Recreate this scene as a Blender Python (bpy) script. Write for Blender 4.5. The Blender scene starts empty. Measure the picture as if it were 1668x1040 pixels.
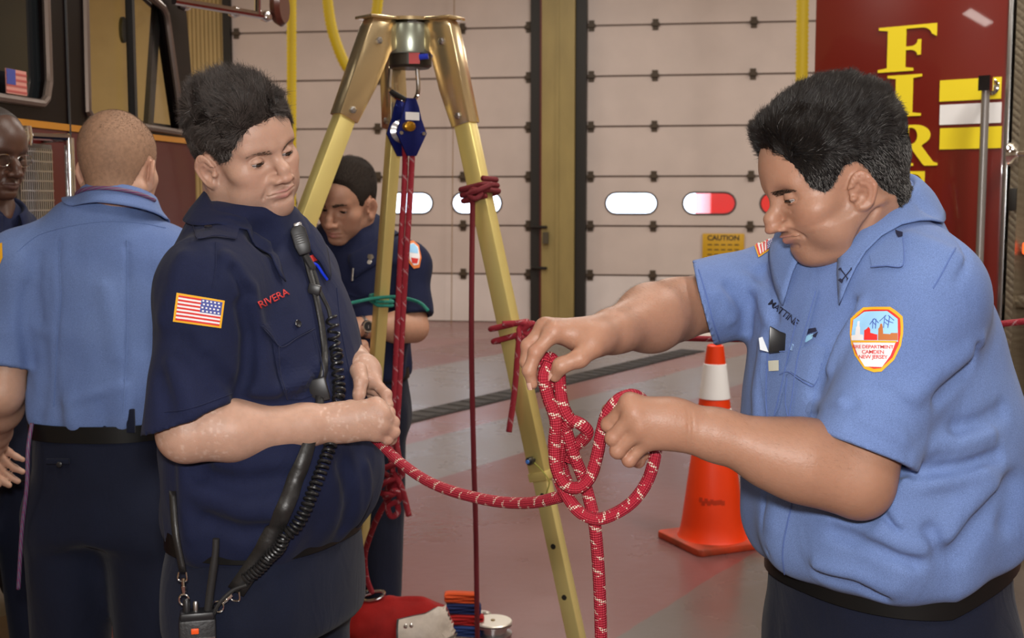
import bpy, bmesh, math, random
import numpy as np
from mathutils import Vector, Matrix, Euler
from mathutils.bvhtree import BVHTree
from concurrent.futures import ThreadPoolExecutor

scene = bpy.context.scene
COL = scene.collection
PI = math.pi
random.seed(7); RNG = np.random.default_rng(7)

# ---------------------------------------------------------------- camera
FPX, CAMZ, PITCH = 2000.0, 1.56, math.radians(5.66)
cam_data = bpy.data.cameras.new('camera')
cam_data.sensor_width = 36.0
cam_data.lens = 36.0 * FPX / 1668.0
cam_data.clip_start = 0.05; cam_data.clip_end = 200
cam = bpy.data.objects.new('camera', cam_data); COL.objects.link(cam)
cam.location = (0, 0, CAMZ)
cam.rotation_euler = (PI / 2 - PITCH, 0, 0)
cam_data.dof.use_dof = True
cam_data.dof.focus_distance = 1.78
cam_data.dof.aperture_fstop = 11.0
scene.camera = cam

def W(px, py, Y):
    """point of the place seen at pixel px,py (1668x1040) at depth Y"""
    c, s = math.cos(PITCH), math.sin(PITCH)
    u, v = (px - 834.0), (520.0 - py)
    d = np.array([u, FPX * c + v * s, -FPX * s + v * c])
    return np.array([0, 0, CAMZ]) + d * (Y / d[1])
def WF(px, py, z=0.0):
    c, s = math.cos(PITCH), math.sin(PITCH)
    u, v = (px - 834.0), (520.0 - py)
    d = np.array([u, FPX * c + v * s, -FPX * s + v * c])
    return np.array([0, 0, CAMZ]) + d * ((z - CAMZ) / d[2])

# ---------------------------------------------------------------- world, lights, exposure
scene.view_settings.view_transform = 'Standard'
scene.view_settings.look = 'None'
scene.view_settings.gamma = 1.0
scene.view_settings.use_curve_mapping = False
scene.view_settings.exposure = 0.25

world = bpy.data.worlds.new('world'); scene.world = world; world.use_nodes = True
_bg = world.node_tree.nodes['Background']
_bg.inputs['Color'].default_value = (0.80, 0.86, 1.0, 1); _bg.inputs['Strength'].default_value = 4.0

def area_light(name, loc, target, size, power, color, sy=None):
    l = bpy.data.lights.new(name, 'AREA'); l.energy = power; l.color = color
    l.size = size
    if sy: l.shape = 'RECTANGLE'; l.size_y = sy
    o = bpy.data.objects.new(name, l); COL.objects.link(o); o.location = loc
    o.rotation_euler = (Vector(target) - Vector(loc)).to_track_quat('-Z', 'Y').to_euler()
    return o
# the photographer's flash just above the lens
area_light('camera_flash', (0.0, -0.10, CAMZ + 0.20), (0.0, 3.0, CAMZ - 0.05), 0.16, 36, (1.0, 0.97, 0.94), 0.10)
# rows of ceiling fixtures over the bays
for _y, _p in ((-1.5, 45), (3.0, 45), (7.5, 55), (12.0, 75)):
    for _x in (-4.2, 0.4, 5.0):
        area_light('ceiling_or_fill_lamp', (_x, _y, 4.9), (_x, _y, 0), 0.5, _p, (1.0, 0.94, 0.86), 1.5)
area_light('ceiling_or_fill_lamp', (2.6, 3.2, 4.9), (2.3, 5.0, 1.6), 0.5, 120, (1.0, 0.94, 0.86), 1.5)  # fill light, no fixture: added to brighten the right truck's lettering and stripes
# ---------------------------------------------------------------- object helpers
def new_obj(name, me, mat=None, parent=None, smooth=False):
    o = bpy.data.objects.new(name, me); COL.objects.link(o)
    if mat is not None:
        for m in (mat if isinstance(mat, (list, tuple)) else [mat]): me.materials.append(m)
    if parent is not None: o.parent = parent
    if smooth and len(me.polygons):
        me.polygons.foreach_set('use_smooth', np.ones(len(me.polygons), dtype=bool))
    return o
def tag(o, label=None, cat=None, group=None, kind=None):
    if label: o['label'] = label
    if cat: o['category'] = cat
    if group: o['group'] = group
    if kind: o['kind'] = kind
    return o
def thing(name, label, cat, loc=(0, 0, 0), group=None):
    o = bpy.data.objects.new(name, None); COL.objects.link(o); o.location = loc
    o.empty_display_size = 0.1
    return tag(o, label, cat, group)
def adopt(child, root):
    """parent a mesh that was built in world coordinates"""
    child.parent = root
    child.matrix_parent_inverse = Matrix.Translation(root.location).inverted()
    return child
def adopt_to_mesh(child, root):
    child.parent = root
    return child

class MB:
    """mesh collector"""
    def __init__(self): self.v = []; self.f = []
    def add(self, vs, fs):
        n = len(self.v); self.v += [tuple(map(float, p)) for p in vs]; self.f += [tuple(i + n for i in f) for f in fs]; return self
    def box(self, c, s, rot=None):
        c = np.array(c, float); h = np.array(s, float) / 2
        vs = []
        for dz in (-1, 1):
            for dx, dy in ((-1, -1), (1, -1), (1, 1), (-1, 1)):
                p = np.array([dx, dy, dz]) * h
                if rot is not None: p = rot @ p
                vs.append(c + p)
        return self.add(vs, [(3, 2, 1, 0), (4, 5, 6, 7), (0, 1, 5, 4), (1, 2, 6, 5), (2, 3, 7, 6), (3, 0, 4, 7)])
    def tube(self, pts, r, n=10, closed=False, cap=True):
        pts = [np.array(p, float) for p in pts]; m = len(pts)
        rs = r if isinstance(r, (list, tuple, np.ndarray)) else [r] * m
        base = len(self.v); prev = None
        for i, p in enumerate(pts):
            if closed: t = pts[(i + 1) % m] - pts[i - 1]
            else: t = pts[min(i + 1, m - 1)] - pts[max(i - 1, 0)]
            t = t / (np.linalg.norm(t) + 1e-12)
            if prev is None:
                a = np.array([0, 0, 1.0]) if abs(t[2]) < 0.9 else np.array([1.0, 0, 0])
                u = np.cross(t, a)
            else: u = prev - t * np.dot(prev, t)
            u /= np.linalg.norm(u) + 1e-12; w = np.cross(t, u); prev = u
            for k in range(n):
                an = 2 * PI * k / n
                self.v.append(tuple(p + rs[i] * (math.cos(an) * u + math.sin(an) * w)))
        mm = m if closed else m - 1
        for i in range(mm):
            j = (i + 1) % m
            for k in range(n):
                k2 = (k + 1) % n
                self.f.append((base + i * n + k, base + i * n + k2, base + j * n + k2, base + j * n + k))
        if cap and not closed:
            self.f.append(tuple(base + k for k in range(n))[::-1])
            self.f.append(tuple(base + (m - 1) * n + k for k in range(n)))
        return self
    def lathe(self, prof, c=(0, 0, 0), n=24, rot=None, cap=True):
        c = np.array(c, float); base = len(self.v)
        for (r, z) in prof:
            for k in range(n):
                a = 2 * PI * k / n; p = np.array([r * math.cos(a), r * math.sin(a), z])
                if rot is not None: p = rot @ p
                self.v.append(tuple(c + p))
        for i in range(len(prof) - 1):
            for k in range(n):
                k2 = (k + 1) % n
                self.f.append((base + i * n + k, base + i * n + k2, base + (i + 1) * n + k2, base + (i + 1) * n + k))
        if cap:
            self.f.append(tuple(base + k for k in range(n))[::-1])
            self.f.append(tuple(base + (len(prof) - 1) * n + k for k in range(n)))
        return self
    def prism(self, poly, z0, z1, frame=None):
        """poly in 2d extruded; frame = (origin, u, v, w)"""
        n = len(poly); vs = []
        o, u, v, w = frame if frame else (np.zeros(3), np.array([1., 0, 0]), np.array([0, 1., 0]), np.array([0, 0, 1.]))
        for z in (z0, z1):
            for (x, y) in poly: vs.append(np.array(o) + x * np.array(u) + y * np.array(v) + z * np.array(w))
        fs = [tuple(range(n))[::-1], tuple(range(n, 2 * n))] + [(i, (i + 1) % n, n + (i + 1) % n, n + i) for i in range(n)]
        return self.add(vs, fs)
    def mesh(self, name='mesh'):
        me = bpy.data.meshes.new(name); me.from_pydata(self.v, [], self.f); me.update(); return me
    def build(self, name, mat, parent=None, smooth=False, bevel=0, seg=2, angle=35):
        me = self.mesh(name)
        bm = bmesh.new(); bm.from_mesh(me)
        bmesh.ops.recalc_face_normals(bm, faces=bm.faces)
        if bevel:
            es = [e for e in bm.edges if len(e.link_faces) == 2 and e.calc_face_angle(0) > math.radians(30)]
            bmesh.ops.bevel(bm, geom=es, offset=bevel, segments=seg, affect='EDGES', profile=0.5)
        bm.to_mesh(me); bm.free()
        o = new_obj(name, me, mat, parent, smooth or bool(bevel))
        if smooth or bevel:
            try: me.set_sharp_from_angle(angle=math.radians(angle))
            except Exception: pass
        return o

def spline(pts, n):
    """catmull-rom through points, n samples"""
    P = np.array(pts, float); m = len(P)
    if m == 2: return [P[0] + (P[1] - P[0]) * t for t in np.linspace(0, 1, n)]
    d = np.sqrt(np.linalg.norm(np.diff(P, axis=0), axis=1)) + 1e-9
    t = np.concatenate([[0], np.cumsum(d)])
    # natural-ish: finite difference tangents
    T = np.zeros_like(P)
    for i in range(m):
        if i == 0: T[i] = (P[1] - P[0]) / d[0]
        elif i == m - 1: T[i] = (P[-1] - P[-2]) / d[-1]
        else:
            T[i] = ((P[i] - P[i - 1]) / d[i - 1] * d[i] + (P[i + 1] - P[i]) / d[i] * d[i - 1]) / (d[i] + d[i - 1])
    out = []
    for q in np.linspace(0, t[-1], n):
        i = min(np.searchsorted(t, q, side='right') - 1, m - 2); h = d[i]; s = (q - t[i]) / h
        h00 = 2 * s**3 - 3 * s**2 + 1; h10 = s**3 - 2 * s**2 + s; h01 = -2 * s**3 + 3 * s**2; h11 = s**3 - s**2
        out.append(h00 * P[i] + h10 * h * T[i] + h01 * P[i + 1] + h11 * h * T[i + 1])
    return out
def resample(pts, step):
    P = np.array(pts); d = np.linalg.norm(np.diff(P, axis=0), axis=1); t = np.concatenate([[0], np.cumsum(d)])
    n = max(2, int(t[-1] / step) + 1); q = np.linspace(0, t[-1], n)
    return np.stack([np.interp(q, t, P[:, k]) for k in range(3)], 1)
def nrm(v): v = np.array(v, float); return v / np.linalg.norm(v)
def rotz(a): c, s = math.cos(a), math.sin(a); return np.array([[c, -s, 0], [s, c, 0], [0, 0, 1.0]])
def rotx(a): c, s = math.cos(a), math.sin(a); return np.array([[1.0, 0, 0], [0, c, -s], [0, s, c]])
def roty(a): c, s = math.cos(a), math.sin(a); return np.array([[c, 0, s], [0, 1.0, 0], [-s, 0, c]])

# ---------------------------------------------------------------- implicit modelling (distance fields -> mesh)
F4 = np.float32
def smin(a, b, k):
    h = np.maximum(k - np.abs(a - b), 0) / k
    return np.minimum(a, b) - h * h * k * 0.25
def smax(a, b, k): return -smin(-a, -b, k)
def ssub(a, b, k): return smax(a, -b, k)
def sphere(p, c, r): return np.sqrt(((p - np.array(c, F4))**2).sum(1)) - F4(r)
def seg_t(p, a, b):
    a = np.array(a, F4); ba = np.array(b, F4) - a
    pa = p - a
    t = np.clip(pa @ ba / (ba @ ba + 1e-12), 0, 1)
    return pa - t[:, None] * ba, t
def cap(p, a, b, r1, r2):
    q, t = seg_t(p, a, b)
    return np.sqrt((q * q).sum(1)) - (r1 + t * F4(r2 - r1))
def ecap(p, a, b, r1, r2, u, flat):
    """tapered capsule, squashed by flat along unit vector u"""
    q, t = seg_t(p, a, b); u = np.array(u, F4); u = u / np.sqrt(u @ u)
    q = q + (q @ u)[:, None] * u * F4(1.0 / flat - 1.0)
    return (np.sqrt((q * q).sum(1)) - (r1 + t * F4(r2 - r1))) * F4(min(1, flat) ** 0.5)
def ell(p, c, r, R=None):
    q = p - np.array(c, F4)
    if R is not None: q = q @ np.array(R, F4)          # columns of R are the ellipsoid axes
    r = np.array(r, F4)
    k0 = np.sqrt(((q / r)**2).sum(1)); k1 = np.sqrt(((q / (r * r))**2).sum(1)) + 1e-9
    return k0 * (k0 - 1) / k1
def poly_dist(p, pts):
    d = None
    for a, b in zip(pts[:-1], pts[1:]):
        q, t = seg_t(p, a, b); e = np.sqrt((q * q).sum(1))
        d = e if d is None else np.minimum(d, e)
    return d
def fold(d, p, pts, w, h):
    """raise (h>0) or crease (h<0) a surface along a polyline"""
    e = poly_dist(p, pts)
    return d - F4(h) * np.exp(-(e / w)**2)
def _hash(i, j, k, s):
    n = (i * 374761393 + j * 668265263 + k * 2147483647 + s * 144665) & 0xffffffff
    n = ((n ^ (n >> 13)) * 1274126177) & 0xffffffff
    return ((n ^ (n >> 16)) & 0xffff).astype(F4) / 32767.5 - 1
def vnoise(p, s=0):
    i = np.floor(p).astype(np.int64); f = (p - i).astype(F4); f = f * f * (3 - 2 * f)
    o = 0
    for dx in (0, 1):
        wx = f[:, 0] if dx else 1 - f[:, 0]
        for dy in (0, 1):
            wy = f[:, 1] if dy else 1 - f[:, 1]
            for dz in (0, 1):
                wz = f[:, 2] if dz else 1 - f[:, 2]
                o = o + wx * wy * wz * _hash(i[:, 0] + dx, i[:, 1] + dy, i[:, 2] + dz, s)
    return o
_TORSO = {}
def torso(p, secs, n=2.4):
    """stack of super-ellipse sections: (z, cx, cy, ax, ay) in the local frame of p"""
    z = p[:, 2]; key = tuple(map(tuple, secs))
    if key not in _TORSO:
        S = np.array(secs, float); zz = np.linspace(S[0, 0], S[-1, 0], 160)
        def smooth(col):
            pts = np.array(spline(np.stack([S[:, 0], S[:, col], 0 * S[:, 0]], 1), 240)); o = np.argsort(pts[:, 0]); return np.interp(zz, pts[o, 0], pts[o, 1])
        _TORSO[key] = (S, zz, [smooth(c) for c in (1, 2, 3, 4)])
    S, zz, cols = _TORSO[key]
    cx, cy, ax, ay = [np.interp(z, zz, c).astype(F4) for c in cols]
    x = np.abs(p[:, 0] - cx) / ax; y = np.abs(p[:, 1] - cy) / ay
    k = (x**n + y**n + 1e-9)**(1.0 / n)
    d = (k - 1) * np.minimum(ax, ay)
    return smax(d, np.maximum(z - F4(S[-1, 0]), F4(S[0, 0]) - z), 0.03)

_POOL = ThreadPoolExecutor(4)
_NET_T = [0.0]
def net(fn, lo, hi, res, blk=8):
    """surface-nets mesh of fn(p)<0; returns verts, quads"""
    lo = np.array(lo, float); hi = np.array(hi, float)
    nb = np.maximum(1, np.ceil((hi - lo) / (res * blk)).astype(int)); n = nb * blk + 1
    bs = res * blk
    ctr = [lo[k] + (np.arange(nb[k]) + 0.5) * bs for k in range(3)]
    C = np.stack(np.meshgrid(*ctr, indexing='ij'), -1).reshape(-1, 3).astype(F4)
    ch = max(1, 60000)
    dc = np.concatenate(list(_POOL.map(fn, [C[i:i + ch] for i in range(0, len(C), ch)])))
    act = np.abs(dc) < bs * 1.35
    D = np.repeat(np.repeat(np.repeat(np.where(dc < 0, -9, 9).astype(F4).reshape(nb), blk, 0), blk, 1), blk, 2)
    D = np.pad(D, ((0, 1),) * 3, mode='edge')
    ids = np.argwhere(act.reshape(nb))
    g = np.arange(blk + 1)
    off = np.stack(np.meshgrid(g, g, g, indexing='ij'), -1).reshape(-1, 3)
    step = max(1, 60000 // len(off))
    def work(b):
        idx = (b[:, None, :] * blk + off[None]).reshape(-1, 3)
        return idx, fn((lo + idx * res).astype(F4))
    for idx, d in _POOL.map(work, [ids[i:i + step] for i in range(0, len(ids), step)]):
        D[idx[:, 0], idx[:, 1], idx[:, 2]] = d
    S = D < 0
    cnt = sum(S[a:a + n[0] - 1, b:b + n[1] - 1, c:c + n[2] - 1].astype(np.int8) for a in (0, 1) for b in (0, 1) for c in (0, 1))
    cells = np.argwhere((cnt > 0) & (cnt < 8))
    vid = -np.ones(n, np.int64); vid[cells[:, 0], cells[:, 1], cells[:, 2]] = np.arange(len(cells))
    corner = np.array([(a, b, c) for a in (0, 1) for b in (0, 1) for c in (0, 1)])
    val = np.stack([D[cells[:, 0] + a, cells[:, 1] + b, cells[:, 2] + c] for a, b, c in corner], 1)
    acc = np.zeros((len(cells), 3)); num = np.zeros(len(cells))
    for i in range(8):
        for j in range(i + 1, 8):
            if np.abs(corner[i] - corner[j]).sum() != 1: continue
            m = (val[:, i] < 0) != (val[:, j] < 0)
            t = np.where(m, val[:, i] / np.where(m, val[:, i] - val[:, j], 1), 0)
            acc += np.where(m[:, None], corner[i] + t[:, None] * (corner[j] - corner[i]), 0); num += m
    V = lo + (cells + acc / num[:, None]) * res
    Q = []
    for ax in range(3):
        o1, o2 = [(1, 2), (2, 0), (0, 1)][ax]
        sl0 = [slice(None)] * 3; sl1 = [slice(None)] * 3
        sl0[ax] = slice(0, -1); sl1[ax] = slice(1, None)
        ch_ = S[tuple(sl0)] != S[tuple(sl1)]
        e = np.argwhere(ch_)
        e = e[(e[:, o1] > 0) & (e[:, o2] > 0)]
        if not len(e): continue
        e = e[(e[:, o1] < n[o1] - 1) & (e[:, o2] < n[o2] - 1)]
        d1 = np.zeros(3, int); d1[o1] = 1; d2 = np.zeros(3, int); d2[o2] = 1
        gi = lambda q: vid[q[:, 0], q[:, 1], q[:, 2]]
        q = np.stack([gi(e - d1 - d2), gi(e - d2), gi(e), gi(e - d1)], 1)
        flip = ~S[e[:, 0], e[:, 1], e[:, 2]]
        q[flip] = q[flip][:, ::-1]
        Q.append(q)
    Q = np.concatenate(Q); Q = Q[(Q >= 0).all(1)]
    return V, Q
def relax(V, Q, it=2, lam=0.5):
    """light laplacian smoothing"""
    e = np.concatenate([Q[:, [0, 1]], Q[:, [1, 2]], Q[:, [2, 3]], Q[:, [3, 0]]])
    e = np.concatenate([e, e[:, ::-1]])
    deg = np.bincount(e[:, 0], minlength=len(V)).astype(float)[:, None] + 1e-9
    for _ in range(it):
        for l in (lam, -lam * 1.03):
            s = np.stack([np.bincount(e[:, 0], weights=V[e[:, 1], k], minlength=len(V)) for k in range(3)], 1)
            V = V + l * (s / deg - V)
    return V
def quads_mesh(name, V, Q):
    me = bpy.data.meshes.new(name)
    me.vertices.add(len(V)); me.vertices.foreach_set('co', np.asarray(V, F4).ravel())
    me.loops.add(len(Q) * 4); me.loops.foreach_set('vertex_index', Q.astype(np.int32).ravel())
    me.polygons.add(len(Q)); me.polygons.foreach_set('loop_start', np.arange(0, len(Q) * 4, 4, dtype=np.int32))
    me.update(calc_edges=True); me.validate()
    me.polygons.foreach_set('use_smooth', np.ones(len(me.polygons), dtype=bool))
    return me
def merge_nets(parts):
    Vs, Qs, n = [], [], 0
    for V, Q in parts: Vs.append(V); Qs.append(Q + n); n += len(V)
    return np.concatenate(Vs), np.concatenate(Qs)
def set_color(me, rgb):
    """rgb: (nverts,3) pigment colours, linear"""
    a = me.color_attributes.new('pigment', 'FLOAT_COLOR', 'POINT')
    c = np.ones((len(me.vertices), 4), F4); c[:, :3] = rgb
    a.data.foreach_set('color', c.ravel())
def bvh_of(V, Q): return BVHTree.FromPolygons([tuple(v) for v in V.tolist()], Q.tolist())

# ---------------------------------------------------------------- materials
MATS = {}
def srgb(r, g, b):
    f = lambda c: (c / 255 / 12.92) if c / 255 <= 0.04045 else ((c / 255 + 0.055) / 1.055) ** 2.4
    return (f(r), f(g), f(b), 1)
def mat(name, col, rough=0.5, metal=0.0, noise=0.0, nscale=20, bump=0.0, bscale=60, spec=0.5, coat=0.0, sheen=0.0, sss=0.0, emit=None, estr=1.0, col2=None, aniso=(1, 1, 1)):
    if name in MATS: return MATS[name]
    m = bpy.data.materials.new(name); m.use_nodes = True; MATS[name] = m
    nt = m.node_tree; b = nt.nodes['Principled BSDF']
    b.inputs['Base Color'].default_value = col
    b.inputs['Roughness'].default_value = rough; b.inputs['Metallic'].default_value = metal
    b.inputs['Specular IOR Level'].default_value = spec
    b.inputs['Coat Weight'].default_value = coat
    b.inputs['Sheen Weight'].default_value = sheen
    if sss: b.inputs['Subsurface Weight'].default_value = sss; b.inputs['Subsurface Radius'].default_value = (0.012, 0.005, 0.003); b.inputs['Subsurface Scale'].default_value = 0.5
    if emit: b.inputs['Emission Color'].default_value = emit; b.inputs['Emission Strength'].default_value = estr
    tc = nt.nodes.new('ShaderNodeTexCoord'); mp = nt.nodes.new('ShaderNodeMapping'); mp.inputs['Scale'].default_value = aniso
    nt.links.new(tc.outputs['Object'], mp.inputs['Vector'])
    if noise or col2:
        n = nt.nodes.new('ShaderNodeTexNoise'); n.inputs['Scale'].default_value = nscale; n.inputs['Detail'].default_value = 4
        nt.links.new(mp.outputs['Vector'], n.inputs['Vector'])
        r = nt.nodes.new('ShaderNodeValToRGB')
        c2 = col2 if col2 else tuple(c * (1 - noise) for c in col[:3]) + (1,)
        c1 = col if col2 else tuple(min(1, c * (1 + noise)) for c in col[:3]) + (1,)
        r.color_ramp.elements[0].color = c2; r.color_ramp.elements[1].color = c1
        r.color_ramp.elements[0].position = 0.3; r.color_ramp.elements[1].position = 0.7
        nt.links.new(n.outputs['Fac'], r.inputs['Fac']); nt.links.new(r.outputs['Color'], b.inputs['Base Color'])
    if bump:
        n2 = nt.nodes.new('ShaderNodeTexNoise'); n2.inputs['Scale'].default_value = bscale; n2.inputs['Detail'].default_value = 3
        nt.links.new(mp.outputs['Vector'], n2.inputs['Vector'])
        bp = nt.nodes.new('ShaderNodeBump'); bp.inputs['Strength'].default_value = bump; bp.inputs['Distance'].default_value = 0.004
        nt.links.new(n2.outputs['Fac'], bp.inputs['Height']); nt.links.new(bp.outputs['Normal'], b.inputs['Normal'])
    return m
# ---------------------------------------------------------------- heads
HP = dict(cw=0.0, jaw=0.92, chin=1.0, nose=1.0, nosel=1.0, jowl=0.0, brow=1.0, lip=1.0, neck_r=0.062, neck_b=(0, -0.058, -0.205), slit=0.0030, ez=0.0, ny=0.0, ly=0.0, mouth_open=0.0, ear=1.0, cheek=1.0, zlo=0.9, zhi=1.0, ey=0.0695)
def head_warp(p, h):
    z = p[:, 2]; y = p[:, 1]
    zl = z / F4(h['zlo']) if h.get('zmap') is None else np.interp(z, h['zmap'][0], h['zmap'][1]).astype(F4)
    zn = np.where(z < 0, zl, z / F4(h['zhi']))
    if h.get('chin_back'):
        t = np.clip((-0.045 - zn) / 0.06, 0, 1) * np.clip((y - 0.0) / 0.06, 0, 1); y = y + F4(h['chin_back']) * t
    return np.stack([p[:, 0], y, zn], 1).astype(F4)
def head_sdf(p, h):
    """local frame: x to the person's right, y forward, z up; origin between the eyes' height and the ears"""
    p = head_warp(p, h)
    ax = np.abs(p[:, 0]); q = np.stack([ax, p[:, 1], p[:, 2]], 1).astype(F4)     # mirrored
    d = ell(p, (0, -0.010, 0.034), (0.076 + h['cw'], 0.099, 0.084))
    d = smin(d, ell(p, (0, 0.030, 0.030), (0.062, 0.064, 0.060)), 0.03)
    d = smin(d, ell(p, (0, 0.032, -0.040), (0.054 * h['jaw'] ** .5, 0.054, 0.070)), 0.03)
    # jaw
    d = smin(d, cap(q, (0.049 * h['jaw'], 0.005, -0.062), (0.014, 0.074, -0.101), 0.016, 0.015), 0.025)
    d = smin(d, cap(q, (0.057 * h['jaw'], -0.010, -0.025), (0.050 * h['jaw'], 0.005, -0.064), 0.014, 0.015), 0.025)
    d = smin(d, ell(p, (0, 0.081, -0.102), (0.022 * h['chin'], 0.018 * h['chin'], 0.017)), 0.016)
    d = smin(d, sphere(q, (0.046, 0.055, -0.027), 0.021 * h['cheek']), 0.028)
    d = smin(d, ell(q, (0.033, 0.060, -0.058), (0.020, 0.020, 0.024)), 0.025)      # cheek pad
    d = smin(d, ell(p, (0, 0.077, -0.070), (0.030, 0.020, 0.028)), 0.020)        # muzzle
    # brow and sockets
    d = smin(d, cap(q, (0.011, 0.0880, 0.017), (0.044, 0.0720, 0.020), 0.0075 * h['brow'], 0.0065), 0.016)
    d = ssub(d, ell(q, (0.032, 0.0960, 0.0005 + h['ez']), (0.0200, 0.0170, 0.0125)), 0.016)
    # nose
    nl = h['nosel']
    n = cap(p, (0, 0.086, 0.004), (0, 0.105, -0.020), 0.0072, 0.0085 * h['nose'])
    n = smin(n, cap(p, (0, 0.102, -0.018), (0, 0.1125 + h['ny'] + 0.004 * (nl - 1), -0.040 - 0.012 * (nl - 1)), 0.0075 * h['nose'], 0.0108 * h['nose']), 0.010)
    n = smin(n, ell(q, (0.0135 * h['nose'], 0.1005 + h['ny'] * 0.8, -0.0435 - 0.01 * (nl - 1)), (0.0085, 0.0125, 0.0088)), 0.007)
    n = ssub(n, ell(q, (0.0075, 0.1055 + h['ny'] * 0.8, -0.0535 - 0.01 * (nl - 1)), (0.0040, 0.0062, 0.0045)), 0.003)
    d = smin(d, n, 0.011)
    # eyes: lids over the ball, slit between
    ec = (0.0315, h['ey'], -0.0015 + h['ez'])
    lid = sphere(q, ec, 0.0134)
    d = smin(d, lid, 0.0035)
    sl = h['slit']
    if sl > 0:
        e = np.sqrt(((q[:, 0] - ec[0]) / 0.0128)**2 + ((q[:, 2] - (ec[2] - 0.0035)) / (sl * 1.6))**2) - 1
        cut = np.maximum(e * 0.003, -(q[:, 1] - (ec[1] + 0.004)))
        d = smax(d, -cut, 0.0012)
    d = fold(d, q, [(0.019, 0.079, 0.006 + h['ez']), (0.032, 0.084, 0.0100 + h['ez']), (0.044, 0.075, 0.0055 + h['ez'])], 0.0022, -0.0016)  # lid crease
    d = fold(d, q, [(0.020, 0.084, -0.012), (0.031, 0.083, -0.017), (0.043, 0.074, -0.013)], 0.004, -0.0013)  # bag under eye
    # lips
    lo = h['mouth_open']
    d = smin(d, cap(q, (0.000, 0.1020, -0.0688 + lo * .3), (0.025, 0.0900, -0.0735), 0.0050 * h['lip'], 0.0026), 0.006)
    d = smin(d, cap(q, (0.000, 0.0995, -0.0795 - lo), (0.023, 0.0895, -0.0765 - lo * .5), 0.0062 * h['lip'], 0.0026), 0.006)
    d = fold(d, q, [(0.0, 0.1060, -0.0742 - lo * .4), (0.014, 0.1010, -0.0738 - lo * .4), (0.028, 0.0890, -0.0760)], 0.0018 + lo * .5, -0.0036 - lo)
    d = fold(d, q, [(0.0, 0.099, -0.0905 - lo), (0.016, 0.092, -0.090 - lo)], 0.005, -0.0028)
    d = fold(d, q, [(0.0190, 0.101, -0.038), (0.028, 0.092, -0.058), (0.033, 0.082, -0.078)], 0.0045, -0.0036 * h['cheek'])
    d = fold(d, q, [(0, 0.108, -0.056), (0, 0.104, -0.066)], 0.003, -0.0010)
    # jowl / double chin
    if h['jowl'] > 0:
        j = h['jowl']
        d = smin(d, ell(p, (0, 0.035, -0.112 - 0.008 * j), (0.050, 0.052, 0.020 + 0.010 * j)), 0.022)
        d = smin(d, ell(q, (0.044, 0.040, -0.080), (0.022, 0.032, 0.026)), 0.025)
    # neck
    nb = h['neck_b']; r = h['neck_r']
    nk = cap(p, (0, -0.030, -0.060), nb, r * 0.93, r * 1.04)
    nk = smin(nk, cap(q, (0.060, -0.020, -0.055), (0.020 + nb[0] * 0, nb[1] + 0.055, nb[2] + 0.01), 0.012, 0.013), 0.02)
    d = smin(d, nk, 0.022)
    if h.get('neckfold'): d = fold(d, q, [(0.066, -0.016, -0.070), (0.055, 0.020, -0.105), (0.025, 0.050, -0.124), (0.0, 0.056, -0.127)], 0.006, -F4(h['neckfold']))
    # ears
    if h['ear'] > 0:
        s = h['ear']
        o = np.array((0.0775 + h['cw'], -0.002, -0.024)); f = nrm((-0.36, 0.90, 0.10)); u = nrm((0.16, -0.16, 0.97)); u = nrm(u - f * (u @ f)); nn = np.cross(f, u); nn = nn if nn[0] > 0 else -nn
        w = (q - o.astype(F4)) / F4(s); a = w @ f.astype(F4); b = w @ u.astype(F4); c = w @ nn.astype(F4)
        aw = np.interp(b, [-0.034, -0.01, 0.01, 0.034], [0.0115, 0.0150, 0.0185, 0.0175]).astype(F4)
        e = np.sqrt((a / aw)**2 + (b / 0.0325)**2)
        plate = np.maximum((e - 1) * 0.017, np.abs(c + 0.002) - 0.0030)
        rim = np.sqrt(((e - 0.93) * 0.019)**2 + (c - 0.0015)**2) - 0.0042
        rim = np.maximum(rim, (a - 0.008) * np.where(b < 0.012, 1, 0) - 0.0)
        ea = smin(plate, rim, 0.003)
        anti = np.sqrt(((e - 0.56) * 0.018)**2 + (c - 0.001)**2) - 0.0030
        anti = np.maximum(anti, a - 0.002)
        ea = smin(ea, anti, 0.003)
        ea = smin(ea, np.sqrt((a - 0.002)**2 + (b + 0.027)**2 + (c * 1.5)**2) - 0.0085, 0.006)
        ea = ssub(ea, np.sqrt((a - 0.003)**2 + ((b + 0.004) * 0.8)**2 + (c - 0.006)**2) - 0.0085, 0.003)
        ea = smin(ea, np.sqrt((a - 0.0135)**2 + (b + 0.006)**2 + (c - 0.001)**2) - 0.0052, 0.004)
        d = smin(d, ea * F4(s), 0.006)
    return d
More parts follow.
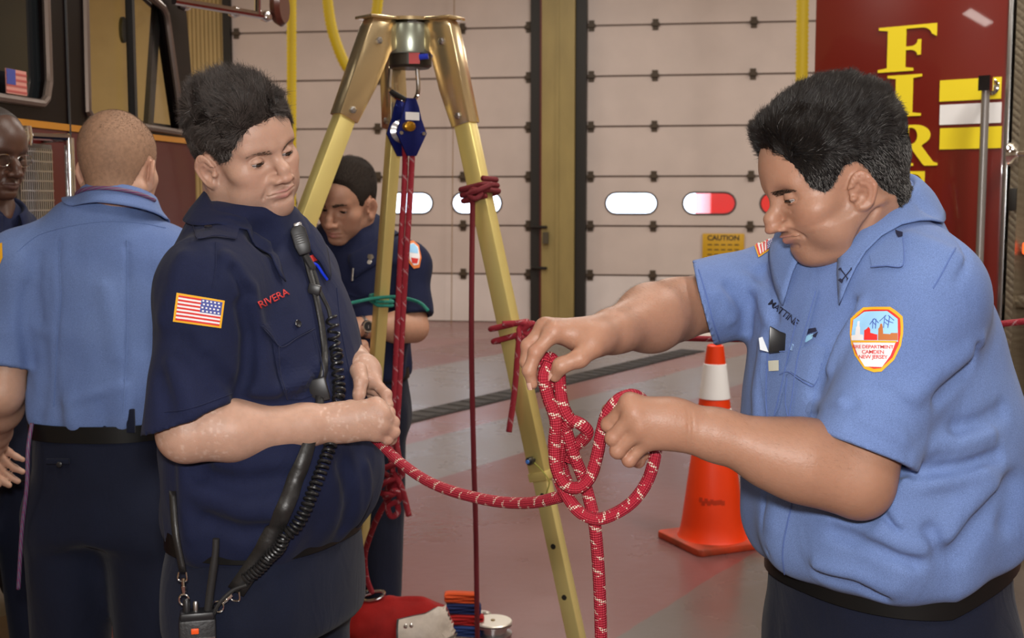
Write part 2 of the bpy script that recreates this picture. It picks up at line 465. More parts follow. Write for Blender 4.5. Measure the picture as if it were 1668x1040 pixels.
def head_pigment(p, skin, h, lips=(0.42, 0.16, 0.13), stubble=0.0, flush=0.25, mottles=0.0):
    p = head_warp(p, h); q = np.stack([np.abs(p[:, 0]), p[:, 1], p[:, 2]], 1).astype(F4)
    c = np.tile(np.array(skin, F4), (len(p), 1))
    g = lambda ctr, r: np.exp(-(((q - np.array(ctr, F4)) / np.array(r, F4))**2).sum(1))
    red = np.clip(g((0, 0.11, -0.042), (0.016,) * 3) + 0.8 * g((0.042, 0.07, -0.035), (0.022,) * 3) + g((0.09, -0.01, -0.015), (0.02, 0.03, 0.035)) * 0.9 + 0.4 * g((0, 0.085, -0.1), (0.02,) * 3), 0, 1) * flush
    c *= 1 - red[:, None] * np.array([0.02, 0.30, 0.32])
    m = vnoise(p * 90, 3) * 0.5 + vnoise(p * 230, 4) * 0.5
    c *= (1 + 0.05 * m)[:, None]
    lip = np.maximum(g((0.0, 0.103, -0.0695), (0.021, 0.03, 0.0040)), g((0.0, 0.101, -0.0800), (0.020, 0.03, 0.0052)))
    lip = np.clip(lip * 1.5 - 0.25, 0, 1) * (p[:, 1] > 0.07)
    c = c * (1 - lip[:, None]) + np.array(lips, F4) * lip[:, None]
    lash = np.exp(-((np.sqrt((q[:, 0] - 0.0315)**2 * 0.05 + (q[:, 2] + 0.0040)**2)) / 0.0016)**2) * (np.abs(q[:, 0] - 0.0315) < 0.0135) * (q[:, 1] > 0.078)
    c *= (1 - 0.75 * lash * (h['slit'] < 0.003))[:, None]
    if stubble:
        s = np.clip(np.maximum.reduce([g((0.03, 0.06, -0.095), (0.04, 0.05, 0.028)), g((0, 0.095, -0.06), (0.024, 0.03, 0.009)), g((0.055, 0.02, -0.06), (0.02, 0.03, 0.04))]) * 1.4, 0, 1) * stubble
        s = s * (0.8 + 0.4 * vnoise(p * 700, 9))
        c = c * (1 - s[:, None]) + c * s[:, None] * np.array([0.55, 0.62, 0.70])
    return c
def skin_mat(name, rough=0.48, sss=0.25, spec=0.4):
    m = mat(name, (0.5, 0.3, 0.2, 1), rough, spec=spec, sss=sss, bump=0.13, bscale=330)
    nt = m.node_tree; a = nt.nodes.new('ShaderNodeAttribute'); a.attribute_name = 'pigment'
    nt.links.new(a.outputs['Color'], nt.nodes['Principled BSDF'].inputs['Base Color'])
    return m
def to_local(P, o, R, s=1.0): return ((P - np.array(o, F4)) @ np.array(R, F4) / F4(s)).astype(F4)
def to_world(P, o, R, s=1.0): return np.array(o) + (np.asarray(P) * s) @ np.array(R).T
def frame(fwd, up=(0, 0, 1)):
    f = nrm(fwd); u = np.array(up, float); u = nrm(u - f * (u @ f)); return np.stack([np.cross(f, u), f, u], 1)   # columns right, fwd, up
def hair_strands(name, roots, dirs, length, rad, material, parent, curl=0.0, droop=0.0, npt=4, rng=RNG, clump=0.0):
    """native hair curves: roots (n,3), dirs (n,3)"""
    n = len(roots); L = length if np.ndim(length) else np.full(n, length)
    t = np.linspace(0, 1, npt)
    bend = rng.normal(0, 1, (n, 3)) * curl
    pts = roots[:, None, :] + (dirs[:, None, :] + bend[:, None, :] * t[None, :, None] + np.array([0, 0, -droop]) * t[None, :, None]) * (t[None, :, None] * L[:, None, None])
    cu = bpy.data.hair_curves.new(name); cu.add_curves([npt] * n)
    cu.attributes['position'].data.foreach_set('vector', pts.astype(F4).ravel())
    r = cu.attributes.get('radius') or cu.attributes.new('radius', 'FLOAT', 'POINT')
    rr = np.tile(rad * np.linspace(1, 0.35, npt), n).astype(F4); r.data.foreach_set('value', rr)
    o = bpy.data.objects.new(name, cu); COL.objects.link(o); cu.materials.append(material)
    if parent: o.parent = parent
    return o
def surf_samples(V, Q, keep, n, rng=RNG):
    """random points on quads where keep(centres) > random; returns points, normals"""
    A = V[Q]; cen = A.mean(1); nr = np.cross(A[:, 2] - A[:, 0], A[:, 3] - A[:, 1]); ar = np.linalg.norm(nr, axis=1) / 2
    w = ar * np.clip(keep(cen), 0, 1); w = w / w.sum()
    i = rng.choice(len(Q), n, p=w); a, b = rng.random((2, n, 1))
    P = (A[i, 0] * (1 - a) + A[i, 1] * a) * (1 - b) + (A[i, 3] * (1 - a) + A[i, 2] * a) * b
    return P, nr[i] / (2 * ar[i][:, None] + 1e-12)

# ---------------------------------------------------------------- limbs, hands, clothes
def arm_sdf(p, sh, el, wr, k=1.0, flat_u=None, bulk=1.0):
    sh, el, wr = map(np.array, (sh, el, wr)); m = el + (wr - el) * 0.30
    d = cap(p, sh, el, 0.056 * k * bulk, 0.043 * k * bulk)
    d = smin(d, cap(p, el, m, 0.042 * k * bulk, 0.046 * k * bulk), 0.03)
    w2 = el + (wr - el) * 0.80
    d = smin(d, cap(p, m, w2, 0.046 * k * bulk, 0.032 * k), 0.03)
    if flat_u is None: d = smin(d, cap(p, w2, wr, 0.031 * k, 0.028 * k), 0.02)
    else: d = smin(d, ecap(p, w2, wr + (wr - el) * 0.06, 0.033 * k, 0.031 * k, flat_u, 0.78), 0.02)
    return d
def hand_sdf(p, wr, mcps, fingers, thumb, k=1.0, back=None, rp=0.0135):
    """mcps: 4 knuckle points; fingers: 4 lists of following joints; thumb: list of points from its base"""
    wr = np.array(wr); d = None
    c = sum(np.array(m) for m in mcps) / 4
    for i, m in enumerate(mcps):
        w0 = wr + (np.array(m) - c) * 0.45
        e = cap(p, w0, m, rp * 1.15 * k, rp * 0.88 * k); d = e if d is None else smin(d, e, 0.014)
    for i in range(3):
        e = cap(p, wr + (np.array(mcps[i]) - c) * 0.3, (np.array(mcps[i]) + mcps[i + 1]) / 2 - (c - wr) * 0.08, rp * 1.1 * k, rp * 0.75 * k); d = smin(d, e, 0.012)
    F = None; rf = (0.0102, 0.0104, 0.0098, 0.0088)
    for i, (m, f) in enumerate(zip(mcps, fingers)):
        pts = [np.array(m)] + [np.array(x) for x in f]; r = rf[i] * k; e = None
        rad = [r * 1.08, r * 0.98, r * 0.88, r * 0.74]
        for j in range(len(pts) - 1):
            c_ = cap(p, pts[j], pts[j + 1], rad[j], rad[min(j + 1, 3)]); e = c_ if e is None else smin(e, c_, 0.004)
            if j: e = smin(e, sphere(p, pts[j], rad[j] * 1.05), 0.003)
        F = e if F is None else smin(F, e, 0.0016)
    d = smin(d, F, 0.009)
    for m in mcps: d = smin(d, sphere(p, np.array(m), 0.0112 * k), 0.006)
    t = None; rt_ = [0.0165, 0.0125, 0.0110, 0.0085]; pts = [np.array(x) for x in thumb]
    for j in range(len(pts) - 1):
        c_ = cap(p, pts[j], pts[j + 1], rt_[j] * k, rt_[min(j + 1, 3)] * k); t = c_ if t is None else smin(t, c_, 0.006)
    d = smin(d, t, 0.010)
    return d
def nail(tip, prev, back, r):
    """small nail plate on a fingertip"""
    a = nrm(np.array(tip) - prev); b = np.array(back, float); b = nrm(b - a * (b @ a)); s = np.cross(a, b); m = MB(); vs = []; fs = []
    for i in range(6):
        for j in range(7):
            u = -0.6 + 1.5 * i / 5; an = (-1 + 2 * j / 6) * 0.95
            vs.append(np.array(tip) + a * r * u * 0.9 + (b * math.cos(an) + s * math.sin(an)) * r * (1.03 - 0.10 * max(0, u - 0.3)))
    for i in range(5):
        for j in range(6): fs.append((i * 7 + j, i * 7 + j + 1, (i + 1) * 7 + j + 1, (i + 1) * 7 + j))
    m.add(vs, fs); return m
def ray_hit(fn, px, py, y0=1.2, y1=4.2, n=1600):
    Y = np.linspace(y0, y1, n); c = W(px, py, 1.0) - np.array([0, 0, CAMZ])
    P = (np.array([0, 0, CAMZ]) + c[None] * Y[:, None]).astype(F4); d = fn(P); i = np.argmax(d < 0)
    return P[i].astype(float) if d[i] < 0 else None
def project_folds(fn, specs, y0=1.2, y1=4.2):
    out = []
    for pts, w, h in specs:
        if len(pts[0]) == 3: out.append((pts, w, h)); continue
        P = [ray_hit(fn, x, y, y0, y1) for x, y in pts]; P = [q for q in P if q is not None]
        if len(P) > 1: out.append(([q.tolist() for q in P], w, h))
    return out
def apply_folds(d, p, folds):
    for pts, w, h in folds:
        A = np.array(pts); lo, hi = A.min(0) - 3 * w, A.max(0) + 3 * w
        m = ((p > lo) & (p < hi)).all(1)
        if m.any():
            q = p[m]; d[m] = d[m] - F4(h) * np.exp(-(poly_dist(q, pts) / w)**2)
    return d
def sleeve_sdf(d, p, sh, el, t, r1, r2, rin, k0=0.07, k1=0.012, cutn=None, cutp=None):
    """union a sleeve onto d: from sh towards el, ending at fraction t"""
    sh, el = np.array(sh, float), np.array(el, float); ax = nrm(el - sh); L = float(np.linalg.norm(el - sh)) * t
    end = sh + ax * L; a32 = ax.astype(F4)
    h = (p - sh.astype(F4)) @ a32
    s = cap(p, sh, end + ax * 0.05, r1, r2)
    hc = h - F4(L)
    if cutn is not None: hc = (p - np.array(cutp, F4)) @ nrm(cutn).astype(F4)
    s = np.maximum(s, hc)
    k = np.interp(h / L, [0.0, 0.45, 1.0], [k0, k0 * 0.6, k1]).astype(F4)
    hh = np.maximum(k - np.abs(d - s), 0) / k; d = np.minimum(d, s) - hh * hh * k * 0.25
    cav = cap(p, end - ax * 0.10, end + ax * 0.12, rin * 0.96, rin)
    cav = np.maximum(cav, -(hc + F4(0.05)))
    return np.maximum(d, -cav)
def sleeve_guard(d, p, sh, el, t, rin, cutn=None, cutp=None):
    """keep a whole layer of cloth round the sleeve opening"""
    sh, el = np.array(sh, float), np.array(el, float); ax = nrm(el - sh); L = float(np.linalg.norm(el - sh)) * t; end = sh + ax * L
    hc = (p - sh.astype(F4)) @ ax.astype(F4) - F4(L)
    if cutn is not None: hc = (p - np.array(cutp, F4)) @ nrm(cutn).astype(F4)
    c = cap(p, end - ax * 0.12, end + ax * 0.12, rin * 0.96, rin)
    g = np.maximum(np.abs(c - F4(0.0045)) - F4(0.0042), np.maximum(hc, -(hc + F4(0.075))))
    return np.minimum(d, g)
def cloth_mat(name, col, col2=None, bump=0.25, rough=0.85, weave=900, sheen=0.06, wr=0.35, wscale=14):
    m = mat(name, col, rough, spec=0.25, sheen=sheen)
    nt = m.node_tree; L = nt.links.new; N = nt.nodes.new; b = nt.nodes['Principled BSDF']
    tc = N('ShaderNodeTexCoord'); n1 = N('ShaderNodeTexNoise'); n1.inputs['Scale'].default_value = weave; n1.inputs['Detail'].default_value = 1; L(tc.outputs['Object'], n1.inputs['Vector'])
    n2 = N('ShaderNodeTexNoise'); n2.inputs['Scale'].default_value = wscale; n2.inputs['Detail'].default_value = 3; n2.inputs['Distortion'].default_value = 0.8
    mp = N('ShaderNodeMapping'); mp.inputs['Rotation'].default_value = (0.3, 0.5, 0.4); mp.inputs['Scale'].default_value = (1, 1, 0.45); L(tc.outputs['Object'], mp.inputs['Vector']); L(mp.outputs['Vector'], n2.inputs['Vector'])
    b1 = N('ShaderNodeBump'); b1.inputs['Strength'].default_value = bump; b1.inputs['Distance'].default_value = 0.001; L(n1.outputs['Fac'], b1.inputs['Height'])
    b2 = N('ShaderNodeBump'); b2.inputs['Strength'].default_value = wr; b2.inputs['Distance'].default_value = 0.012; L(n2.outputs['Fac'], b2.inputs['Height']); L(b2.outputs['Normal'], b1.inputs['Normal']); L(b1.outputs['Normal'], b.inputs['Normal'])
    n3 = N('ShaderNodeTexNoise'); n3.inputs['Scale'].default_value = 6; n3.inputs['Detail'].default_value = 4; L(tc.outputs['Object'], n3.inputs['Vector'])
    r = N('ShaderNodeValToRGB'); r.color_ramp.elements[0].color = col2 or tuple(c * 0.88 for c in col[:3]) + (1,); r.color_ramp.elements[1].color = col; r.color_ramp.elements[0].position = 0.35; r.color_ramp.elements[1].position = 0.65
    mx = N('ShaderNodeMix'); mx.data_type = 'RGBA'; mx.blend_type = 'MULTIPLY'; mx.inputs[0].default_value = 0.5; L(n3.outputs['Fac'], r.inputs['Fac']); L(r.outputs['Color'], mx.inputs[6]); L(n1.outputs['Fac'], mx.inputs[7])
    n1.inputs['Detail'].default_value = 0
    L(mx.outputs[2], b.inputs['Base Color'])
    return m
class Drape:
    """lays flat shapes on a surface"""
    def __init__(s, V, Q): s.bvh = bvh_of(V, Q)
    def put(s, P, n, off):
        out = []; nn = Vector(n)
        for q in P:
            loc, nor, i, d = s.bvh.ray_cast(Vector(q) + nn * 0.12, -nn, 0.3)
            if loc is None: loc, nor, i, d = s.bvh.find_nearest(Vector(q))
            if nor.dot(nn) < 0: nor = -nor
            out.append(np.array(loc) + np.array(nor) * off)
        return np.array(out)
    def poly(s, name, loops, c, u, v, off, thick, matl, parent, maxe=0.006):
        """fill loops (2d metres in u,v about c), drape, thicken"""
        u = nrm(u); v = np.array(v, float); v = nrm(v - u * (v @ u)); n = np.cross(u, v); bm = bmesh.new(); es = []
        for lp in loops:
            vs = [bm.verts.new((x, y, 0)) for x, y in lp]; es += [bm.edges.new((vs[i], vs[(i + 1) % len(vs)])) for i in range(len(vs))]
        bmesh.ops.triangle_fill(bm, edges=es, use_beauty=True)
        for _ in range(5):
            lg = [e for e in bm.edges if e.calc_length() > maxe]
            if not lg: break
            bmesh.ops.subdivide_edges(bm, edges=lg, cuts=1); bmesh.ops.triangulate(bm, faces=bm.faces[:])
        return s._fin(bm, name, c, u, v, n, off, thick, matl, parent)
    def text(s, name, txt, size, c, u, v, off, thick, matl, parent, **k):
        u = nrm(u); v = np.array(v, float); v = nrm(v - u * (v @ u)); n = np.cross(u, v)
        me = text_mesh(txt, size, 0.0, **k); bm = bmesh.new(); bm.from_mesh(me); bmesh.ops.triangulate(bm, faces=bm.faces[:])
        bmesh.ops.remove_doubles(bm, verts=bm.verts, dist=1e-6)
        return s._fin(bm, name, c, u, v, n, off, thick, matl, parent)
    def _fin(s, bm, name, c, u, v, n, off, thick, matl, parent):
        P = [np.array(c) + u * w_.co.x + v * w_.co.y for w_ in bm.verts]
        for w_, q in zip(bm.verts, s.put(P, n, off)): w_.co = q
        if thick:
            fs = bm.faces[:]; ex = bmesh.ops.extrude_face_region(bm, geom=fs)
            bmesh.ops.translate(bm, vec=Vector(n * thick), verts=[g for g in ex['geom'] if isinstance(g, bmesh.types.BMVert)])
        bmesh.ops.recalc_face_normals(bm, faces=bm.faces)
        me = bpy.data.meshes.new(name); bm.to_mesh(me); bm.free()
        return new_obj(name, me, matl, parent, smooth=False)
def push_out(P, fn, off):
    """move points to at least off outside fn"""
    P = np.array(P, F4)
    for _ in range(4):
        d = fn(P); e = F4(0.002)
        g = np.stack([fn(P + e * np.eye(3, dtype=F4)[k]) - fn(P - e * np.eye(3, dtype=F4)[k]) for k in range(3)], 1); g /= np.linalg.norm(g, axis=1, keepdims=True) + 1e-9
        P = P + g * np.maximum(off - d, 0)[:, None]
    return P.astype(float)
def sheet(name, rows, thick, matl, parent, smooth=True):
    """loft of point rows, solidified"""
    rows = [np.array(r) for r in rows]; n = len(rows[0]); v = np.concatenate(rows); f = []
    for i in range(len(rows) - 1):
        for j in range(n - 1): f.append((i * n + j, i * n + j + 1, (i + 1) * n + j + 1, (i + 1) * n + j))
    me = bpy.data.meshes.new(name); me.from_pydata(v.tolist(), [], f); me.update()
    o = new_obj(name, me, matl, parent, smooth=smooth); md = o.modifiers.new('thickness', 'SOLIDIFY'); md.thickness = thick; md.offset = 0
    return o
def collar(name, base, R, a, b, fn, matl, parent, gap=0.35, stand=0.035, flap_b=0.040, flap_f=0.075, back_up=0.02, n=49, spread=0.5, thick=0.0024, flare=1.30, ff=0.10):
    """shirt collar round a neck; R columns right, fwd, up of the neck base"""
    R = np.array(R); th = np.linspace(gap, 2 * PI - gap, n); rows = [[], [], [], [], []]
    for t in th:
        s = abs(t - PI) / (PI - gap)               # 1 at the front ends, 0 at the back
        x, y = math.sin(t), math.cos(t)
        st = stand * (1 - 0.35 * s**2) + back_up * (1 - s)
        fl = flap_b + (flap_f - flap_b) * s**3
        sgn = 1 if x > 0 else -1
        P = lambda k, z, fx=0.0, fy=0.0: np.array(base) + R @ np.array([x * a * k + fx, y * b * k + fy, z])
        rows[0].append(P(0.96, st - 0.035)); rows[1].append(P(0.98, st)); rows[2].append(P(1.04, st + 0.004))
        rows[3].append(P(1 + (flare - 1) * 0.55 + 0.5 * ff * s, st - fl * 0.5, sgn * 0.010 * s**3 * spread, 0.008 * s**3)); rows[4].append(P(flare + ff * s, st - fl, sgn * 0.030 * s**4 * spread, 0.020 * s**4))
    for i in (3, 4): rows[i] = push_out(rows[i], fn, 0.006)
    # finer loft
    rr = []
    for j in range(n): rr.append(np.array(spline([r[j] for r in rows], 13)))
    rr = np.array(rr).transpose(1, 0, 2)
    rr[7:] = push_out(rr[7:].reshape(-1, 3), fn, 0.004).reshape(rr[7:].shape)
    return sheet(name, list(rr), thick, matl, parent)
def belt_ring(secs, z, o, R, grow=0.006, h=0.034, n=2.4, m=72, t=0.004, zoff=None):
    S = np.array(secs); cx, cy, ax, ay = [np.interp(z, S[:, 0], S[:, k]) for k in (1, 2, 3, 4)]
    ax += grow; ay += grow; rows = []
    for (g, dz) in ((0, -h / 2), (t, -h / 2), (t, h / 2), (0, h / 2), (0, -h / 2)):
        r = []
        for i in range(m + 1):
            a = 2 * PI * i / m; c, s = math.cos(a), math.sin(a)
            q = (abs(c)**n + abs(s)**n)**(-1 / n); lp = np.array([cx + (ax + g) * c * q, cy + (ay + g) * s * q, z + dz + (zoff(c * q, s * q) if zoff else 0)])
            r.append(to_world(lp[None], o, R)[0])
        rows.append(r)
    mb = MB(); k = m + 1; vs = [p for r in rows for p in r]; fs = [(i * k + j, i * k + j + 1, (i + 1) * k + j + 1, (i + 1) * k + j) for i in range(4) for j in range(m)]
    mb.add(vs, fs); return mb
def boots(parent, pts, R, matl):
    for c in pts:
        def fn(p, c=c):
            q = to_local(p, c, R); d = ell(q, (0, 0.06, 0.035), (0.052, 0.15, 0.055)); d = smin(d, cap(q, (0, -0.02, 0.06), (0, -0.02, 0.20), 0.052, 0.056), 0.05)
            return smax(d, -(q[:, 2] - 0.0), 0.01)
        V, Q = net(fn, np.array(c) - [0.25, 0.25, 0.02], np.array(c) + [0.25, 0.25, 0.30], 0.012)
        new_obj('boot', quads_mesh('boot', V, Q), matl, parent)
def eyeballs(parent, o, R, h, sc=1.0, down=0.35, iris=(0.05, 0.025, 0.012)):
    m = mat('eyeball_%.2f' % iris[0], (0.72, 0.66, 0.62, 1), 0.12)
    if 'iris' not in m:
        m['iris'] = 1; nt = m.node_tree; L = nt.links.new; N = nt.nodes.new; tc = N('ShaderNodeTexCoord'); sp = N('ShaderNodeSeparateXYZ'); L(tc.outputs['Object'], sp.inputs[0])
        r = N('ShaderNodeValToRGB'); r.color_ramp.interpolation = 'LINEAR'; e = r.color_ramp.elements; e[0].position = 0.0; e[0].color = (0.42, 0.37, 0.35, 1); e[1].position = 1; e[1].color = (0.004, 0.004, 0.004, 1)
        for p_, c_ in ((0.80, (0.40, 0.35, 0.33, 1)), (0.83, iris + (1,)), (0.965, iris + (1,)), (0.975, (0.004, 0.004, 0.004, 1))):
            x = e.new(p_); x.color = c_
        mr = N('ShaderNodeMath'); mr.operation = 'DIVIDE'; mr.inputs[1].default_value = 0.0121 * sc; L(sp.outputs['Y'], mr.inputs[0]); L(mr.outputs[0], r.inputs['Fac']); L(r.outputs['Color'], nt.nodes['Principled BSDF'].inputs['Base Color'])
    for sx in (-1, 1):
        b = MB(); b.lathe([(0.0121 * sc * math.sin(a), -0.0121 * sc * math.cos(a)) for a in np.linspace(0.01, PI - 0.01, 20)], (0, 0, 0), 24)
        e = b.build('eye', m, None, smooth=True); Re = np.array(R) @ rotx(-down); e.matrix_world = Matrix.Translation(Vector(to_world([[sx * 0.0315, h['ey'], (-0.0015 + h['ez']) * (h['zlo'] if h['ez'] <= 0 else h['zhi'])]], o, R, sc)[0])) @ Matrix(Re.tolist()).to_4x4()
        e.parent = parent
def poly_sd(y, z, poly):
    """signed distance (inside negative) to a 2d polygon, arrays y,z"""
    P = np.array(poly, F4); d = np.full(len(y), 1e9, F4); ins = np.zeros(len(y), bool)
    for i in range(len(P)):
        a, b = P[i], P[(i + 1) % len(P)]; e = b - a
        t = np.clip(((y - a[0]) * e[0] + (z - a[1]) * e[1]) / (e @ e + 1e-12), 0, 1)
        d = np.minimum(d, (y - a[0] - t * e[0])**2 + (z - a[1] - t * e[1])**2)
        c = ((a[1] <= z) & (b[1] > z)) | ((b[1] <= z) & (a[1] > z))
        with np.errstate(divide='ignore', invalid='ignore'):
            xi = a[0] + (z - a[1]) / (e[1] if e[1] != 0 else 1e-12) * e[0]
        ins ^= c & (y < xi)
    d = np.sqrt(d); return np.where(ins, -d, d)
HAIRLINE = [(0.105, 0.070), (0.086, 0.066), (0.066, 0.060), (0.050, 0.046), (0.043, 0.018), (0.034, -0.014), (0.014, -0.014), (0.012, 0.016), (-0.016, 0.024), (-0.034, 0.004), (-0.042, -0.045), (-0.060, -0.075), (-0.16, -0.075), (-0.16, 0.22), (0.105, 0.22)]
def cranium(p, h):
    p = head_warp(p, h); d = ell(p, (0, -0.010, 0.034), (0.076 + h['cw'], 0.099, 0.084)); d = smin(d, ell(p, (0, 0.030, 0.030), (0.062, 0.064, 0.060)), 0.03)
    return smin(d, cap(p, (0, -0.030, -0.02), (0, -0.036, -0.09), 0.055, h['neck_r'] * 0.86), 0.03)
def hair_fn(h, line, top, side, noise=0.004, ns=70, seed=1, edge=0.0012):
    def thick(p):
        w = head_warp(p, h); s = poly_sd(w[:, 1], w[:, 2], line); ins = np.clip(-s / 0.016, 0, 1); ins = ins * ins * (3 - 2 * ins)
        f = np.clip((w[:, 2] - 0.03) / 0.06, 0, 1); T = side + (top - side) * f
        return np.where(s < 0, edge + T * ins, -0.006).astype(F4)
    def fn(p):
        t = thick(p); return cranium(p, h) - t - noise * vnoise(p * ns, seed) * np.clip(t / 0.01, 0, 1)
    return fn
def hair_mat(name, c1, c2, grey=0.0, rough=0.35):
    m = bpy.data.materials.new(name); m.use_nodes = True; nt = m.node_tree; b = nt.nodes['Principled BSDF']; L = nt.links.new; N = nt.nodes.new
    hi = N('ShaderNodeHairInfo'); r = N('ShaderNodeValToRGB'); r.color_ramp.elements[0].color = c1; r.color_ramp.elements[1].color = c2
    r.color_ramp.elements[1].position = 0.9
    if grey:
        r.color_ramp.elements[1].position = 1 - grey - 0.02; e = r.color_ramp.elements.new(1 - grey); e.color = (0.32, 0.31, 0.30, 1)
    L(hi.outputs['Random'], r.inputs['Fac']); L(r.outputs['Color'], b.inputs['Base Color']); b.inputs['Roughness'].default_value = rough; b.inputs['Specular IOR Level'].default_value = 0.35
    return m
def brows(parent, V, Q, h, o, R, sc, matl, n=700, z=0.0205, thin=1.0, seed=5, arch=0.0055):
    rng = np.random.default_rng(seed)
    def keep(c):
        c = head_warp(c.astype(F4), h); a = np.abs(c[:, 0]); zz = z + arch * np.sin((a - 0.012) / 0.038 * 2.2) - 0.10 * np.clip(a - 0.036, 0, 1)
        return ((a > 0.011) & (a < 0.050) & (np.abs(c[:, 2] - zz) < 0.0042 * thin * (1.15 - (a - 0.011) / 0.055)) & (c[:, 1] > 0.03)).astype(float)
    P, Nn = surf_samples(V, Q, keep, n, rng); sg = np.sign(P[:, :1]); D = Nn * 0.22 + np.concatenate([sg * 0.9, -0.3 + 0 * sg, 0.25 + 0 * sg], 1); D /= np.linalg.norm(D, axis=1, keepdims=True)
    return hair_strands('eyebrows', to_world(P, o, R, sc), D @ np.array(R).T, 0.0058 * rng.uniform(0.6, 1.1, n), 0.00020, matl, parent, 0.15, rng=rng)

def lashes(parent, o, R, h, sc, matl, drop=0.0035, r=0.0007):
    for sx in (-1, 1):
        m = MB(); pts = []
        for t in np.linspace(-0.0120, 0.0120, 13):
            z = -drop + 0.0008 - (t / 0.012)**2 * 0.0006; rr = 0.0137; y = math.sqrt(max(rr * rr - t * t - z * z, 1e-8)); pts.append([sx * 0.0315 + t, h['ey'] + y, (-0.0015 + h['ez'] + z) * (h['zlo'] if h['ez'] + z <= 0.0015 else h['zhi'])])
        P = to_world(pts, o, R, sc); m.tube(P, [r * (0.5 + 0.5 * math.sin(PI * i / 12)) + 0.0001 for i in range(13)], 6); m.build('eyelashes', matl, parent, smooth=True)
CU = np.array([1.0, 0, 0]); CV = np.array([0, math.sin(PITCH), math.cos(PITCH)])
class Stick:
    """fixes flat trims on a garment; shapes are given as seen in the photograph and laid on the real surface"""
    def __init__(s, drape, fn, y0, y1): s.d, s.fn, s.y0, s.y1 = drape, fn, y0, y1
    def at(s, x, y):
        q = ray_hit(s.fn, x, y, s.y0, s.y1); return q
    def shape(s, name, loops, off, thick, matl, parent, maxe=0.006, at=None):
        A = np.array(loops[0]); cx, cy = at or (A[:, 0].mean(), A[:, 1].mean()); c = s.at(cx, cy)
        k = c[1] / FPX; n = nrm(np.array([0, 0, CAMZ]) - c); u = nrm(CU - n * (CU @ n)); v = np.cross(n, u)
        lp = []
        for l in loops:
            q = []
            for x, y in l:
                w = W(x, y, c[1]) - c; d = w - n * (w @ n); q.append((float(d @ u), float(d @ v)))
            lp.append(q)
        return s.d.poly(name, lp, c, u, v, off, thick, matl, parent, maxe)
    def text(s, name, txt, h_px, x, y, ang, off, thick, matl, parent, **kw):
        c = s.at(x, y); n = nrm(np.array([0, 0, CAMZ]) - c); u = nrm(CU - n * (CU @ n)); v = np.cross(n, u); a = math.radians(ang)
        u2 = u * math.cos(a) + v * math.sin(a); v2 = -u * math.sin(a) + v * math.cos(a); sx = kw.pop('sx', 1.0); ht = h_px * c[1] / FPX * 1.42
        me_s = s.d.text(name, txt, ht, c, u2, v2, off, thick, matl, parent, **kw)
        return me_s
    def seam(s, name, pts, w, off, matl, parent):
        """thin raised line along a pixel polyline"""
        P = []
        for x, y in np.array(spline(np.array([(a, b, 0.0) for a, b in pts]), max(8, 6 * len(pts))))[:, :2]:
            q = s.at(x, y)
            if q is not None: P.append(q)
        if len(P) < 2: return None
        P = np.array(P); P = push_out(P, s.fn, off); m = MB(); m.tube(P, w, 6); return m.build(name, matl, parent, smooth=True)
def quad_map(c):
    """unit square -> pixel quad (tl, tr, br, bl)"""
    tl, tr, br, bl = [np.array(q, float) for q in c]
    return lambda a, b: tuple((tl * (1 - a) + tr * a) * (1 - b) + (bl * (1 - a) + br * a) * b)
M_FY, M_FR, M_FW, M_FB = mat('thread_gold', srgb(226, 166, 24), 0.7), mat('thread_red', srgb(206, 40, 34), 0.7), mat('thread_white', srgb(226, 224, 226), 0.7), mat('thread_blue', srgb(66, 76, 150), 0.7)
def flag_patch(st, corners, parent, canton, vertical=False, b=0.05, off=0.0012):
    f = quad_map(corners); rect = lambda x0, y0, x1, y1: [f(x0, y0), f((x0 + x1) / 2, y0), f(x1, y0), f(x1, (y0 + y1) / 2), f(x1, y1), f((x0 + x1) / 2, y1), f(x0, y1), f(x0, (y0 + y1) / 2)]
    ctr = f(0.5, 0.5)
    p = st.shape('flag_patch', [rect(0, 0, 1, 1)], off, 0.0010, M_FY, parent, 0.005, ctr)
    st.shape('flag_field', [rect(b, b * 1.4, 1 - b, 1 - b * 1.4)], off + 0.0013, 0.0002, M_FW, p, 0.005, ctr)
    n = 13
    for i in range(0, n, 2):
        a0, a1 = b * 1.4 + (1 - 2.8 * b) * i / n, b * 1.4 + (1 - 2.8 * b) * (i + 1) / n
        st.shape('flag_stripe', [rect(b, a0, 1 - b, a1)] if not vertical else [rect(b + (1 - 2 * b) * i / n, b, b + (1 - 2 * b) * (i + 1) / n, 1 - b)], off + 0.0017, 0.0002, M_FR, p, 0.005, ctr)
    st.shape('flag_canton', [rect(*canton)], off + 0.0021, 0.0002, M_FB, p, 0.005, ctr)
    x0, y0, x1, y1 = canton
    for j in range(4):
        for i in range(5):
            x = x0 + (x1 - x0) * (i + 0.5 + 0.25 * (j % 2)) / 5.4; y = y0 + (y1 - y0) * (j + 0.5) / 4; w, hh = (x1 - x0) * 0.045, (y1 - y0) * 0.06
            st.shape('flag_star', [[f(x - w, y - hh), f(x + w, y - hh), f(x + w, y + hh), f(x - w, y + hh)]], off + 0.0024, 0.0002, M_FW, p, 0.02, ctr)
    return p
def button(st, x, y, r, parent, matl, off=0.001):
    c = st.at(x, y); e = push_out([c], st.fn, off)[0]; g = nrm(e - c) if np.linalg.norm(e - c) > 1e-6 else nrm(np.array([0, 0, CAMZ]) - c)
    a = nrm(np.cross(g, [0.1, 0.2, 1])); m = MB(); m.lathe([(r, 0), (r, 0.0012), (r * 0.85, 0.002), (r * 0.6, 0.0014)], e, 14, np.stack([a, np.cross(g, a), g], 1)); return m.build('button', matl, parent, smooth=True)

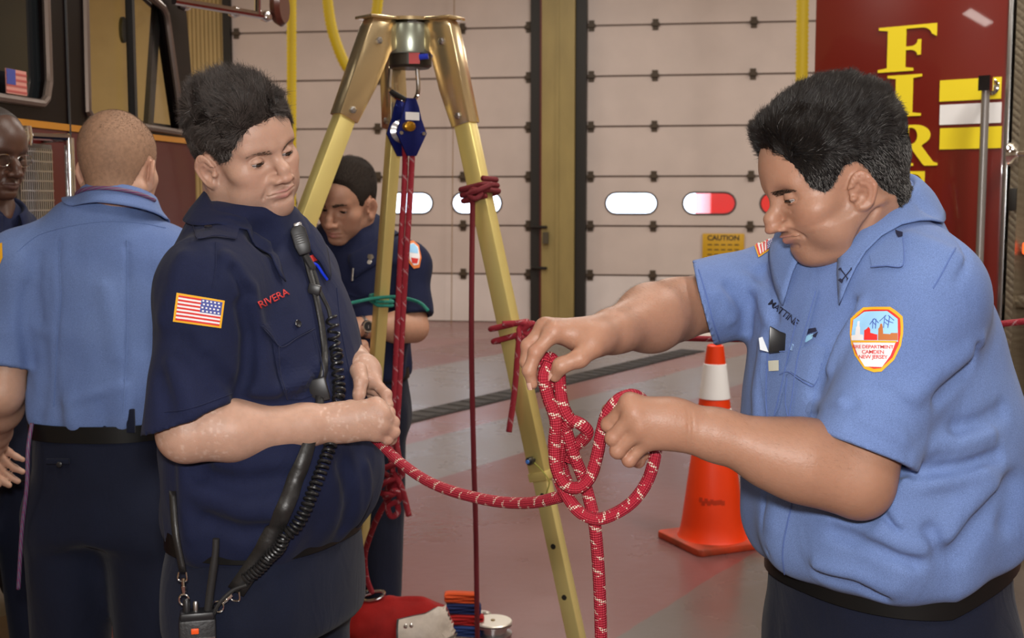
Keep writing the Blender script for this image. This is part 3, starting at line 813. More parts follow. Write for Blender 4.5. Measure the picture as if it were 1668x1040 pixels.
def hand_pose(wr, d, back, side=1, k=1.0, curl=0.5):
    """relaxed hand: d = direction of the metacarpals, back = back-of-hand normal, side = +1 thumb towards cross(d,back)"""
    wr = np.array(wr, float); d = nrm(d); b = np.array(back, float); b = nrm(b - d * (b @ d)); s = np.cross(d, b) * side
    m = [wr + d * (0.088 - 0.006 * abs(i - 1)) * k + s * (0.030 - 0.020 * i) * k for i in range(4)]; fs = []
    for i, q in enumerate(m):
        L = [0.042, 0.046, 0.043, 0.034][i] * k; pts = []; p = q; a = 0.25 + 0.1 * i
        for j, f in enumerate((1.0, 0.62, 0.48)):
            a += curl * (0.5 if j == 0 else 0.8); p = p + (d * math.cos(a) - b * math.sin(a)) * L * f; pts.append(p)
        fs.append(pts)
    t0 = wr + d * 0.020 * k + s * 0.024 * k - b * 0.006
    t = [t0, t0 + (d * 0.7 + s * 0.55 - b * 0.3) * 0.045 * k, t0 + (d * 1.5 + s * 0.75 - b * 0.6) * 0.040 * k, t0 + (d * 2.2 + s * 0.7 - b * 0.9) * 0.040 * k]
    return m, fs, t
def make_person(sp):
    """body with head, arms and hands; shirt, trousers, belt, boots as parts"""
    ctr, R, S = np.array(sp['ctr']), sp['R'], sp['S']; nb = np.array(sp['neck']); arms = sp['arms']; res = sp.get('res', 0.0045)
    def base(p):
        d = torso(to_local(p, ctr, R), S)
        for a in arms:
            d = smin(d, cap(p, nb - [0, 0, 0.03], a['sh'], 0.050, a.get('r1', 0.07) * 0.88), 0.06)
        for a in arms:
            d = sleeve_sdf(d, p, a['sh'], a['el'], a['t'], a.get('r1', 0.075), a.get('r2', 0.072), a.get('rin', 0.058), 0.06, 0.010, a.get('cutn'), a.get('cutp'))
        return d
    def base0(p, b0):
        d = b0(p)
        for c_, r_ in sp.get('vneck', []): d = ssub(d, sphere(p, c_, r_), 0.02)
        return d
    if sp.get('vneck'):
        _b = base; base = lambda p: base0(p, _b)
    folds = project_folds(base, sp.get('folds', []), sp.get('y0', 1.3), sp.get('y1', 4.5))
    zh = S[1][0] + 0.03
    def shirt(p):
        d = apply_folds(base(p), p, folds); q = to_local(p, ctr, R); a = np.arctan2(q[:, 0], q[:, 1]); w = np.exp(-((q[:, 2] - zh) / 0.06)**2)
        d = d - w * (0.005 * np.sin(a * 8 + 1.0) + 0.003 * np.sin(a * 15 + 2))
        d = d - F4(sp.get('rumple', 0.0025)) * vnoise(p * 15, 2) - 0.0015 * vnoise(p * np.array([40, 40, 18], F4), 5)
        for a_ in arms: d = sleeve_guard(d, p, a_['sh'], a_['el'], a_['t'], a_.get('rin', 0.058), a_.get('cutn'), a_.get('cutp'))
        return d
    pts = [np.array(a['sh']) for a in arms] + [np.array(a['sh']) + (np.array(a['el']) - a['sh']) * a['t'] for a in arms]
    lo = np.minimum(np.min(pts, 0) - 0.11, ctr + [-0.3, -0.3, S[0][0] - 0.02]); hi = np.maximum(np.max(pts, 0) + 0.11, ctr + [0.3, 0.3, S[-1][0] + 0.03]); lo[2] = S[0][0] - 0.03
    V, Q = net(shirt, lo, hi, res)
    # head
    h = dict(HP); h.update(sp['head']); O, Rh, sc = np.array(sp['O']), sp['Rh'], sp.get('sc', 1.0)
    nbl = to_local(nb[None].astype(F4), O, Rh, sc)[0]; h['neck_b'] = tuple(head_warp(nbl[None], h)[0])
    HV, HQ = net(lambda p: head_sdf(p, h), (-0.12, -0.22, -0.28), (0.12, 0.15, 0.16), sp.get('hres', 0.0017))
    parts = [(to_world(HV, O, Rh, sc), HQ)]; cols = [head_pigment(HV.astype(F4), sp['skin'], h, **sp.get('pig', {}))]
    skin = np.array(sp['skin'], F4); arm_nets = []
    for a in arms:
        def fn(p, a=a):
            d = arm_sdf(p, a['sh'], a['el'], a['wr'], a.get('k', 1.0), a.get('fu'), a.get('bulk', 1.0))
            if a.get('hand'):
                m, f, t = a['hand']; wr = np.array(a['wr']); d = smin(d, hand_sdf(p, wr + (np.array(m[1]) - wr) * 0.06, m, f, t, a.get('hk', 1.0), rp=0.0148), 0.018)
            return d
        P = [np.array(a['sh']) + (np.array(a['el']) - a['sh']) * 0.5, a['el'], a['wr']]
        if a.get('hand'): P += list(a['hand'][0]) + [x for f in a['hand'][1] for x in f] + list(a['hand'][2])
        P = np.array(P); n_ = net(fn, P.min(0) - 0.085, P.max(0) + 0.085, a.get('res', 0.0022)); parts.append(n_); arm_nets.append(n_)
        Vn = n_[0]; c = np.tile(skin, (len(Vn), 1)) * (1 + 0.05 * vnoise((Vn * 70).astype(F4), 3) + 0.04 * vnoise((Vn * 200).astype(F4), 4))[:, None]
        if sp.get('mottle'):
            w = np.clip((vnoise((Vn * 170).astype(F4), 8) + 0.6 * vnoise((Vn * 330).astype(F4), 9) - 0.40) * 2.0, 0, 1); ax = np.array(a['wr']) - a['el']; t = (Vn - a['el']) @ ax / (ax @ ax)
            w = w * np.where(t > 0.85, 0.36, np.where(t < 0.25, 0.28, 0.04)); c = c * (1 - w[:, None]) + np.array([0.72, 0.55, 0.47], F4) * w[:, None]
        if a.get('hand'):
            kn = np.zeros(len(Vn))
            for m_ in list(a['hand'][0]) + [f[0] for f in a['hand'][1]]: kn = np.maximum(kn, np.exp(-(np.linalg.norm(Vn - m_, axis=1) / 0.010)**2))
            c = c * (1 - kn[:, None] * np.array([0.0, 0.12, 0.10]))
        cols.append(c)
    hub_ = ctr + R @ np.array([0, S[-4][2], S[-4][0]])
    def core(p):
        d = smin(cap(p, ctr + [0, 0, S[0][0] + 0.05], hub_, 0.07, 0.07), cap(p, hub_, nb, 0.06, 0.05), 0.05)
        for a in arms: d = smin(d, cap(p, hub_, a['sh'], 0.05, 0.042), 0.05)
        return d
    CO = net(core, lo, hi + [0, 0, 0.1], 0.012); parts.append(CO); cols.append(np.tile(skin, (len(CO[0]), 1)))
    BV, BQ = merge_nets(parts); me = quads_mesh('person', BV, BQ); set_color(me, np.concatenate(cols)); body = new_obj('person', me, sp['skin_mat']); tag(body, sp['label'], 'person')
    if sp.get('eyes', True):
        eyeballs(body, O, Rh, h, sc, sp.get('gaze', 0.3)); lashes(body, O, Rh, h, sc, MATS.get('lash') or mat('lash', (0.012, 0.008, 0.007, 1), 0.6))
    # hair
    rng = np.random.default_rng(sp.get('seed', 3)); hr = sp['hair']; line = hr.get('line', HAIRLINE)
    QV, QQ = net(hair_fn(h, line, hr['top'], hr['side'], hr.get('noise', 0.003), hr.get('ns', 60), 3, hr.get('edge', 0.0012)), (-0.12, -0.16, -0.12), (0.12, 0.14, 0.19), 0.0035)
    qv = head_warp(QV.astype(F4), h); hm = poly_sd(qv[:, 1], qv[:, 2], line); QQ = QQ[(hm[QQ] < 0.002).all(1)]
    hair = new_obj('hair', quads_mesh('hair', to_world(QV, O, Rh, sc), QQ), hr['cap'], body)
    if hr.get('n'):
        P, N_ = surf_samples(QV, QQ, lambda c: np.ones(len(c)), hr['n'], rng); f = np.clip((P[:, 2] - 0.03) / 0.06, 0, 1)[:, None]
        cl = hr.get('clump', 30); wv = np.stack([vnoise((P * cl).astype(F4), 21), vnoise((P * cl).astype(F4), 23), vnoise((P * cl).astype(F4), 22)], 1)
        D = np.array(hr['comb']) * (0.6 * f + 0.3) + np.array([0, -0.2, -1.0]) * (1 - f) * 0.8 + wv * hr.get('wave', 0.6); D -= N_ * (D * N_).sum(1, keepdims=True); D /= np.linalg.norm(D, axis=1, keepdims=True)
        D += N_ * (hr.get('lift', 0.4) + hr.get('lift_top', 0.0) * f); D /= np.linalg.norm(D, axis=1, keepdims=True)
        Ln = (hr['ls'] + (hr['lt'] - hr['ls']) * f[:, 0]) * rng.uniform(0.6, 1.25, len(P))
        hair_strands('hair_strands', to_world(P - N_ * 0.0005, O, Rh, sc), D @ np.array(Rh).T, Ln * sc, hr.get('rad', 0.00026), hr['mat'], hair, 0.12, 0.0, 5, rng)
    if hr.get('brow'): brows(body, HV, HQ, h, O, Rh, sc, hr['brow'], hr.get('brow_n', 800), hr.get('brow_z', 0.017), 1.0, arch=hr.get('arch', 0.004))
    so = new_obj('shirt', quads_mesh('shirt', V, Q), sp['shirt_mat'], body)
    c = sp['collar']; collar('collar', c['p'], c['R'], c.get('a', 0.076), c.get('b', 0.078), shirt, sp['shirt_mat'], so, **c.get('kw', {}))
    # trousers
    zb = S[1][0] + 0.02; T = [(0.80, 0, 0.0, S[1][3] * 1.0, S[1][4] * 1.05), (0.90, 0, 0.0, S[1][3], S[1][4] * 1.05), (zb, 0, S[1][2], S[1][3] * 0.955, S[1][4] * 0.95), (zb + 0.06, 0, S[1][2], S[1][3] * 0.94, S[1][4] * 0.93)]
    hips = [to_world([[sx * 0.095, 0.0, 0.84]], ctr, R)[0] for sx in (-1, 1)]; feet_ = [to_world([[sx * 0.12, sy, 0.09]], ctr, R)[0] for sx, sy in ((-1, 0.03), (1, -0.02))]
    def trs(p):
        d = torso(to_local(p, ctr, R), T)
        for a_, b_ in zip(hips, feet_): d = smin(d, cap(p, a_, b_, 0.100, 0.072), 0.05)
        return d - 0.004 * vnoise(p * np.array([18, 18, 7], F4), 4)
    TV, TQ = net(trs, ctr + [-0.32, -0.32, 0.0], ctr + [0.32, 0.32, zb + 0.08], sp.get('tres', 0.009)); new_obj('trousers', quads_mesh('trousers', TV, TQ), M_NAVY_TROUSER, body)
    belt_ring(T, sp.get('belt_z', zb - 0.005), ctr, R, 0.005, 0.036).build('belt', M_BELT, body, smooth=True)
    boots(body, [f_ - [0, 0, 0.09] for f_ in feet_], R, M_BOOT)
    return dict(body=body, shirt=so, drape=Drape(V, Q), sdf=shirt, ctr=ctr, R=R, O=O, Rh=Rh, h=h, sc=sc)
# ================================================================= the place
M_TAN = mat('tan_wall', srgb(192, 168, 116), 0.7, noise=0.06, nscale=3)
M_DARK = mat('dark_track', srgb(30, 26, 22), 0.6)
M_POST = mat('olive_post', srgb(150, 132, 80), 0.55, noise=0.12, nscale=5, aniso=(1, 1, 0.3))
M_STEEL = mat('steel', (0.55, 0.55, 0.56, 1), 0.28, 1.0)
M_CHROME = mat('chrome', (0.8, 0.8, 0.82, 1), 0.08, 1.0)
M_BLACK = mat('black_plastic', (0.012, 0.012, 0.014, 1), 0.4)
M_RUBBER = mat('black_rubber', (0.015, 0.014, 0.014, 1), 0.65)

# floor: painted lanes running at an angle to the view
def floor_material():
    m = bpy.data.materials.new('painted_floor'); m.use_nodes = True; nt = m.node_tree; b = nt.nodes['Principled BSDF']
    L = nt.links.new; N = nt.nodes.new
    tc = N('ShaderNodeTexCoord')
    n2 = np.array([0.832, -0.554, 0.0])
    dot = N('ShaderNodeVectorMath'); dot.operation = 'DOT_PRODUCT'; dot.inputs[1].default_value = tuple(n2)
    L(tc.outputs['Object'], dot.inputs[0])
    t = lambda px, py: float(WF(px, py) @ n2)
    e = [t(742, 700), t(640, 800), t(1100, 972)]
    T0, T1 = -9.0, 3.0
    mr = N('ShaderNodeMapRange'); mr.inputs[1].default_value = T0; mr.inputs[2].default_value = T1
    wob = N('ShaderNodeTexNoise'); wob.inputs['Scale'].default_value = 3.0; L(tc.outputs['Object'], wob.inputs['Vector'])
    ma = N('ShaderNodeMath'); ma.operation = 'MULTIPLY_ADD'; ma.inputs[1].default_value = 0.05
    L(wob.outputs['Fac'], ma.inputs[0]); L(dot.outputs['Value'], ma.inputs[2]); L(ma.outputs[0], mr.inputs[0])
    r = N('ShaderNodeValToRGB'); cr = r.color_ramp; cr.interpolation = 'CONSTANT'
    red, grey = srgb(130, 90, 88), srgb(122, 116, 116)
    dgrey = srgb(96, 88, 84); red2 = srgb(114, 74, 72)
    stops = [(T0, red), (t(742, 560), red2), (t(742, 590), grey), (t(742, 672), red), (e[0] + 0.02, grey), (e[1] + 0.02, red2), (e[2] + 0.02, dgrey), (e[2] + 1.5, red2)]
    cr.elements[0].position = 0; cr.elements[0].color = stops[0][1]
    cr.elements[1].position = (stops[1][0] - T0) / (T1 - T0); cr.elements[1].color = stops[1][1]
    for tt, c in stops[2:]:
        el = cr.elements.new((tt - T0) / (T1 - T0)); el.color = c
    L(mr.outputs[0], r.inputs['Fac'])
    dn = N('ShaderNodeTexNoise'); dn.inputs['Scale'].default_value = 1.4; dn.inputs['Detail'].default_value = 5; L(tc.outputs['Object'], dn.inputs['Vector'])
    dr = N('ShaderNodeValToRGB'); dr.color_ramp.elements[0].color = (0.86, 0.85, 0.85, 1); dr.color_ramp.elements[1].color = (1.08, 1.07, 1.07, 1)
    dr.color_ramp.elements[0].position = 0.25; dr.color_ramp.elements[1].position = 0.75; L(dn.outputs['Fac'], dr.inputs['Fac'])
    mx = N('ShaderNodeMix'); mx.data_type = 'RGBA'; mx.blend_type = 'MULTIPLY'; mx.inputs[0].default_value = 1
    L(r.outputs['Color'], mx.inputs[6]); L(dr.outputs['Color'], mx.inputs[7]); L(mx.outputs[2], b.inputs['Base Color'])
    rr = N('ShaderNodeMapRange'); rr.inputs[3].default_value = 0.16; rr.inputs[4].default_value = 0.42; L(dn.outputs['Fac'], rr.inputs[0]); L(rr.outputs[0], b.inputs['Roughness'])
    bn = N('ShaderNodeTexNoise'); bn.inputs['Scale'].default_value = 14; bn.inputs['Detail'].default_value = 4; L(tc.outputs['Object'], bn.inputs['Vector'])
    bp = N('ShaderNodeBump'); bp.inputs['Strength'].default_value = 0.06; bp.inputs['Distance'].default_value = 0.02; L(bn.outputs['Fac'], bp.inputs['Height']); L(bp.outputs['Normal'], b.inputs['Normal'])
    return m
FX0, FX1, FY0, FY1 = -8.0, 9.0, -4.0, 18.5
b = MB(); b.add([(FX0, FY0, 0), (FX1, FY0, 0), (FX1, FY1, 0), (FX0, FY1, 0)], [(0, 1, 2, 3)])
floor = b.build('floor', floor_material()); floor['kind'] = 'structure'
# trench drain set in the floor
dv = nrm((0.554, 0.832, 0)); nv = np.array([0.832, -0.554, 0]); c0 = WF(742, 664)
tr = MB()
tr.box(c0 + dv * 0.6 + np.array([0, 0, 0.002]), (0.26, 7.0, 0.012), np.stack([nv, dv, [0, 0, 1]], 1))
trench = tr.build('trim_1', mat('drain_iron', srgb(40, 36, 35), 0.7, noise=0.2)); tag(trench, 'dark iron trench drain crossing the painted floor', None, None, 'structure')
for i in range(40):
    s = MB(); s.box(c0 + dv * (-2.8 + i * 0.17) + np.array([0, 0, 0.0085]), (0.21, 0.10, 0.007), np.stack([nv, dv, [0, 0, 1]], 1))
    adopt_to_mesh(s.build('grate', mat('grate_iron', srgb(54, 50, 48), 0.65)), trench)

# far wall with two sectional doors: right side a little nearer
WA = math.radians(9.0)
wu = np.array([math.cos(WA), -math.sin(WA), 0]); ww = np.array([-math.sin(WA), -math.cos(WA), 0]); wo = np.array([-1.51, 15.6, 0])
def on_wall(px, py, off=0.0):
    d = W(px, py, 1.0) - np.array([0, 0, CAMZ]); c = np.array([0, 0, CAMZ])
    return c + d * (((wo + ww * off - c) @ ww) / (d @ ww))
def wx(px, off=0.0): return float((on_wall(px, 400, off) - wo) @ wu)
WR = np.stack([wu, -ww, [0, 0, 1]], 1)
def wbox(mb, x0, x1, z0, z1, o0, o1):
    """box on the far wall; o = distance in front of the wall plane"""
    mb.box(wo + wu * (x0 + x1) / 2 + ww * (o0 + o1) / 2 + np.array([0, 0, (z0 + z1) / 2]), (x1 - x0, abs(o1 - o0), z1 - z0), WR)
xl0, xl1, xr0, xr1 = wx(386), wx(868), wx(956), wx(956) + 3.85
SEC, NSEC = 0.605, 7
m_panel = mat('door_panel', srgb(205, 190, 182), 0.55, noise=0.05, nscale=2.5)
m_panel2 = mat('door_panel_bottom', srgb(222, 212, 208), 0.55, noise=0.06, nscale=2.5)
m_glass = mat('door_glass', (0.9, 0.95, 1, 1), 0.05)
m_glass.node_tree.nodes['Principled BSDF'].inputs['Transmission Weight'].default_value = 1.0
m_glass.node_tree.nodes['Principled BSDF'].inputs['IOR'].default_value = 1.05
m_hinge = mat('hinge_grime', srgb(70, 56, 40), 0.6)
m_seal = mat('window_seal', srgb(46, 42, 40), 0.6)
def stadium(w, h, n=8):
    r = h / 2; pts = []
    for s, cx in ((1, w / 2 - r), (-1, -w / 2 + r)):
        for k in range(n + 1):
            a = -PI / 2 + PI * k / n
            pts.append((cx + s * r * math.cos(a), s * r * math.sin(a)))
    return pts
def section(x0, x1, z0, z1, holes, matl, parent):
    """one door section with stadium windows cut in; ribbed edge grooves real"""
    bm = bmesh.new(); g = 0.012
    ring = [(x0, z0 + g), (x1, z0 + g), (x1, z1 - g), (x0, z1 - g)]
    vs = [bm.verts.new(wo + wu * x + ww * 0.05 + np.array([0, 0, z])) for x, z in ring]
    es = [bm.edges.new((vs[i], vs[(i + 1) % 4])) for i in range(4)]
    for (hx, hz, w, h) in holes:
        hv = [bm.verts.new(wo + wu * (hx + a) + ww * 0.05 + np.array([0, 0, hz + c])) for a, c in stadium(w, h)]
        es += [bm.edges.new((hv[i], hv[(i + 1) % len(hv)])) for i in range(len(hv))]
    fs = bmesh.ops.triangle_fill(bm, edges=es, use_beauty=True)
    faces = [f for f in fs['geom'] if isinstance(f, bmesh.types.BMFace)]
    ex = bmesh.ops.extrude_face_region(bm, geom=faces)
    bmesh.ops.translate(bm, vec=Vector(-ww * 0.05), verts=[v for v in ex['geom'] if isinstance(v, bmesh.types.BMVert)])
    bmesh.ops.recalc_face_normals(bm, faces=bm.faces)
    me = bpy.data.meshes.new('door_section'); bm.to_mesh(me); bm.free()
    return new_obj('door_section', me, matl, parent)
def garage_door(name, x0, x1, wins, hinges):
    root = MB(); wbox(root, x0, x1, 0, 0.012, 0.005, 0.045)
    for k in range(1, NSEC): wbox(root, x0, x1, k * SEC - 0.02, k * SEC + 0.02, 0.008, 0.030)
    root = root.build(name, mat('door_joint', srgb(120, 104, 96), 0.6)); root['kind'] = 'structure'
    for k in range(NSEC):
        hol = [(wx_, 2.46 * SEC, 0.62, 0.25) for wx_ in wins] if k == 2 else []
        section(x0, x1, k * SEC, (k + 1) * SEC, hol, m_panel2 if k == 0 else m_panel, root)
    for w_ in wins:
        fr = wo + wu * w_ + ww * 0.052 + np.array([0, 0, 2.46 * SEC])
        ring = [fr + wu * a + np.array([0, 0, c]) for a, c in stadium(0.63, 0.26)]
        s = MB(); s.tube(ring, 0.012, 6, closed=True); so = s.build('window_seal', m_seal, root, smooth=True)
        p = MB(); p.prism(stadium(0.63, 0.26), -0.003, 0.003, (fr - ww * 0.025, wu, np.array([0, 0, 1.0]), ww)); p.build('window_pane', m_glass, root)
    for hx in hinges:
        for k in range(1, NSEC):
            h = MB(); wbox(h, hx - 0.035, hx + 0.035, k * SEC - 0.065, k * SEC + 0.065, 0.05, 0.062); wbox(h, hx - 0.05, hx + 0.05, k * SEC - 0.02, k * SEC + 0.02, 0.055, 0.085)
            h.build('hinge', m_hinge, root)
    return root
door1 = garage_door('door_1', xl0, xl1, [wx(p) for p in (448, 557, 667, 778)], [wx(p) for p in (395, 482, 619, 756, 862)])
door2 = garage_door('door_2', xr0, xr1, [wx(p) for p in (1028, 1154, 1280, 1404)], [wx(p) for p in (962, 1064, 1221, 1378, 1450)])
door1['label'] = 'white sectional garage door behind the gold tripod'; door2['label'] = 'white sectional garage door behind the orange cone, bearing a yellow caution sign'
# wall around the doors
H = 5.2
w = MB(); wbox(w, xl1, xr0, 0, H, -0.35, 0.02); wbox(w, wx(200) - 4, xl0, 0, H, -0.35, 0.02); wbox(w, xr1, xr1 + 4.5, 0, H, -0.35, 0.02); wbox(w, xl0, xr1, NSEC * SEC, H, -0.35, 0.03)
wall_back = w.build('wall_back', M_TAN); wall_back['kind'] = 'structure'
p = MB(); wbox(p, wx(887), wx(939), 0, H, 0.02, 0.30)
post = p.build('pillar', M_POST); tag(post, 'olive yellow pillar between the two garage doors', None, None, 'structure')
for (a, c, o) in ((wx(868), wx(884), 0.22), (wx(940), wx(956), 0.22), (wx(376), wx(388), 0.12)):
    q = MB(); wbox(q, a, c, 0, H, 0.02, o); adopt_to_mesh(q.build('door_track', M_DARK), post)
q = MB(); wbox(q, wx(883.5), wx(887.5), 0, H, 0.02, 0.26); adopt_to_mesh(q.build('red_edge', mat('red_edge', srgb(96, 20, 14), 0.5)), post)
q = MB(); wbox(q, wx(910), wx(914), 0, H, 0.30, 0.315); adopt_to_mesh(q.build('flange', M_POST), post)
q = MB(); wbox(q, wx(890), wx(899), 1.0, 1.14, 0.30, 0.36); adopt_to_mesh(q.build('switch_box', mat('switch_box', srgb(74, 66, 48), 0.5)), post)
for z in (0.7, 1.2):
    q = MB(); q.tube([wo + wu * wx(870) + ww * 0.24 + np.array([0, 0, z]), wo + wu * wx(896) + ww * 0.34 + np.array([0, 0, z])], 0.018, 8); adopt_to_mesh(q.build('track_bracket', M_DARK), post)
# remaining room shell
def shell(name, vs, matl):
    s = MB(); s.add(vs, [(0, 1, 2, 3)]); o = s.build(name, matl); o['kind'] = 'structure'; return o
m_white = mat('bay_wall', srgb(196, 182, 160), 0.7, noise=0.04, nscale=2)
shell('wall_left', [(-6.2, FY0, 0), (-6.2, FY1, 0), (-6.2, FY1, H), (-6.2, FY0, H)], M_TAN)
shell('wall_right', [(8.0, FY0, 0), (8.0, FY1, 0), (8.0, FY1, H), (8.0, FY0, H)], m_white)
shell('wall_front', [(FX0, FY0, 0), (FX1, FY0, 0), (FX1, FY0, H), (FX0, FY0, H)], m_white)
shell('ceiling', [(FX0, FY0, H), (FX1, FY0, H), (FX1, FY1, H), (FX0, FY1, H)], m_white)
# ribbed partition left of the doors
for i in range(14):
    x = wx(300) + i * 0.055
    if x > wx(374): break
    q = MB(); wbox(q, x, x + 0.03, 0, H, 0.02, 0.05); adopt_to_mesh(q.build('rib', M_TAN), wall_back)
# white line on the floor in front of the doors
q = MB(); c = WF(1150, 546); q.box(c + np.array([0.2, 0, 0.003]), (2.4, 0.45, 0.004), rotz(-WA)); ln = q.build('trim_2', mat('white_line', srgb(235, 228, 222), 0.5)); tag(ln, 'white line painted across the floor before the doors', None, None, 'structure')

# caution sign on the right door
cs = thing('caution_sign', 'yellow caution sign on the garage door left of the blue-shirted man', 'sign', tuple(on_wall(1178, 405, 0.07)))
sw, sh = 0.50, 0.36
q = MB(); q.box((0, 0, 0), (sw, 0.012, sh), WR); q.build('plate', mat('sign_yellow', srgb(206, 160, 20), 0.45), cs, bevel=0.004)
def text_mesh(txt, size, extr=0.0, align='CENTER', space=1.0, shear=0.0, bold=0.0):
    cu = bpy.data.curves.new('txt', 'FONT'); cu.body = txt; cu.size = size; cu.align_x = align; cu.align_y = 'CENTER'; cu.extrude = extr; cu.space_character = space; cu.shear = shear; cu.offset = bold
    cu.resolution_u = 3
    o = bpy.data.objects.new('txt', cu); COL.objects.link(o)
    dg = bpy.context.evaluated_depsgraph_get(); me = bpy.data.meshes.new_from_object(o.evaluated_get(dg))
    bpy.data.objects.remove(o); bpy.data.curves.remove(cu); return me
def flat_text(name, txt, size, origin, u, v, matl, parent, extr=0.001, **k):
    me = text_mesh(txt, size, extr, **k); u = np.array(u); v = np.array(v); n = np.cross(u, v)
    co = np.array([tuple(x.co) for x in me.vertices]); co = np.array(origin) + co[:, :1] * u + co[:, 1:2] * v + co[:, 2:3] * n
    me.vertices.foreach_set('co', co.astype(F4).ravel()); me.update()
    return new_obj(name, me, matl, parent)
M_INK = mat('sign_ink', (0.02, 0.02, 0.02, 1), 0.6)
zup = np.array([0, 0, 1.0])
flat_text('heading', 'CAUTION', 0.085, ww * 0.008 + zup * 0.125, wu, zup, M_INK, cs, bold=0.002)
for k, s_ in enumerate(('- - - - - -', '- - - - - - -', '- - - - - -')):
    q = MB()
    for j in range(5): q.box(ww * 0.008 + zup * (0.045 - k * 0.06) + wu * (-0.16 + j * 0.08), (0.055, 0.002, 0.012), WR)
    q.build('print_line', M_INK, cs)

# yellow corrugated exhaust hoses hanging from above
M_HOSE = mat('yellow_hose', srgb(206, 178, 22), 0.5)
def hose(pts, r, label):
    P = resample(spline(pts, 60), 0.018); m = MB()
    rs = [r * (1.0 if i % 2 else 0.86) for i in range(len(P))]
    m.tube(P, rs, 14); o = m.build('exhaust_hose', M_HOSE, smooth=True, angle=80)
    tag(o, label, 'hose', 'yellow exhaust hoses'); return o
up = np.array([0, 0, 1.4])
hose([W(476, -260, 11.5), W(475, -20, 11.5), W(475, 200, 11.5), W(474, 420, 11.5)], 0.047, 'straight yellow corrugated hose hanging beside the dark spiky hair')
hose([W(528, -240, 11.0), W(530, -40, 11.0), W(545, 62, 11.0), W(575, 118, 11.0), W(603, 70, 11.0), W(618, -30, 11.0), W(620, -240, 11.0)], 0.050, 'looped yellow corrugated hose behind the top of the tripod')
hose([W(1310, -240, 10.5), W(1307, 40, 10.5), W(1304, 300, 10.5), W(1303, 600, 10.5)], 0.055, 'yellow corrugated hose beside the red truck panel')
# pull cord of the left door
q = thing('pull_cord', 'thin cord with a weight hanging in front of the left garage door', 'cord', tuple(on_wall(735, 548, 0.4)))
m_ = MB(); m_.tube([on_wall(740, -20, 0.4), on_wall(735, 545, 0.4)], 0.006, 6); adopt(m_.build('cord', mat('cord', srgb(150, 120, 84), 0.8)), q)
m_ = MB(); m_.lathe([(0.004, 0.05), (0.02, 0.03), (0.026, 0), (0.022, -0.03), (0.006, -0.04)], on_wall(735, 547, 0.4), 12); adopt(m_.build('weight', M_DARK, smooth=True), q)

# a red vehicle parked outside, glimpsed through the door windows
oc = W(1196, 420, 19.5); ov = thing('parked_fire_vehicle', 'red vehicle parked outside, glimpsed through a garage door window', 'vehicle', (oc[0], oc[1], 0.0))
m_or = mat('outside_red', srgb(214, 40, 30), 0.4); m_ow = mat('outside_white', srgb(240, 240, 240), 0.4)
q = MB(); q.prism([(-0.42, 0.45), (1.9, 0.45), (1.9, 1.62), (1.2, 1.62), (0.75, 1.18), (-0.42, 1.10)], 0.0, 1.7, (np.zeros(3), np.array([1.0, 0, 0]), np.array([0, 0, 1.0]), np.array([0, 1.0, 0]))); q.build('body', m_or, ov, bevel=0.03)
q = MB(); q.box((0.6, 0.8, 1.50), (2.0, 1.6, 0.75)); q.build('cab', m_or, ov, bevel=0.06)
q = MB(); q.box((0.6, -0.006, 1.05), (2.3, 0.01, 0.10)); q.build('white_band', m_ow, ov)
for x in (0.1, 1.4):
    q = MB(); q.lathe([(0.12, -0.1), (0.30, -0.1), (0.34, 0), (0.30, 0.1), (0.12, 0.1)], (x, 0.1, 0.34), 24, rotx(PI / 2)); q.build('wheel', M_RUBBER, ov, smooth=True)
# ================================================================= fire trucks
M_RED = mat('truck_red', srgb(112, 22, 8), 0.30, coat=0.4, noise=0.05, nscale=2)
M_RED2 = mat('truck_red_dark', srgb(74, 9, 5), 0.35, coat=0.08, spec=0.2)
M_BLK = mat('truck_black', (0.006, 0.003, 0.003, 1), 0.35, coat=0.0, spec=0.12)
M_GOLD = mat('gold_leaf', srgb(196, 132, 40), 0.35, 0.3)
M_YREF = mat('yellow_reflective', (1.0, 0.80, 0.03, 1), 0.35)
M_WREF = mat('white_reflective', (0.97, 0.97, 0.97, 1), 0.35)
def tread_mat(name, col, sc):
    m = mat(name, col, 0.38, 0.85)
    nt = m.node_tree; L = nt.links.new; b = nt.nodes['Principled BSDF']
    tc = nt.nodes.new('ShaderNodeTexCoord'); mp = nt.nodes.new('ShaderNodeMapping'); mp.inputs['Rotation'].default_value = (0.6, 0.6, 0.785); mp.inputs['Scale'].default_value = (sc, sc, sc)
    ck = nt.nodes.new('ShaderNodeTexVoronoi'); ck.inputs['Scale'].default_value = 1.0; ck.inputs['Randomness'].default_value = 0.0
    bp = nt.nodes.new('ShaderNodeBump'); bp.inputs['Strength'].default_value = 0.7; bp.inputs['Distance'].default_value = 0.004; bp.invert = True
    L(tc.outputs['Object'], mp.inputs['Vector']); L(mp.outputs['Vector'], ck.inputs['Vector']); L(ck.outputs['Distance'], bp.inputs['Height']); L(bp.outputs['Normal'], b.inputs['Normal'])
    return m
M_TREAD = tread_mat('tread_plate', srgb(150, 140, 122), 45)

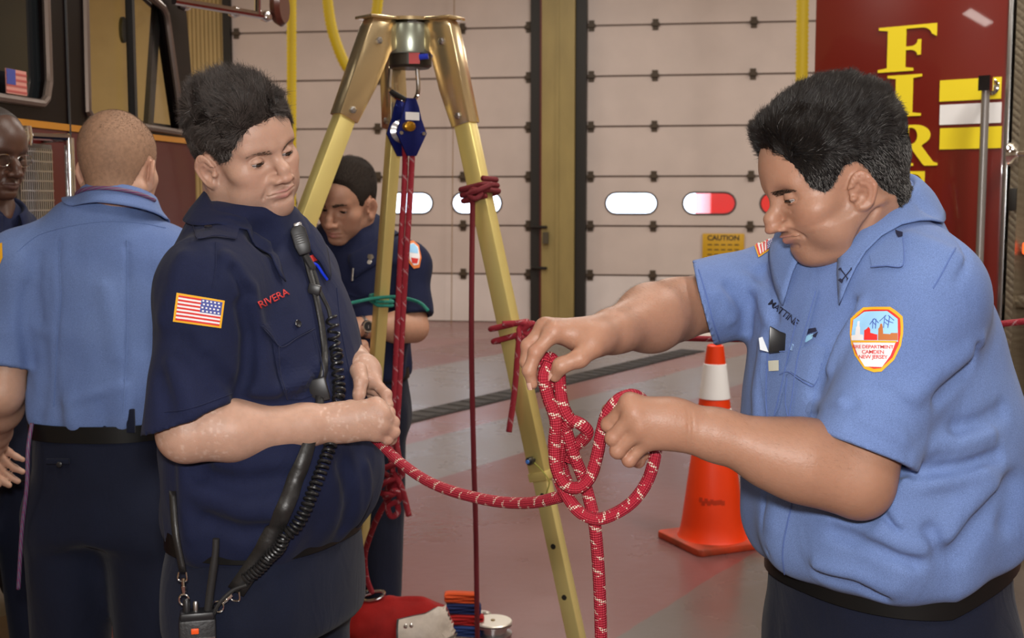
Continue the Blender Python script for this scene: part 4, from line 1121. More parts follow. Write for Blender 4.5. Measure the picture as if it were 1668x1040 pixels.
# --- truck on the right: rear body panel seen at an angle
ra = W(1320, 330, 5.55); rb = W(1632, 330, 5.02); ra[2] = rb[2] = 0
ru = nrm(rb - ra); rn = np.array([ru[1], -ru[0], 0]); RRm = np.stack([ru, -rn, zup], 1); rlen = float(np.linalg.norm(rb - ra))
rt = thing('fire_truck', 'red fire truck body with yellow FIRE lettering behind the blue-shirted man', 'truck', tuple(ra))
def rpt(px, py, off=0.0):
    """point on the right truck's panel plane, local to its root"""
    c = np.array([0, 0, CAMZ]); d = W(px, py, 1.0) - c
    return c + d * (((ra + rn * off - c) @ rn) / (d @ rn)) - ra
q = MB(); q.box(ru * rlen / 2 - rn * 0.6 + zup * 1.75, (rlen, 1.2, 2.6), RRm); q.build('body_panel', M_RED, rt, bevel=0.012)
q = MB(); q.box(ru * rlen / 2 - rn * 0.6 + zup * 0.42, (rlen - 0.05, 1.15, 0.10), RRm); q.build('skirt', M_TREAD, rt, bevel=0.008)
for k, wz in enumerate((0.25, 1.0)):
    q = MB(); q.lathe([(0.12, -0.13), (0.32, -0.13), (0.40, -0.10), (0.42, 0), (0.40, 0.10), (0.32, 0.13), (0.12, 0.13)], ru * 0.45 - rn * (0.35 + 0.7 * k * 0.9) + zup * 0.42, 32, np.stack([rn, zup, ru], 1)); q.build('tire', M_RUBBER, rt, smooth=True)
# serif capitals
def arc(cx, cy, rx, ry, a0, a1, n=10): return [(cx + rx * math.cos(math.radians(a0 + (a1 - a0) * i / n)), cy + ry * math.sin(math.radians(a0 + (a1 - a0) * i / n))) for i in range(n + 1)]
LET = {
 'F': [[(0, 0), (.62, 0), (.62, .06), (.48, .09), (.48, .46), (.56, .46)] + arc(.56, .34, .12, .12, 90, 0, 5) + [(.74, .34), (.74, .68), (.68, .68)] + arc(.56, .66, .12, .12, 0, -90, 5) + [(.48, .54), (.48, .93), (.74, .93)] + arc(.74, .75, .18, .18, 90, 10, 5) + [(1.0, .72), (1.0, 1.0), (0, 1.0), (0, .94), (.16, .91), (.16, .09), (0, .06)]],
 'I': [[(0, 0), (.64, 0), (.64, .06), (.48, .09), (.48, .91), (.64, .94), (.64, 1), (0, 1), (0, .94), (.16, .91), (.16, .09), (0, .06)]],
 'R': [[(0, 0), (.60, 0), (.60, .06), (.48, .09), (.48, .46), (.52, .46), (.82, .04), (.86, 0), (1.16, 0), (1.16, .06), (1.06, .09), (.78, .48)] + arc(.62, .74, .36, .26, -55, 90, 10) + [(0, 1), (0, .94), (.16, .91), (.16, .09), (0, .06)], [(.48, .53), (.54, .53)] + arc(.54, .73, .14, .20, -90, 90, 8) + [(.48, .93)]],
 'E': [[(0, 0), (1.0, 0), (1.0, .30), (.94, .30)] + arc(.74, .27, .2, .2, 0, -90, 5) + [(.48, .07), (.48, .46), (.56, .46)] + arc(.56, .34, .12, .12, 90, 0, 5) + [(.74, .34), (.74, .68), (.68, .68)] + arc(.56, .66, .12, .12, 0, -90, 5) + [(.48, .54), (.48, .93), (.72, .93)] + arc(.74, .75, .18, .18, 90, 10, 5) + [(.98, .72), (.98, 1.0), (0, 1.0), (0, .94), (.16, .91), (.16, .09), (0, .06)]]}
def poly_obj(name, loops, fr, depth, matl, parent):
    """flat shape with holes, extruded; fr=(origin,u,v,n,sx,sy)"""
    o, u, v, n, sx, sy = fr; bm = bmesh.new(); es = []
    for lp in loops:
        # drop duplicates
        pts = [lp[0]] + [b_ for a_, b_ in zip(lp[:-1], lp[1:]) if abs(a_[0] - b_[0]) + abs(a_[1] - b_[1]) > 1e-6]
        vs = [bm.verts.new(tuple(np.array(o) + np.array(u) * x * sx + np.array(v) * y * sy + np.array(n) * depth)) for x, y in pts]
        es += [bm.edges.new((vs[i], vs[(i + 1) % len(vs)])) for i in range(len(vs))]
    r = bmesh.ops.triangle_fill(bm, edges=es, use_beauty=True)
    fs = [f for f in r['geom'] if isinstance(f, bmesh.types.BMFace)]
    ex = bmesh.ops.extrude_face_region(bm, geom=fs)
    bmesh.ops.translate(bm, vec=Vector(-np.array(n) * depth), verts=[v_ for v_ in ex['geom'] if isinstance(v_, bmesh.types.BMVert)])
    bmesh.ops.recalc_face_normals(bm, faces=bm.faces)
    me = bpy.data.meshes.new(name); bm.to_mesh(me); bm.free()
    return new_obj(name, me, matl, parent)
for ch, (x0, x1, y0, y1) in zip('FIRE', ((1430, 1524, 46, 119), (1444, 1500, 124, 191), (1446, 1527, 205, 271), (1432, 1506, 280, 346))):
    bl = rpt(x0, y1, 0.002); br = rpt(x1, y1, 0.002); tl = rpt(x0, y0, 0.002)
    wmax = max(p_[0] for p_ in LET[ch][0])
    poly_obj('letter_' + ch.lower(), LET[ch], (bl, ru, zup, rn, float(np.linalg.norm(br - bl)) / wmax, tl[2] - bl[2]), 0.003, M_YREF, rt)
for (y0, y1, mm) in ((131, 166, M_YREF), (171, 204, M_WREF), (209, 244, M_YREF)):
    a = rpt(1531, (y0 + y1) / 2, 0.002); c = rpt(1631, (y0 + y1) / 2, 0.002); hh = rpt(1580, y0)[2] - rpt(1580, y1)[2]
    q = MB(); q.box(ru * (((a + c) / 2) @ ru) + rn * 0.003 + zup * a[2], (float(np.linalg.norm(c - a)), 0.003, hh), RRm); q.build('reflective_stripe', mm, rt)
# grab rail
hr0, hr1 = rpt(1606, 140, 0.07), rpt(1588, 480, 0.07); hr1 = hr0 * np.array([1, 1, 0]) + zup * hr1[2]
q = MB(); q.tube([hr0, hr1], 0.016, 16); q.build('grab_rail', mat('rail_grey', srgb(150, 146, 144), 0.35, 0.6), rt, smooth=True)
for e in (hr0, hr1):
    q = MB(); q.tube([e - rn * 0.075, e + rn * 0.012], 0.014, 12); q.lathe([(0.034, 0), (0.034, 0.008), (0.02, 0.014)], e - rn * 0.07, 16, np.stack([ru, zup, rn], 1)); q.box(e + zup * 0.01, (0.045, 0.05, 0.06), RRm); q.build('rail_bracket', M_CHROME, rt, smooth=True)
# corner trim and tread-plate rear step area
q = MB(); q.box(ru * (rlen + 0.008) - rn * 0.02 + zup * 1.75, (0.020, 0.05, 2.6), RRm); q.build('corner_trim', M_STEEL, rt, bevel=0.004)
q = MB(); q.box(ru * (rlen + 0.40) - rn * 0.22 + zup * 1.65, (0.80, 0.02, 2.4), RRm); q.build('tread_panel', M_TREAD, rt)
for (py, hgt, dep) in ((405, 0.045, 0.16), (492, 0.05, 0.20), (680, 0.06, 0.22)):
    zc = rpt(1650, py)[2]
    q = MB(); q.box(ru * (rlen + 0.42) - rn * (0.22 - dep / 2) + zup * zc, (0.80, dep, hgt), RRm); q.build('step', M_TREAD, rt, bevel=0.006)
q = MB(); q.box(ru * (rlen + 0.05) - rn * 0.10 + zup * 1.65, (0.03, 0.24, 2.4), RRm); q.build('side_return', M_TREAD, rt)
zc = rpt(1655, 405)[2]
q = MB(); q.box(ru * (rlen + 0.13) - rn * 0.03 + zup * (zc + 0.0), (0.10, 0.03, 0.05), RRm); q.build('tail_light', mat('tail_light', (0.9, 0.06, 0.01, 1), 0.2, emit=(1.0, 0.10, 0.02, 1), estr=1.6), rt, bevel=0.01)
zc = rpt(1650, 252)[2]; e0 = ru * (rlen + 0.03) + rn * 0.02 + zup * zc
q = MB(); q.tube([e0, e0 + ru * 0.20], [0.012, 0.010], 12); q.lathe([(0.05, 0), (0.045, 0.012), (0.02, 0.03)], e0, 16, np.stack([zup, rn, ru], 1)); q.build('chrome_handle', M_CHROME, rt, smooth=True)
q = MB(); q.box(ru * (rlen + 0.05) + rn * 0.025 + zup * rpt(1650, 325)[2], (0.03, 0.02, 0.09), RRm); q.build('latch', M_DARK, rt, bevel=0.004)

# --- truck on the left: cab side running away from the camera
la = W(-60, 330, 3.55); lb = W(322, 330, 5.25); la[2] = lb[2] = 0
lu = nrm(lb - la); ln_ = np.array([lu[1], -lu[0], 0]); LRm = np.stack([lu, -ln_, zup], 1); llen = float(np.linalg.norm(lb - la))
lt = thing('fire_engine', 'dark red fire engine cab with chrome rail behind the crew on the left', 'truck', tuple(la))
def lpt(px, py, off=0.0):
    c = np.array([0, 0, CAMZ]); d = W(px, py, 1.0) - c
    return c + d * (((la + ln_ * off - c) @ ln_) / (d @ ln_)) - la
lx = lambda px, py=200: float(lpt(px, py) @ lu)
z_str = lpt(150, 207)[2]
cabw = 2.2
def cab_side(off0, off1, nm, msel):
    """cab side skin with two window openings"""
    x0, x1 = -1.2, llen
    wins = []
    rearw = [(lx(-130), z_str + 0.055), (lx(66, 150), z_str + 0.055), (lx(73, 130), z_str + 0.075), (lx(77, 100), z_str + 0.13), (lx(76, 60), 2.62), (lx(-130), 2.62)]
    fz0 = lpt(140, 190)[2] - 0.005
    frontw = [(lx(140, 150), fz0), (lx(297, 200), fz0 - 0.01), (lx(270, 60), 2.30), (lx(140, 60), 2.46)]
    bm = bmesh.new(); es = []
    outer = [(x0, z_str), (x1, z_str), (x1 - 0.02, 2.0), (x1 - 0.16, 2.95), (x0, 2.95)]
    for lp in (outer, rearw, frontw):
        vs = [bm.verts.new(tuple(lu * x + zup * z + ln_ * off0)) for x, z in lp]
        es += [bm.edges.new((vs[i], vs[(i + 1) % len(vs)])) for i in range(len(vs))]
    r = bmesh.ops.triangle_fill(bm, edges=es, use_beauty=True)
    fs = [f for f in r['geom'] if isinstance(f, bmesh.types.BMFace)]
    ex = bmesh.ops.extrude_face_region(bm, geom=fs)
    bmesh.ops.translate(bm, vec=Vector(ln_ * (off1 - off0)), verts=[v_ for v_ in ex['geom'] if isinstance(v_, bmesh.types.BMVert)])
    bmesh.ops.recalc_face_normals(bm, faces=bm.faces)
    me = bpy.data.meshes.new(nm); bm.to_mesh(me); bm.free(); new_obj(nm, me, msel, lt)
    return rearw, frontw
rearw, frontw = cab_side(0.0, -0.05, 'cab_side', M_BLK)
q = MB(); q.box(lu * (-1.2 + lx(100)) / 2 - ln_ * (cabw - 0.03) + zup * (z_str + 2.95) / 2, (lx(100) + 1.2, 0.05, 2.95 - z_str), LRm); q.build('cab_far_side', M_BLK, lt)
q = MB(); q.box(lu * (llen - 1.2) / 2 - ln_ * cabw / 2 + zup * (z_str + 0.45) / 2, (llen + 1.2, cabw, z_str - 0.45), LRm); q.build('cab_body', M_RED2, lt, bevel=0.02)
q = MB(); q.box(lu * (llen - 1.4) / 2 - ln_ * cabw / 2 + zup * 2.97, (llen + 0.8, cabw, 0.08), LRm); q.build('cab_roof', M_BLK, lt, bevel=0.02)
q = MB(); q.box(lu * (llen - 1.2) / 2 - ln_ * cabw / 2 + zup * (z_str + 0.03), (llen + 1.1, cabw - 0.15, 0.05), LRm); q.build('cab_dash', M_BLACK, lt)
q = MB(); q.box(lu * (llen - 1.2) / 2 + ln_ * 0.003 + zup * (z_str - 0.012), (llen + 1.2, 0.004, 0.022), LRm); q.build('gold_stripe', M_GOLD, lt)
q = MB(); q.tube([lu * lx(112, 200) + ln_ * 0.002 + zup * z for z in (0.5, 2.9)], 0.006, 6); q.build('door_seam', M_BLACK, lt)
m_cab_glass = mat('cab_glass', (0.95, 0.95, 0.92, 1), 0.02); _b = m_cab_glass.node_tree.nodes['Principled BSDF']; _b.inputs['Transmission Weight'].default_value = 1.0; _b.inputs['IOR'].default_value = 1.12
m_dark_glass = mat('dark_glass', (0.012, 0.014, 0.016, 1), 0.05)
for wn, gm in ((rearw, m_dark_glass), (frontw, m_cab_glass)):
    q = MB(); q.prism(wn, -0.030, -0.024, (np.zeros(3), lu, zup, ln_)); q.build('window_glass', gm, lt)
    ring = [lu * x + zup * z + ln_ * 0.004 for x, z in wn]
    ring = [ring[i] + (ring[(i + 1) % len(ring)] - ring[i]) * t for i in range(len(ring)) for t in np.linspace(0.04, 0.96, 12)]
    q = MB(); q.tube(ring, 0.014, 8, closed=True); q.build('window_frame', mat('frame_grey', srgb(120, 106, 98), 0.35, 0.6), lt, smooth=True)
# window divider bar, quarter window and mirror seen through the glass
xm = lx(222, 100)
q = MB(); q.box(lu * xm - ln_ * 0.02 + zup * 2.1, (0.022, 0.03, 0.75), LRm); q.build('window_divider', M_BLACK, lt)
q = MB(); q.box(lu * (lx(262, 100) + 0.02) - ln_ * 0.045 + zup * 2.1, (0.05, 0.02, 0.8), LRm @ roty(0.22)); q.build('door_pillar', M_BLACK, lt)
zr = lpt(200, 137)[2]
for dz in (0.0, -0.035):
    q = MB(); q.tube([lu * (lx(140) - 0.1) - ln_ * 1.2 + zup * (zr + 0.06 + dz), lu * (lx(290) + 0.3) - ln_ * 1.2 + zup * (zr + 0.06 + dz)], 0.010, 8); q.build('interior_rail', mat('rail_tan', srgb(120, 104, 50), 0.5), lt, smooth=True)
q = MB(); q.lathe([(0.0, -0.006), (0.05, -0.006), (0.05, 0.006), (0.0, 0.006)], lu * lx(240, 60) - ln_ * 0.10 + zup * lpt(240, 48)[2], 20, np.stack([zup, lu * 0.5, ln_], 1)); q.build('round_mirror', M_BLACK, lt, smooth=True)
# flag sticker in the rear window
fo = lpt(8, 142, 0.002)
fw_, fh_ = float((lpt(41, 125) - lpt(8, 125)) @ lu), 0.075
q = MB(); q.box(fo + lu * fw_ / 2 + zup * 0.02 + ln_ * 0.004, (fw_, 0.003, fh_), LRm); q.build('flag_sticker', mat('sticker_pink', srgb(206, 140, 128), 0.5), lt)
q = MB(); q.box(fo + lu * fw_ * 0.22 + zup * (0.02 + fh_ * 0.18) + ln_ * 0.006, (fw_ * 0.42, 0.003, fh_ * 0.62), LRm); q.build('flag_canton', mat('sticker_blue', srgb(60, 72, 150), 0.5), lt)
for k in range(4):
    q = MB(); q.box(fo + lu * fw_ / 2 + zup * (0.02 - fh_ * 0.4 + k * fh_ * 0.24) + ln_ * 0.0056, (fw_, 0.002, fh_ * 0.09), LRm); q.build('flag_stripe', mat('sticker_red', srgb(176, 84, 78), 0.5), lt)
# steel mesh panel below the stripe
px0, px1 = lx(20, 300), lx(80, 300)
q = MB(); q.box(lu * (px0 + px1) / 2 + ln_ * 0.008 + zup * (z_str - 0.50), (px1 - px0, 0.015, 0.85), LRm); q.build('vent_panel', mat('vent_steel', srgb(104, 96, 88), 0.45, 0.6), lt, bevel=0.004)
for i in range(16):
    q = MB(); q.box(lu * (px0 + 0.015 + (px1 - px0 - 0.03) * i / 15) + ln_ * 0.018 + zup * (z_str - 0.50), (0.006, 0.006, 0.82), LRm); q.build('vent_slat', M_STEEL, lt)
for i in range(26):
    q = MB(); q.box(lu * (px0 + px1) / 2 + ln_ * 0.020 + zup * (z_str - 0.10 - i * 0.031), ((px1 - px0) - 0.02, 0.004, 0.005), LRm); q.build('vent_bar', M_STEEL, lt)
# chrome grab rail
g0 = lpt(112, 225, 0.09); g0 = g0; q = MB(); q.tube([g0, g0 - zup * 0.85], 0.016, 16); q.build('grab_rail', M_CHROME, lt, smooth=True)
q = MB(); q.tube([g0, g0 - lu * 0.0 - ln_ * 0.09], 0.015, 12); q.tube([g0, g0 - lu * 0.16 - ln_ * 0.07], 0.012, 10); q.lathe([(0.03, -0.03), (0.034, 0), (0.03, 0.03)], g0 - lu * 0.16 - ln_ * 0.07, 12); q.build('rail_bracket', M_CHROME, lt, smooth=True)
# mirror arms at the front of the cab
mk = lpt(300, 8, 0.05)
q = MB(); q.tube([mk - lu * 0.1, mk + lu * 0.35 + ln_ * 0.22], 0.016, 10); q.tube([mk - zup * 0.0 + lu * 0.30 + ln_ * 0.2, mk + zup * 0.35 + lu * 0.32 + ln_ * 0.2], 0.014, 10)
for t in (0.0, 0.6, 1.0): q.lathe([(0.001, -0.025), (0.026, -0.015), (0.03, 0), (0.026, 0.015), (0.001, 0.025)], mk + (lu * 0.35 + ln_ * 0.22) * t, 12)
q.build('mirror_arm', M_CHROME, lt, smooth=True)
q = MB(); q.lathe([(0.001, -0.03), (0.07, -0.025), (0.085, 0.0), (0.07, 0.02), (0.0, 0.02)], mk + lu * 0.42 + ln_ * 0.26 + zup * 0.05, 20, np.stack([lu, zup, ln_], 1)); q.build('mirror', mat('mirror_brown', srgb(84, 40, 30), 0.3), lt, smooth=True)
for k in range(2):
    q = MB(); q.lathe([(0.14, -0.13), (0.36, -0.13), (0.45, -0.09), (0.46, 0), (0.45, 0.09), (0.36, 0.13), (0.14, 0.13)], lu * (0.9) - ln_ * (0.16 + k * (cabw - 0.32)) + zup * 0.46, 32, np.stack([zup, lu, ln_], 1)); q.build('tire', M_RUBBER, lt, smooth=True)

# ================================================================= tripod
M_LEG = mat('gold_anodised', srgb(226, 208, 132), 0.34, 0.55, noise=0.05, nscale=6)
M_LEG2 = mat('gold_inner', srgb(228, 212, 142), 0.34, 0.55)
M_BRK = mat('bracket_alloy', srgb(226, 204, 160), 0.20, 0.85)
hub = W(668, 38, 3.5)
tp = thing('rescue_tripod', 'gold metal rescue tripod with a pulley hanging from its head', 'tripod', (float(hub[0]), float(hub[1]), 0.0))
tpo = np.array(tp.location)
feet = dict(right=WF(988, 1267), left=WF(113, 1380), rear=WF(574, 1102))
def obox(mb, a, b_, wid, dep, tang):
    """rectangular bar from a to b_, wid along tang, dep across"""
    t = nrm(np.array(b_) - a); tg = nrm(np.array(tang) - t * (np.array(tang) @ t)); dp = np.cross(t, tg)
    mb.box((np.array(a) + b_) / 2, (wid, dep, float(np.linalg.norm(np.array(b_) - a))), np.stack([tg, dp, t], 1))
leg_axis = {}
for key, ft in feet.items():
    rad = ft - hub; rad[2] = 0; rad = nrm(rad); tang = np.cross(zup, rad)
    top = hub + rad * (0.126 if key != 'rear' else 0.06) - zup * 0.06
    ax = nrm(ft - top); Ltot = float(np.linalg.norm(ft - top)); leg_axis[key] = (top, ax, rad, tang, Ltot)
    cut = 0.60 if key == 'right' else 0.58
    kk = 0.8 if key == 'rear' else 1.0
    lr = MB(); obox(lr, top + ax * 0.16 - tpo, top + ax * Ltot * cut - tpo, 0.043 * kk, 0.052 * kk, tang); lo_ = lr.build('leg', M_LEG, tp, bevel=0.004)
    q = MB(); obox(q, top + ax * (Ltot * cut - 0.3) - tpo, top + ax * (Ltot - 0.03) - tpo, 0.034 * kk, 0.043 * kk, tang); q.build('leg_extension', M_LEG2, lo_, bevel=0.003)
    q = MB(); obox(q, top + ax * (Ltot * cut - 0.025) - tpo, top + ax * (Ltot * cut) - tpo, 0.048 * kk, 0.057 * kk, tang); q.build('leg_collar', M_LEG, lo_, bevel=0.003)
    q = MB(); q.lathe([(0.055, 0.0), (0.055, 0.012), (0.03, 0.03), (0.02, 0.06)], ft - tpo, 20); q.build('foot', M_RUBBER, lo_, smooth=True)
    for t in np.arange(Ltot * cut + 0.04, Ltot - 0.15, 0.14):
        for sd in (-1, 1):
            q = MB(); c = top + ax * t - tpo + tang * sd * 0.0172; q.lathe([(0.0075, -0.002), (0.0075, 0.002)], c, 10, np.stack([ax, np.cross(tang * sd, ax), tang * sd], 1)); q.build('adjust_hole', M_DARK, lo_)
    # socket bracket
    out = nrm(rad + zup * 0.0); perp = np.cross(tang, ax); perp = perp if perp @ rad > 0 else -perp
    P2 = lambda p: ((p - hub) @ rad, (p - hub)[2])
    a1 = top + ax * 0.235; o1 = P2(a1 + perp * 0.031); i1 = P2(a1 - perp * 0.031)
    poly = [(0.066, 0.0), (0.140, 0.0), (0.152, -0.02), o1, i1, ((i1[0] + 0.085) / 2 - 0.006, (i1[1] - 0.09) / 2 + 0.0), (0.084, -0.09), (0.066, -0.078)]
    q = MB(); q.prism(poly, -0.0265, 0.0265, (hub - tpo, rad, zup, tang)); br = q.build('leg_bracket', M_BRK, tp, bevel=0.003)
    for (pp, sd) in [((0.125, -0.06), 1), ((0.125, -0.06), -1), (P2(top + ax * 0.21), 1), (P2(top + ax * 0.21), -1)]:
        q = MB(); c = hub - tpo + rad * pp[0] + zup * pp[1] + tang * sd * 0.0265; q.lathe([(0.010, 0), (0.010, 0.006), (0.006, 0.009)], c, 6, np.stack([rad, np.cross(tang * sd, rad), tang * sd], 1)); q.build('bolt', M_STEEL, br)
    q = MB(); obox(q, hub - tpo + rad * 0.04 + zup * 0.004, hub - tpo + rad * 0.158 + zup * 0.004, 0.080, 0.008, tang); q.build('top_plate', M_BRK, tp, bevel=0.002)
hb = hub - tpo
q = MB(); q.lathe([(0.070, -0.088), (0.072, -0.083), (0.072, -0.012), (0.070, -0.006)], hb, 32); q.build('hub', mat('hub_alloy', srgb(170, 176, 160), 0.3, 0.7), tp, smooth=True)
q = MB(); q.lathe([(0.085, 0.0), (0.085, 0.009)], hb, 28); q.build('hub_plate', M_BRK, tp, smooth=True)
q = MB(); q.lathe([(0.052, -0.125), (0.060, -0.118), (0.060, -0.086)], hb, 28); q.build('hub_ring', mat('hub_dark', srgb(66, 60, 52), 0.4, 0.4), tp, smooth=True)
q = MB(); q.box(hb + np.array([0.016, -0.058, -0.103]), (0.03, 0.008, 0.030)); q.build('red_label', mat('label_red', srgb(190, 20, 20), 0.4), tp)
q = MB(); q.tube([hb + np.array([0.03, -0.062, -0.10]), hb + np.array([0.055, -0.065, -0.098])], 0.008, 10); q.build('blue_pin', mat('pin_blue', srgb(40, 60, 190), 0.3), tp, smooth=True)
# leg locking pins with lanyard on the right leg
top, ax, rad, tang, Ltot = leg_axis['right']
tc_ = tang if tang[1] < 0 else -tang
for (py, colr, r) in ((746, mat('pin_black', (0.01, 0.01, 0.012, 1), 0.3), 0.011), (806, M_STEEL, 0.007)):
    # closest param on the leg at that pixel row
    ts = np.linspace(0.2, Ltot, 400); pts = top + ax * ts[:, None]
    zz = pts[:, 2]; dd = [abs(W(834, py, p_[1])[2] - p_[2]) for p_ in pts]; t = ts[int(np.argmin(dd))]
    c = top + ax * t + tc_ * 0.024 - tpo
    pn = MB(); pn.lathe([(r * 0.5, -0.01), (r * 0.5, 0.006), (r, 0.008), (r, 0.024), (r * 0.6, 0.030)], c, 16, np.stack([ax, np.cross(tc_, ax), tc_], 1)); po = pn.build('locking_pin', colr, tp, smooth=True)
    if py == 746:
        q = MB(); q.lathe([(0.006, 0.029), (0.005, 0.033)], c, 12, np.stack([ax, np.cross(tc_, ax), tc_], 1)); q.build('pin_cap', mat('pin_cap', srgb(70, 120, 200), 0.25), po, smooth=True)
        q = MB(); q.tube(spline([c + tc_ * 0.01, c + tc_ * 0.012 + rad * 0.03 - zup * 0.02, c + tc_ * 0.01 + rad * 0.055 - zup * 0.05, c + rad * 0.04 - zup * 0.09], 14), 0.0016, 6); q.build('lanyard', mat('lanyard_green', srgb(150, 150, 60), 0.5), po, smooth=True)

# pulley hanging from the tripod
pc = W(662, 205, 3.48)
pu = thing('pulley', 'blue anodised pulley hanging under the tripod head', 'pulley', tuple(pc)); pu.scale = (1.25, 1.25, 1.0)
M_BLUE = mat('pulley_blue', srgb(34, 44, 120), 0.28, 0.6)
RY = rotz(math.radians(38))
for sx in (-1, 1):
    q = MB()
    pl = [(-0.012, 0.075), (0.012, 0.075), (0.020, 0.05), (0.026, 0.02), (0.040, -0.022), (0.012, -0.085), (-0.012, -0.085), (-0.040, -0.022), (-0.026, 0.02), (-0.020, 0.05)]
    q.prism(pl, -0.003, 0.003, (RY @ np.array([0, -sx * 0.020, 0]), RY @ np.array([1.0, 0, 0]), zup, RY @ np.array([0, 1.0, 0])))
    ck = q.build('cheek_plate', M_BLUE, pu, bevel=0.0015)
    if sx > 0:
        q = MB(); q.box(RY @ np.array([0.0, -0.0245, 0.025]), (0.036, 0.002, 0.022), RY); q.build('sticker', mat('sticker_white', (0.9, 0.88, 0.86, 1), 0.5), ck)
    for (x, z) in ((-0.03, -0.022), (0.03, -0.022)):
        q = MB(); q.lathe([(0.005, 0), (0.005, 0.004)], RY @ np.array([x, -sx * 0.022, z]), 10, RY @ rotx(sx * PI / 2)); q.build('rivet', M_STEEL, ck)
q = MB(); q.lathe([(0.034, -0.017), (0.034, -0.013), (0.024, -0.006), (0.024, 0.006), (0.034, 0.013), (0.034, 0.017)], (0, 0, -0.015), 28, RY @ rotx(PI / 2)); q.build('sheave', M_STEEL, pu, smooth=True)
q = MB(); q.box(RY @ np.array([0.034, 0, -0.018]), (0.012, 0.040, 0.022), RY); q.build('side_block', mat('brass', srgb(190, 140, 40), 0.3, 0.7), pu, bevel=0.002)
q = MB(); q.lathe([(0.014, 0), (0.014, 0.012), (0.008, 0.016)], RY @ np.array([-0.012, -0.023, -0.004]), 12, RY @ rotx(PI / 2)); q.build('axle_nut', mat('brass', srgb(190, 140, 40), 0.3, 0.7), pu, smooth=True)
sh0, sh1 = W(641, 110, 3.5) - pc, W(676, 110, 3.5) - pc
q = MB(); q.tube(spline([sh0, sh0 * np.array([1, 1, 0]) + zup * 0.095, np.array([-0.008, 0, 0.07]), np.array([0.01, 0, 0.066]), sh1 * np.array([1, 1, 0]) + zup * 0.09, sh1], 40), 0.0048, 10); q.build('shackle', M_CHROME, pu, smooth=True)
q = MB(); q.tube([np.array([-0.034, -0.006, 0.096]), np.array([0.002, -0.006, 0.070])], 0.006, 8); q.build('shackle_pin', M_DARK, pu, smooth=True)

# ================================================================= ropes
def rope_mat(name, red, white, tr=1.0, pitch=0.030):
    m = bpy.data.materials.new(name); m.use_nodes = True; nt = m.node_tree; b = nt.nodes['Principled BSDF']; L = nt.links.new; N = nt.nodes.new
    uv = N('ShaderNodeUVMap'); sp = N('ShaderNodeSeparateXYZ'); L(uv.outputs['UV'], sp.inputs[0])
    def math_(op, a, c=None, d=None):
        n = N('ShaderNodeMath'); n.operation = op
        for i, x in enumerate((a, c, d)):
            if x is None: continue
            if isinstance(x, (int, float)): n.inputs[i].default_value = x
            else: L(x, n.inputs[i])
        return n.outputs[0]
    l, a = sp.outputs['X'], sp.outputs['Y']           # metres along, turns round
    k = 455.0
    s1 = math_('SINE', math_('ADD', math_('MULTIPLY', l, k * 2), math_('MULTIPLY', a, 2 * PI * 8)))
    s2 = math_('SINE', math_('SUBTRACT', math_('MULTIPLY', l, k * 2), math_('MULTIPLY', a, 2 * PI * 8)))
    h = math_('MULTIPLY', s1, s2)
    # tracer yarns: helices both ways, shown where they cross the top of the braid
    f1 = math_('FRACT', math_('ADD', math_('DIVIDE', l, pitch), a)); f2 = math_('FRACT', math_('SUBTRACT', math_('DIVIDE', l, pitch), math_('MULTIPLY', a, 1.0)))
    w1 = math_('LESS_THAN', f1, 0.17 * tr); w2 = math_('LESS_THAN', f2, 0.07 * tr)
    seg = math_('LESS_THAN', math_('FRACT', math_('ADD', math_('MULTIPLY', a, 2.0), math_('DIVIDE', l, pitch * 1.7))), 0.55)
    w1 = math_('MULTIPLY', w1, seg); w2 = math_('MULTIPLY', w2, seg)
    w = math_('MAXIMUM', math_('MULTIPLY', w1, math_('GREATER_THAN', h, 0.0)), math_('MULTIPLY', w2, math_('GREATER_THAN', h, 0.25)))
    mx = N('ShaderNodeMix'); mx.data_type = 'RGBA'; mx.inputs[6].default_value = red; mx.inputs[7].default_value = white
    L(w, mx.inputs[0])
    dk = N('ShaderNodeMix'); dk.data_type = 'RGBA'; dk.blend_type = 'MULTIPLY'; dk.inputs[0].default_value = 1
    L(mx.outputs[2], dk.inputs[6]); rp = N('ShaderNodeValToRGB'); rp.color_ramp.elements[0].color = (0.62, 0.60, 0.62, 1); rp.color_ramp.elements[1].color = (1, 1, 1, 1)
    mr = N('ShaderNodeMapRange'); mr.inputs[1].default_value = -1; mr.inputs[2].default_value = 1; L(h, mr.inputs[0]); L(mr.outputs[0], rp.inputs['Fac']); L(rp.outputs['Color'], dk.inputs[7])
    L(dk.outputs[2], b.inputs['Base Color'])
    bp = N('ShaderNodeBump'); bp.inputs['Strength'].default_value = 0.8; bp.inputs['Distance'].default_value = 0.0012; L(h, bp.inputs['Height']); L(bp.outputs['Normal'], b.inputs['Normal'])
    b.inputs['Roughness'].default_value = 0.62
    return m
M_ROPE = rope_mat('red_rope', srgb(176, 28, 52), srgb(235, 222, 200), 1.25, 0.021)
M_ROPE2 = rope_mat('red_rope_far', srgb(168, 24, 46), srgb(214, 176, 180), 0.75, 0.045)
M_ROPE3 = rope_mat('maroon_rope', srgb(128, 22, 36), srgb(128, 22, 36), 0.0)
M_TEAL = rope_mat('teal_cord', srgb(36, 150, 130), srgb(80, 190, 170), 0.5, 0.03)
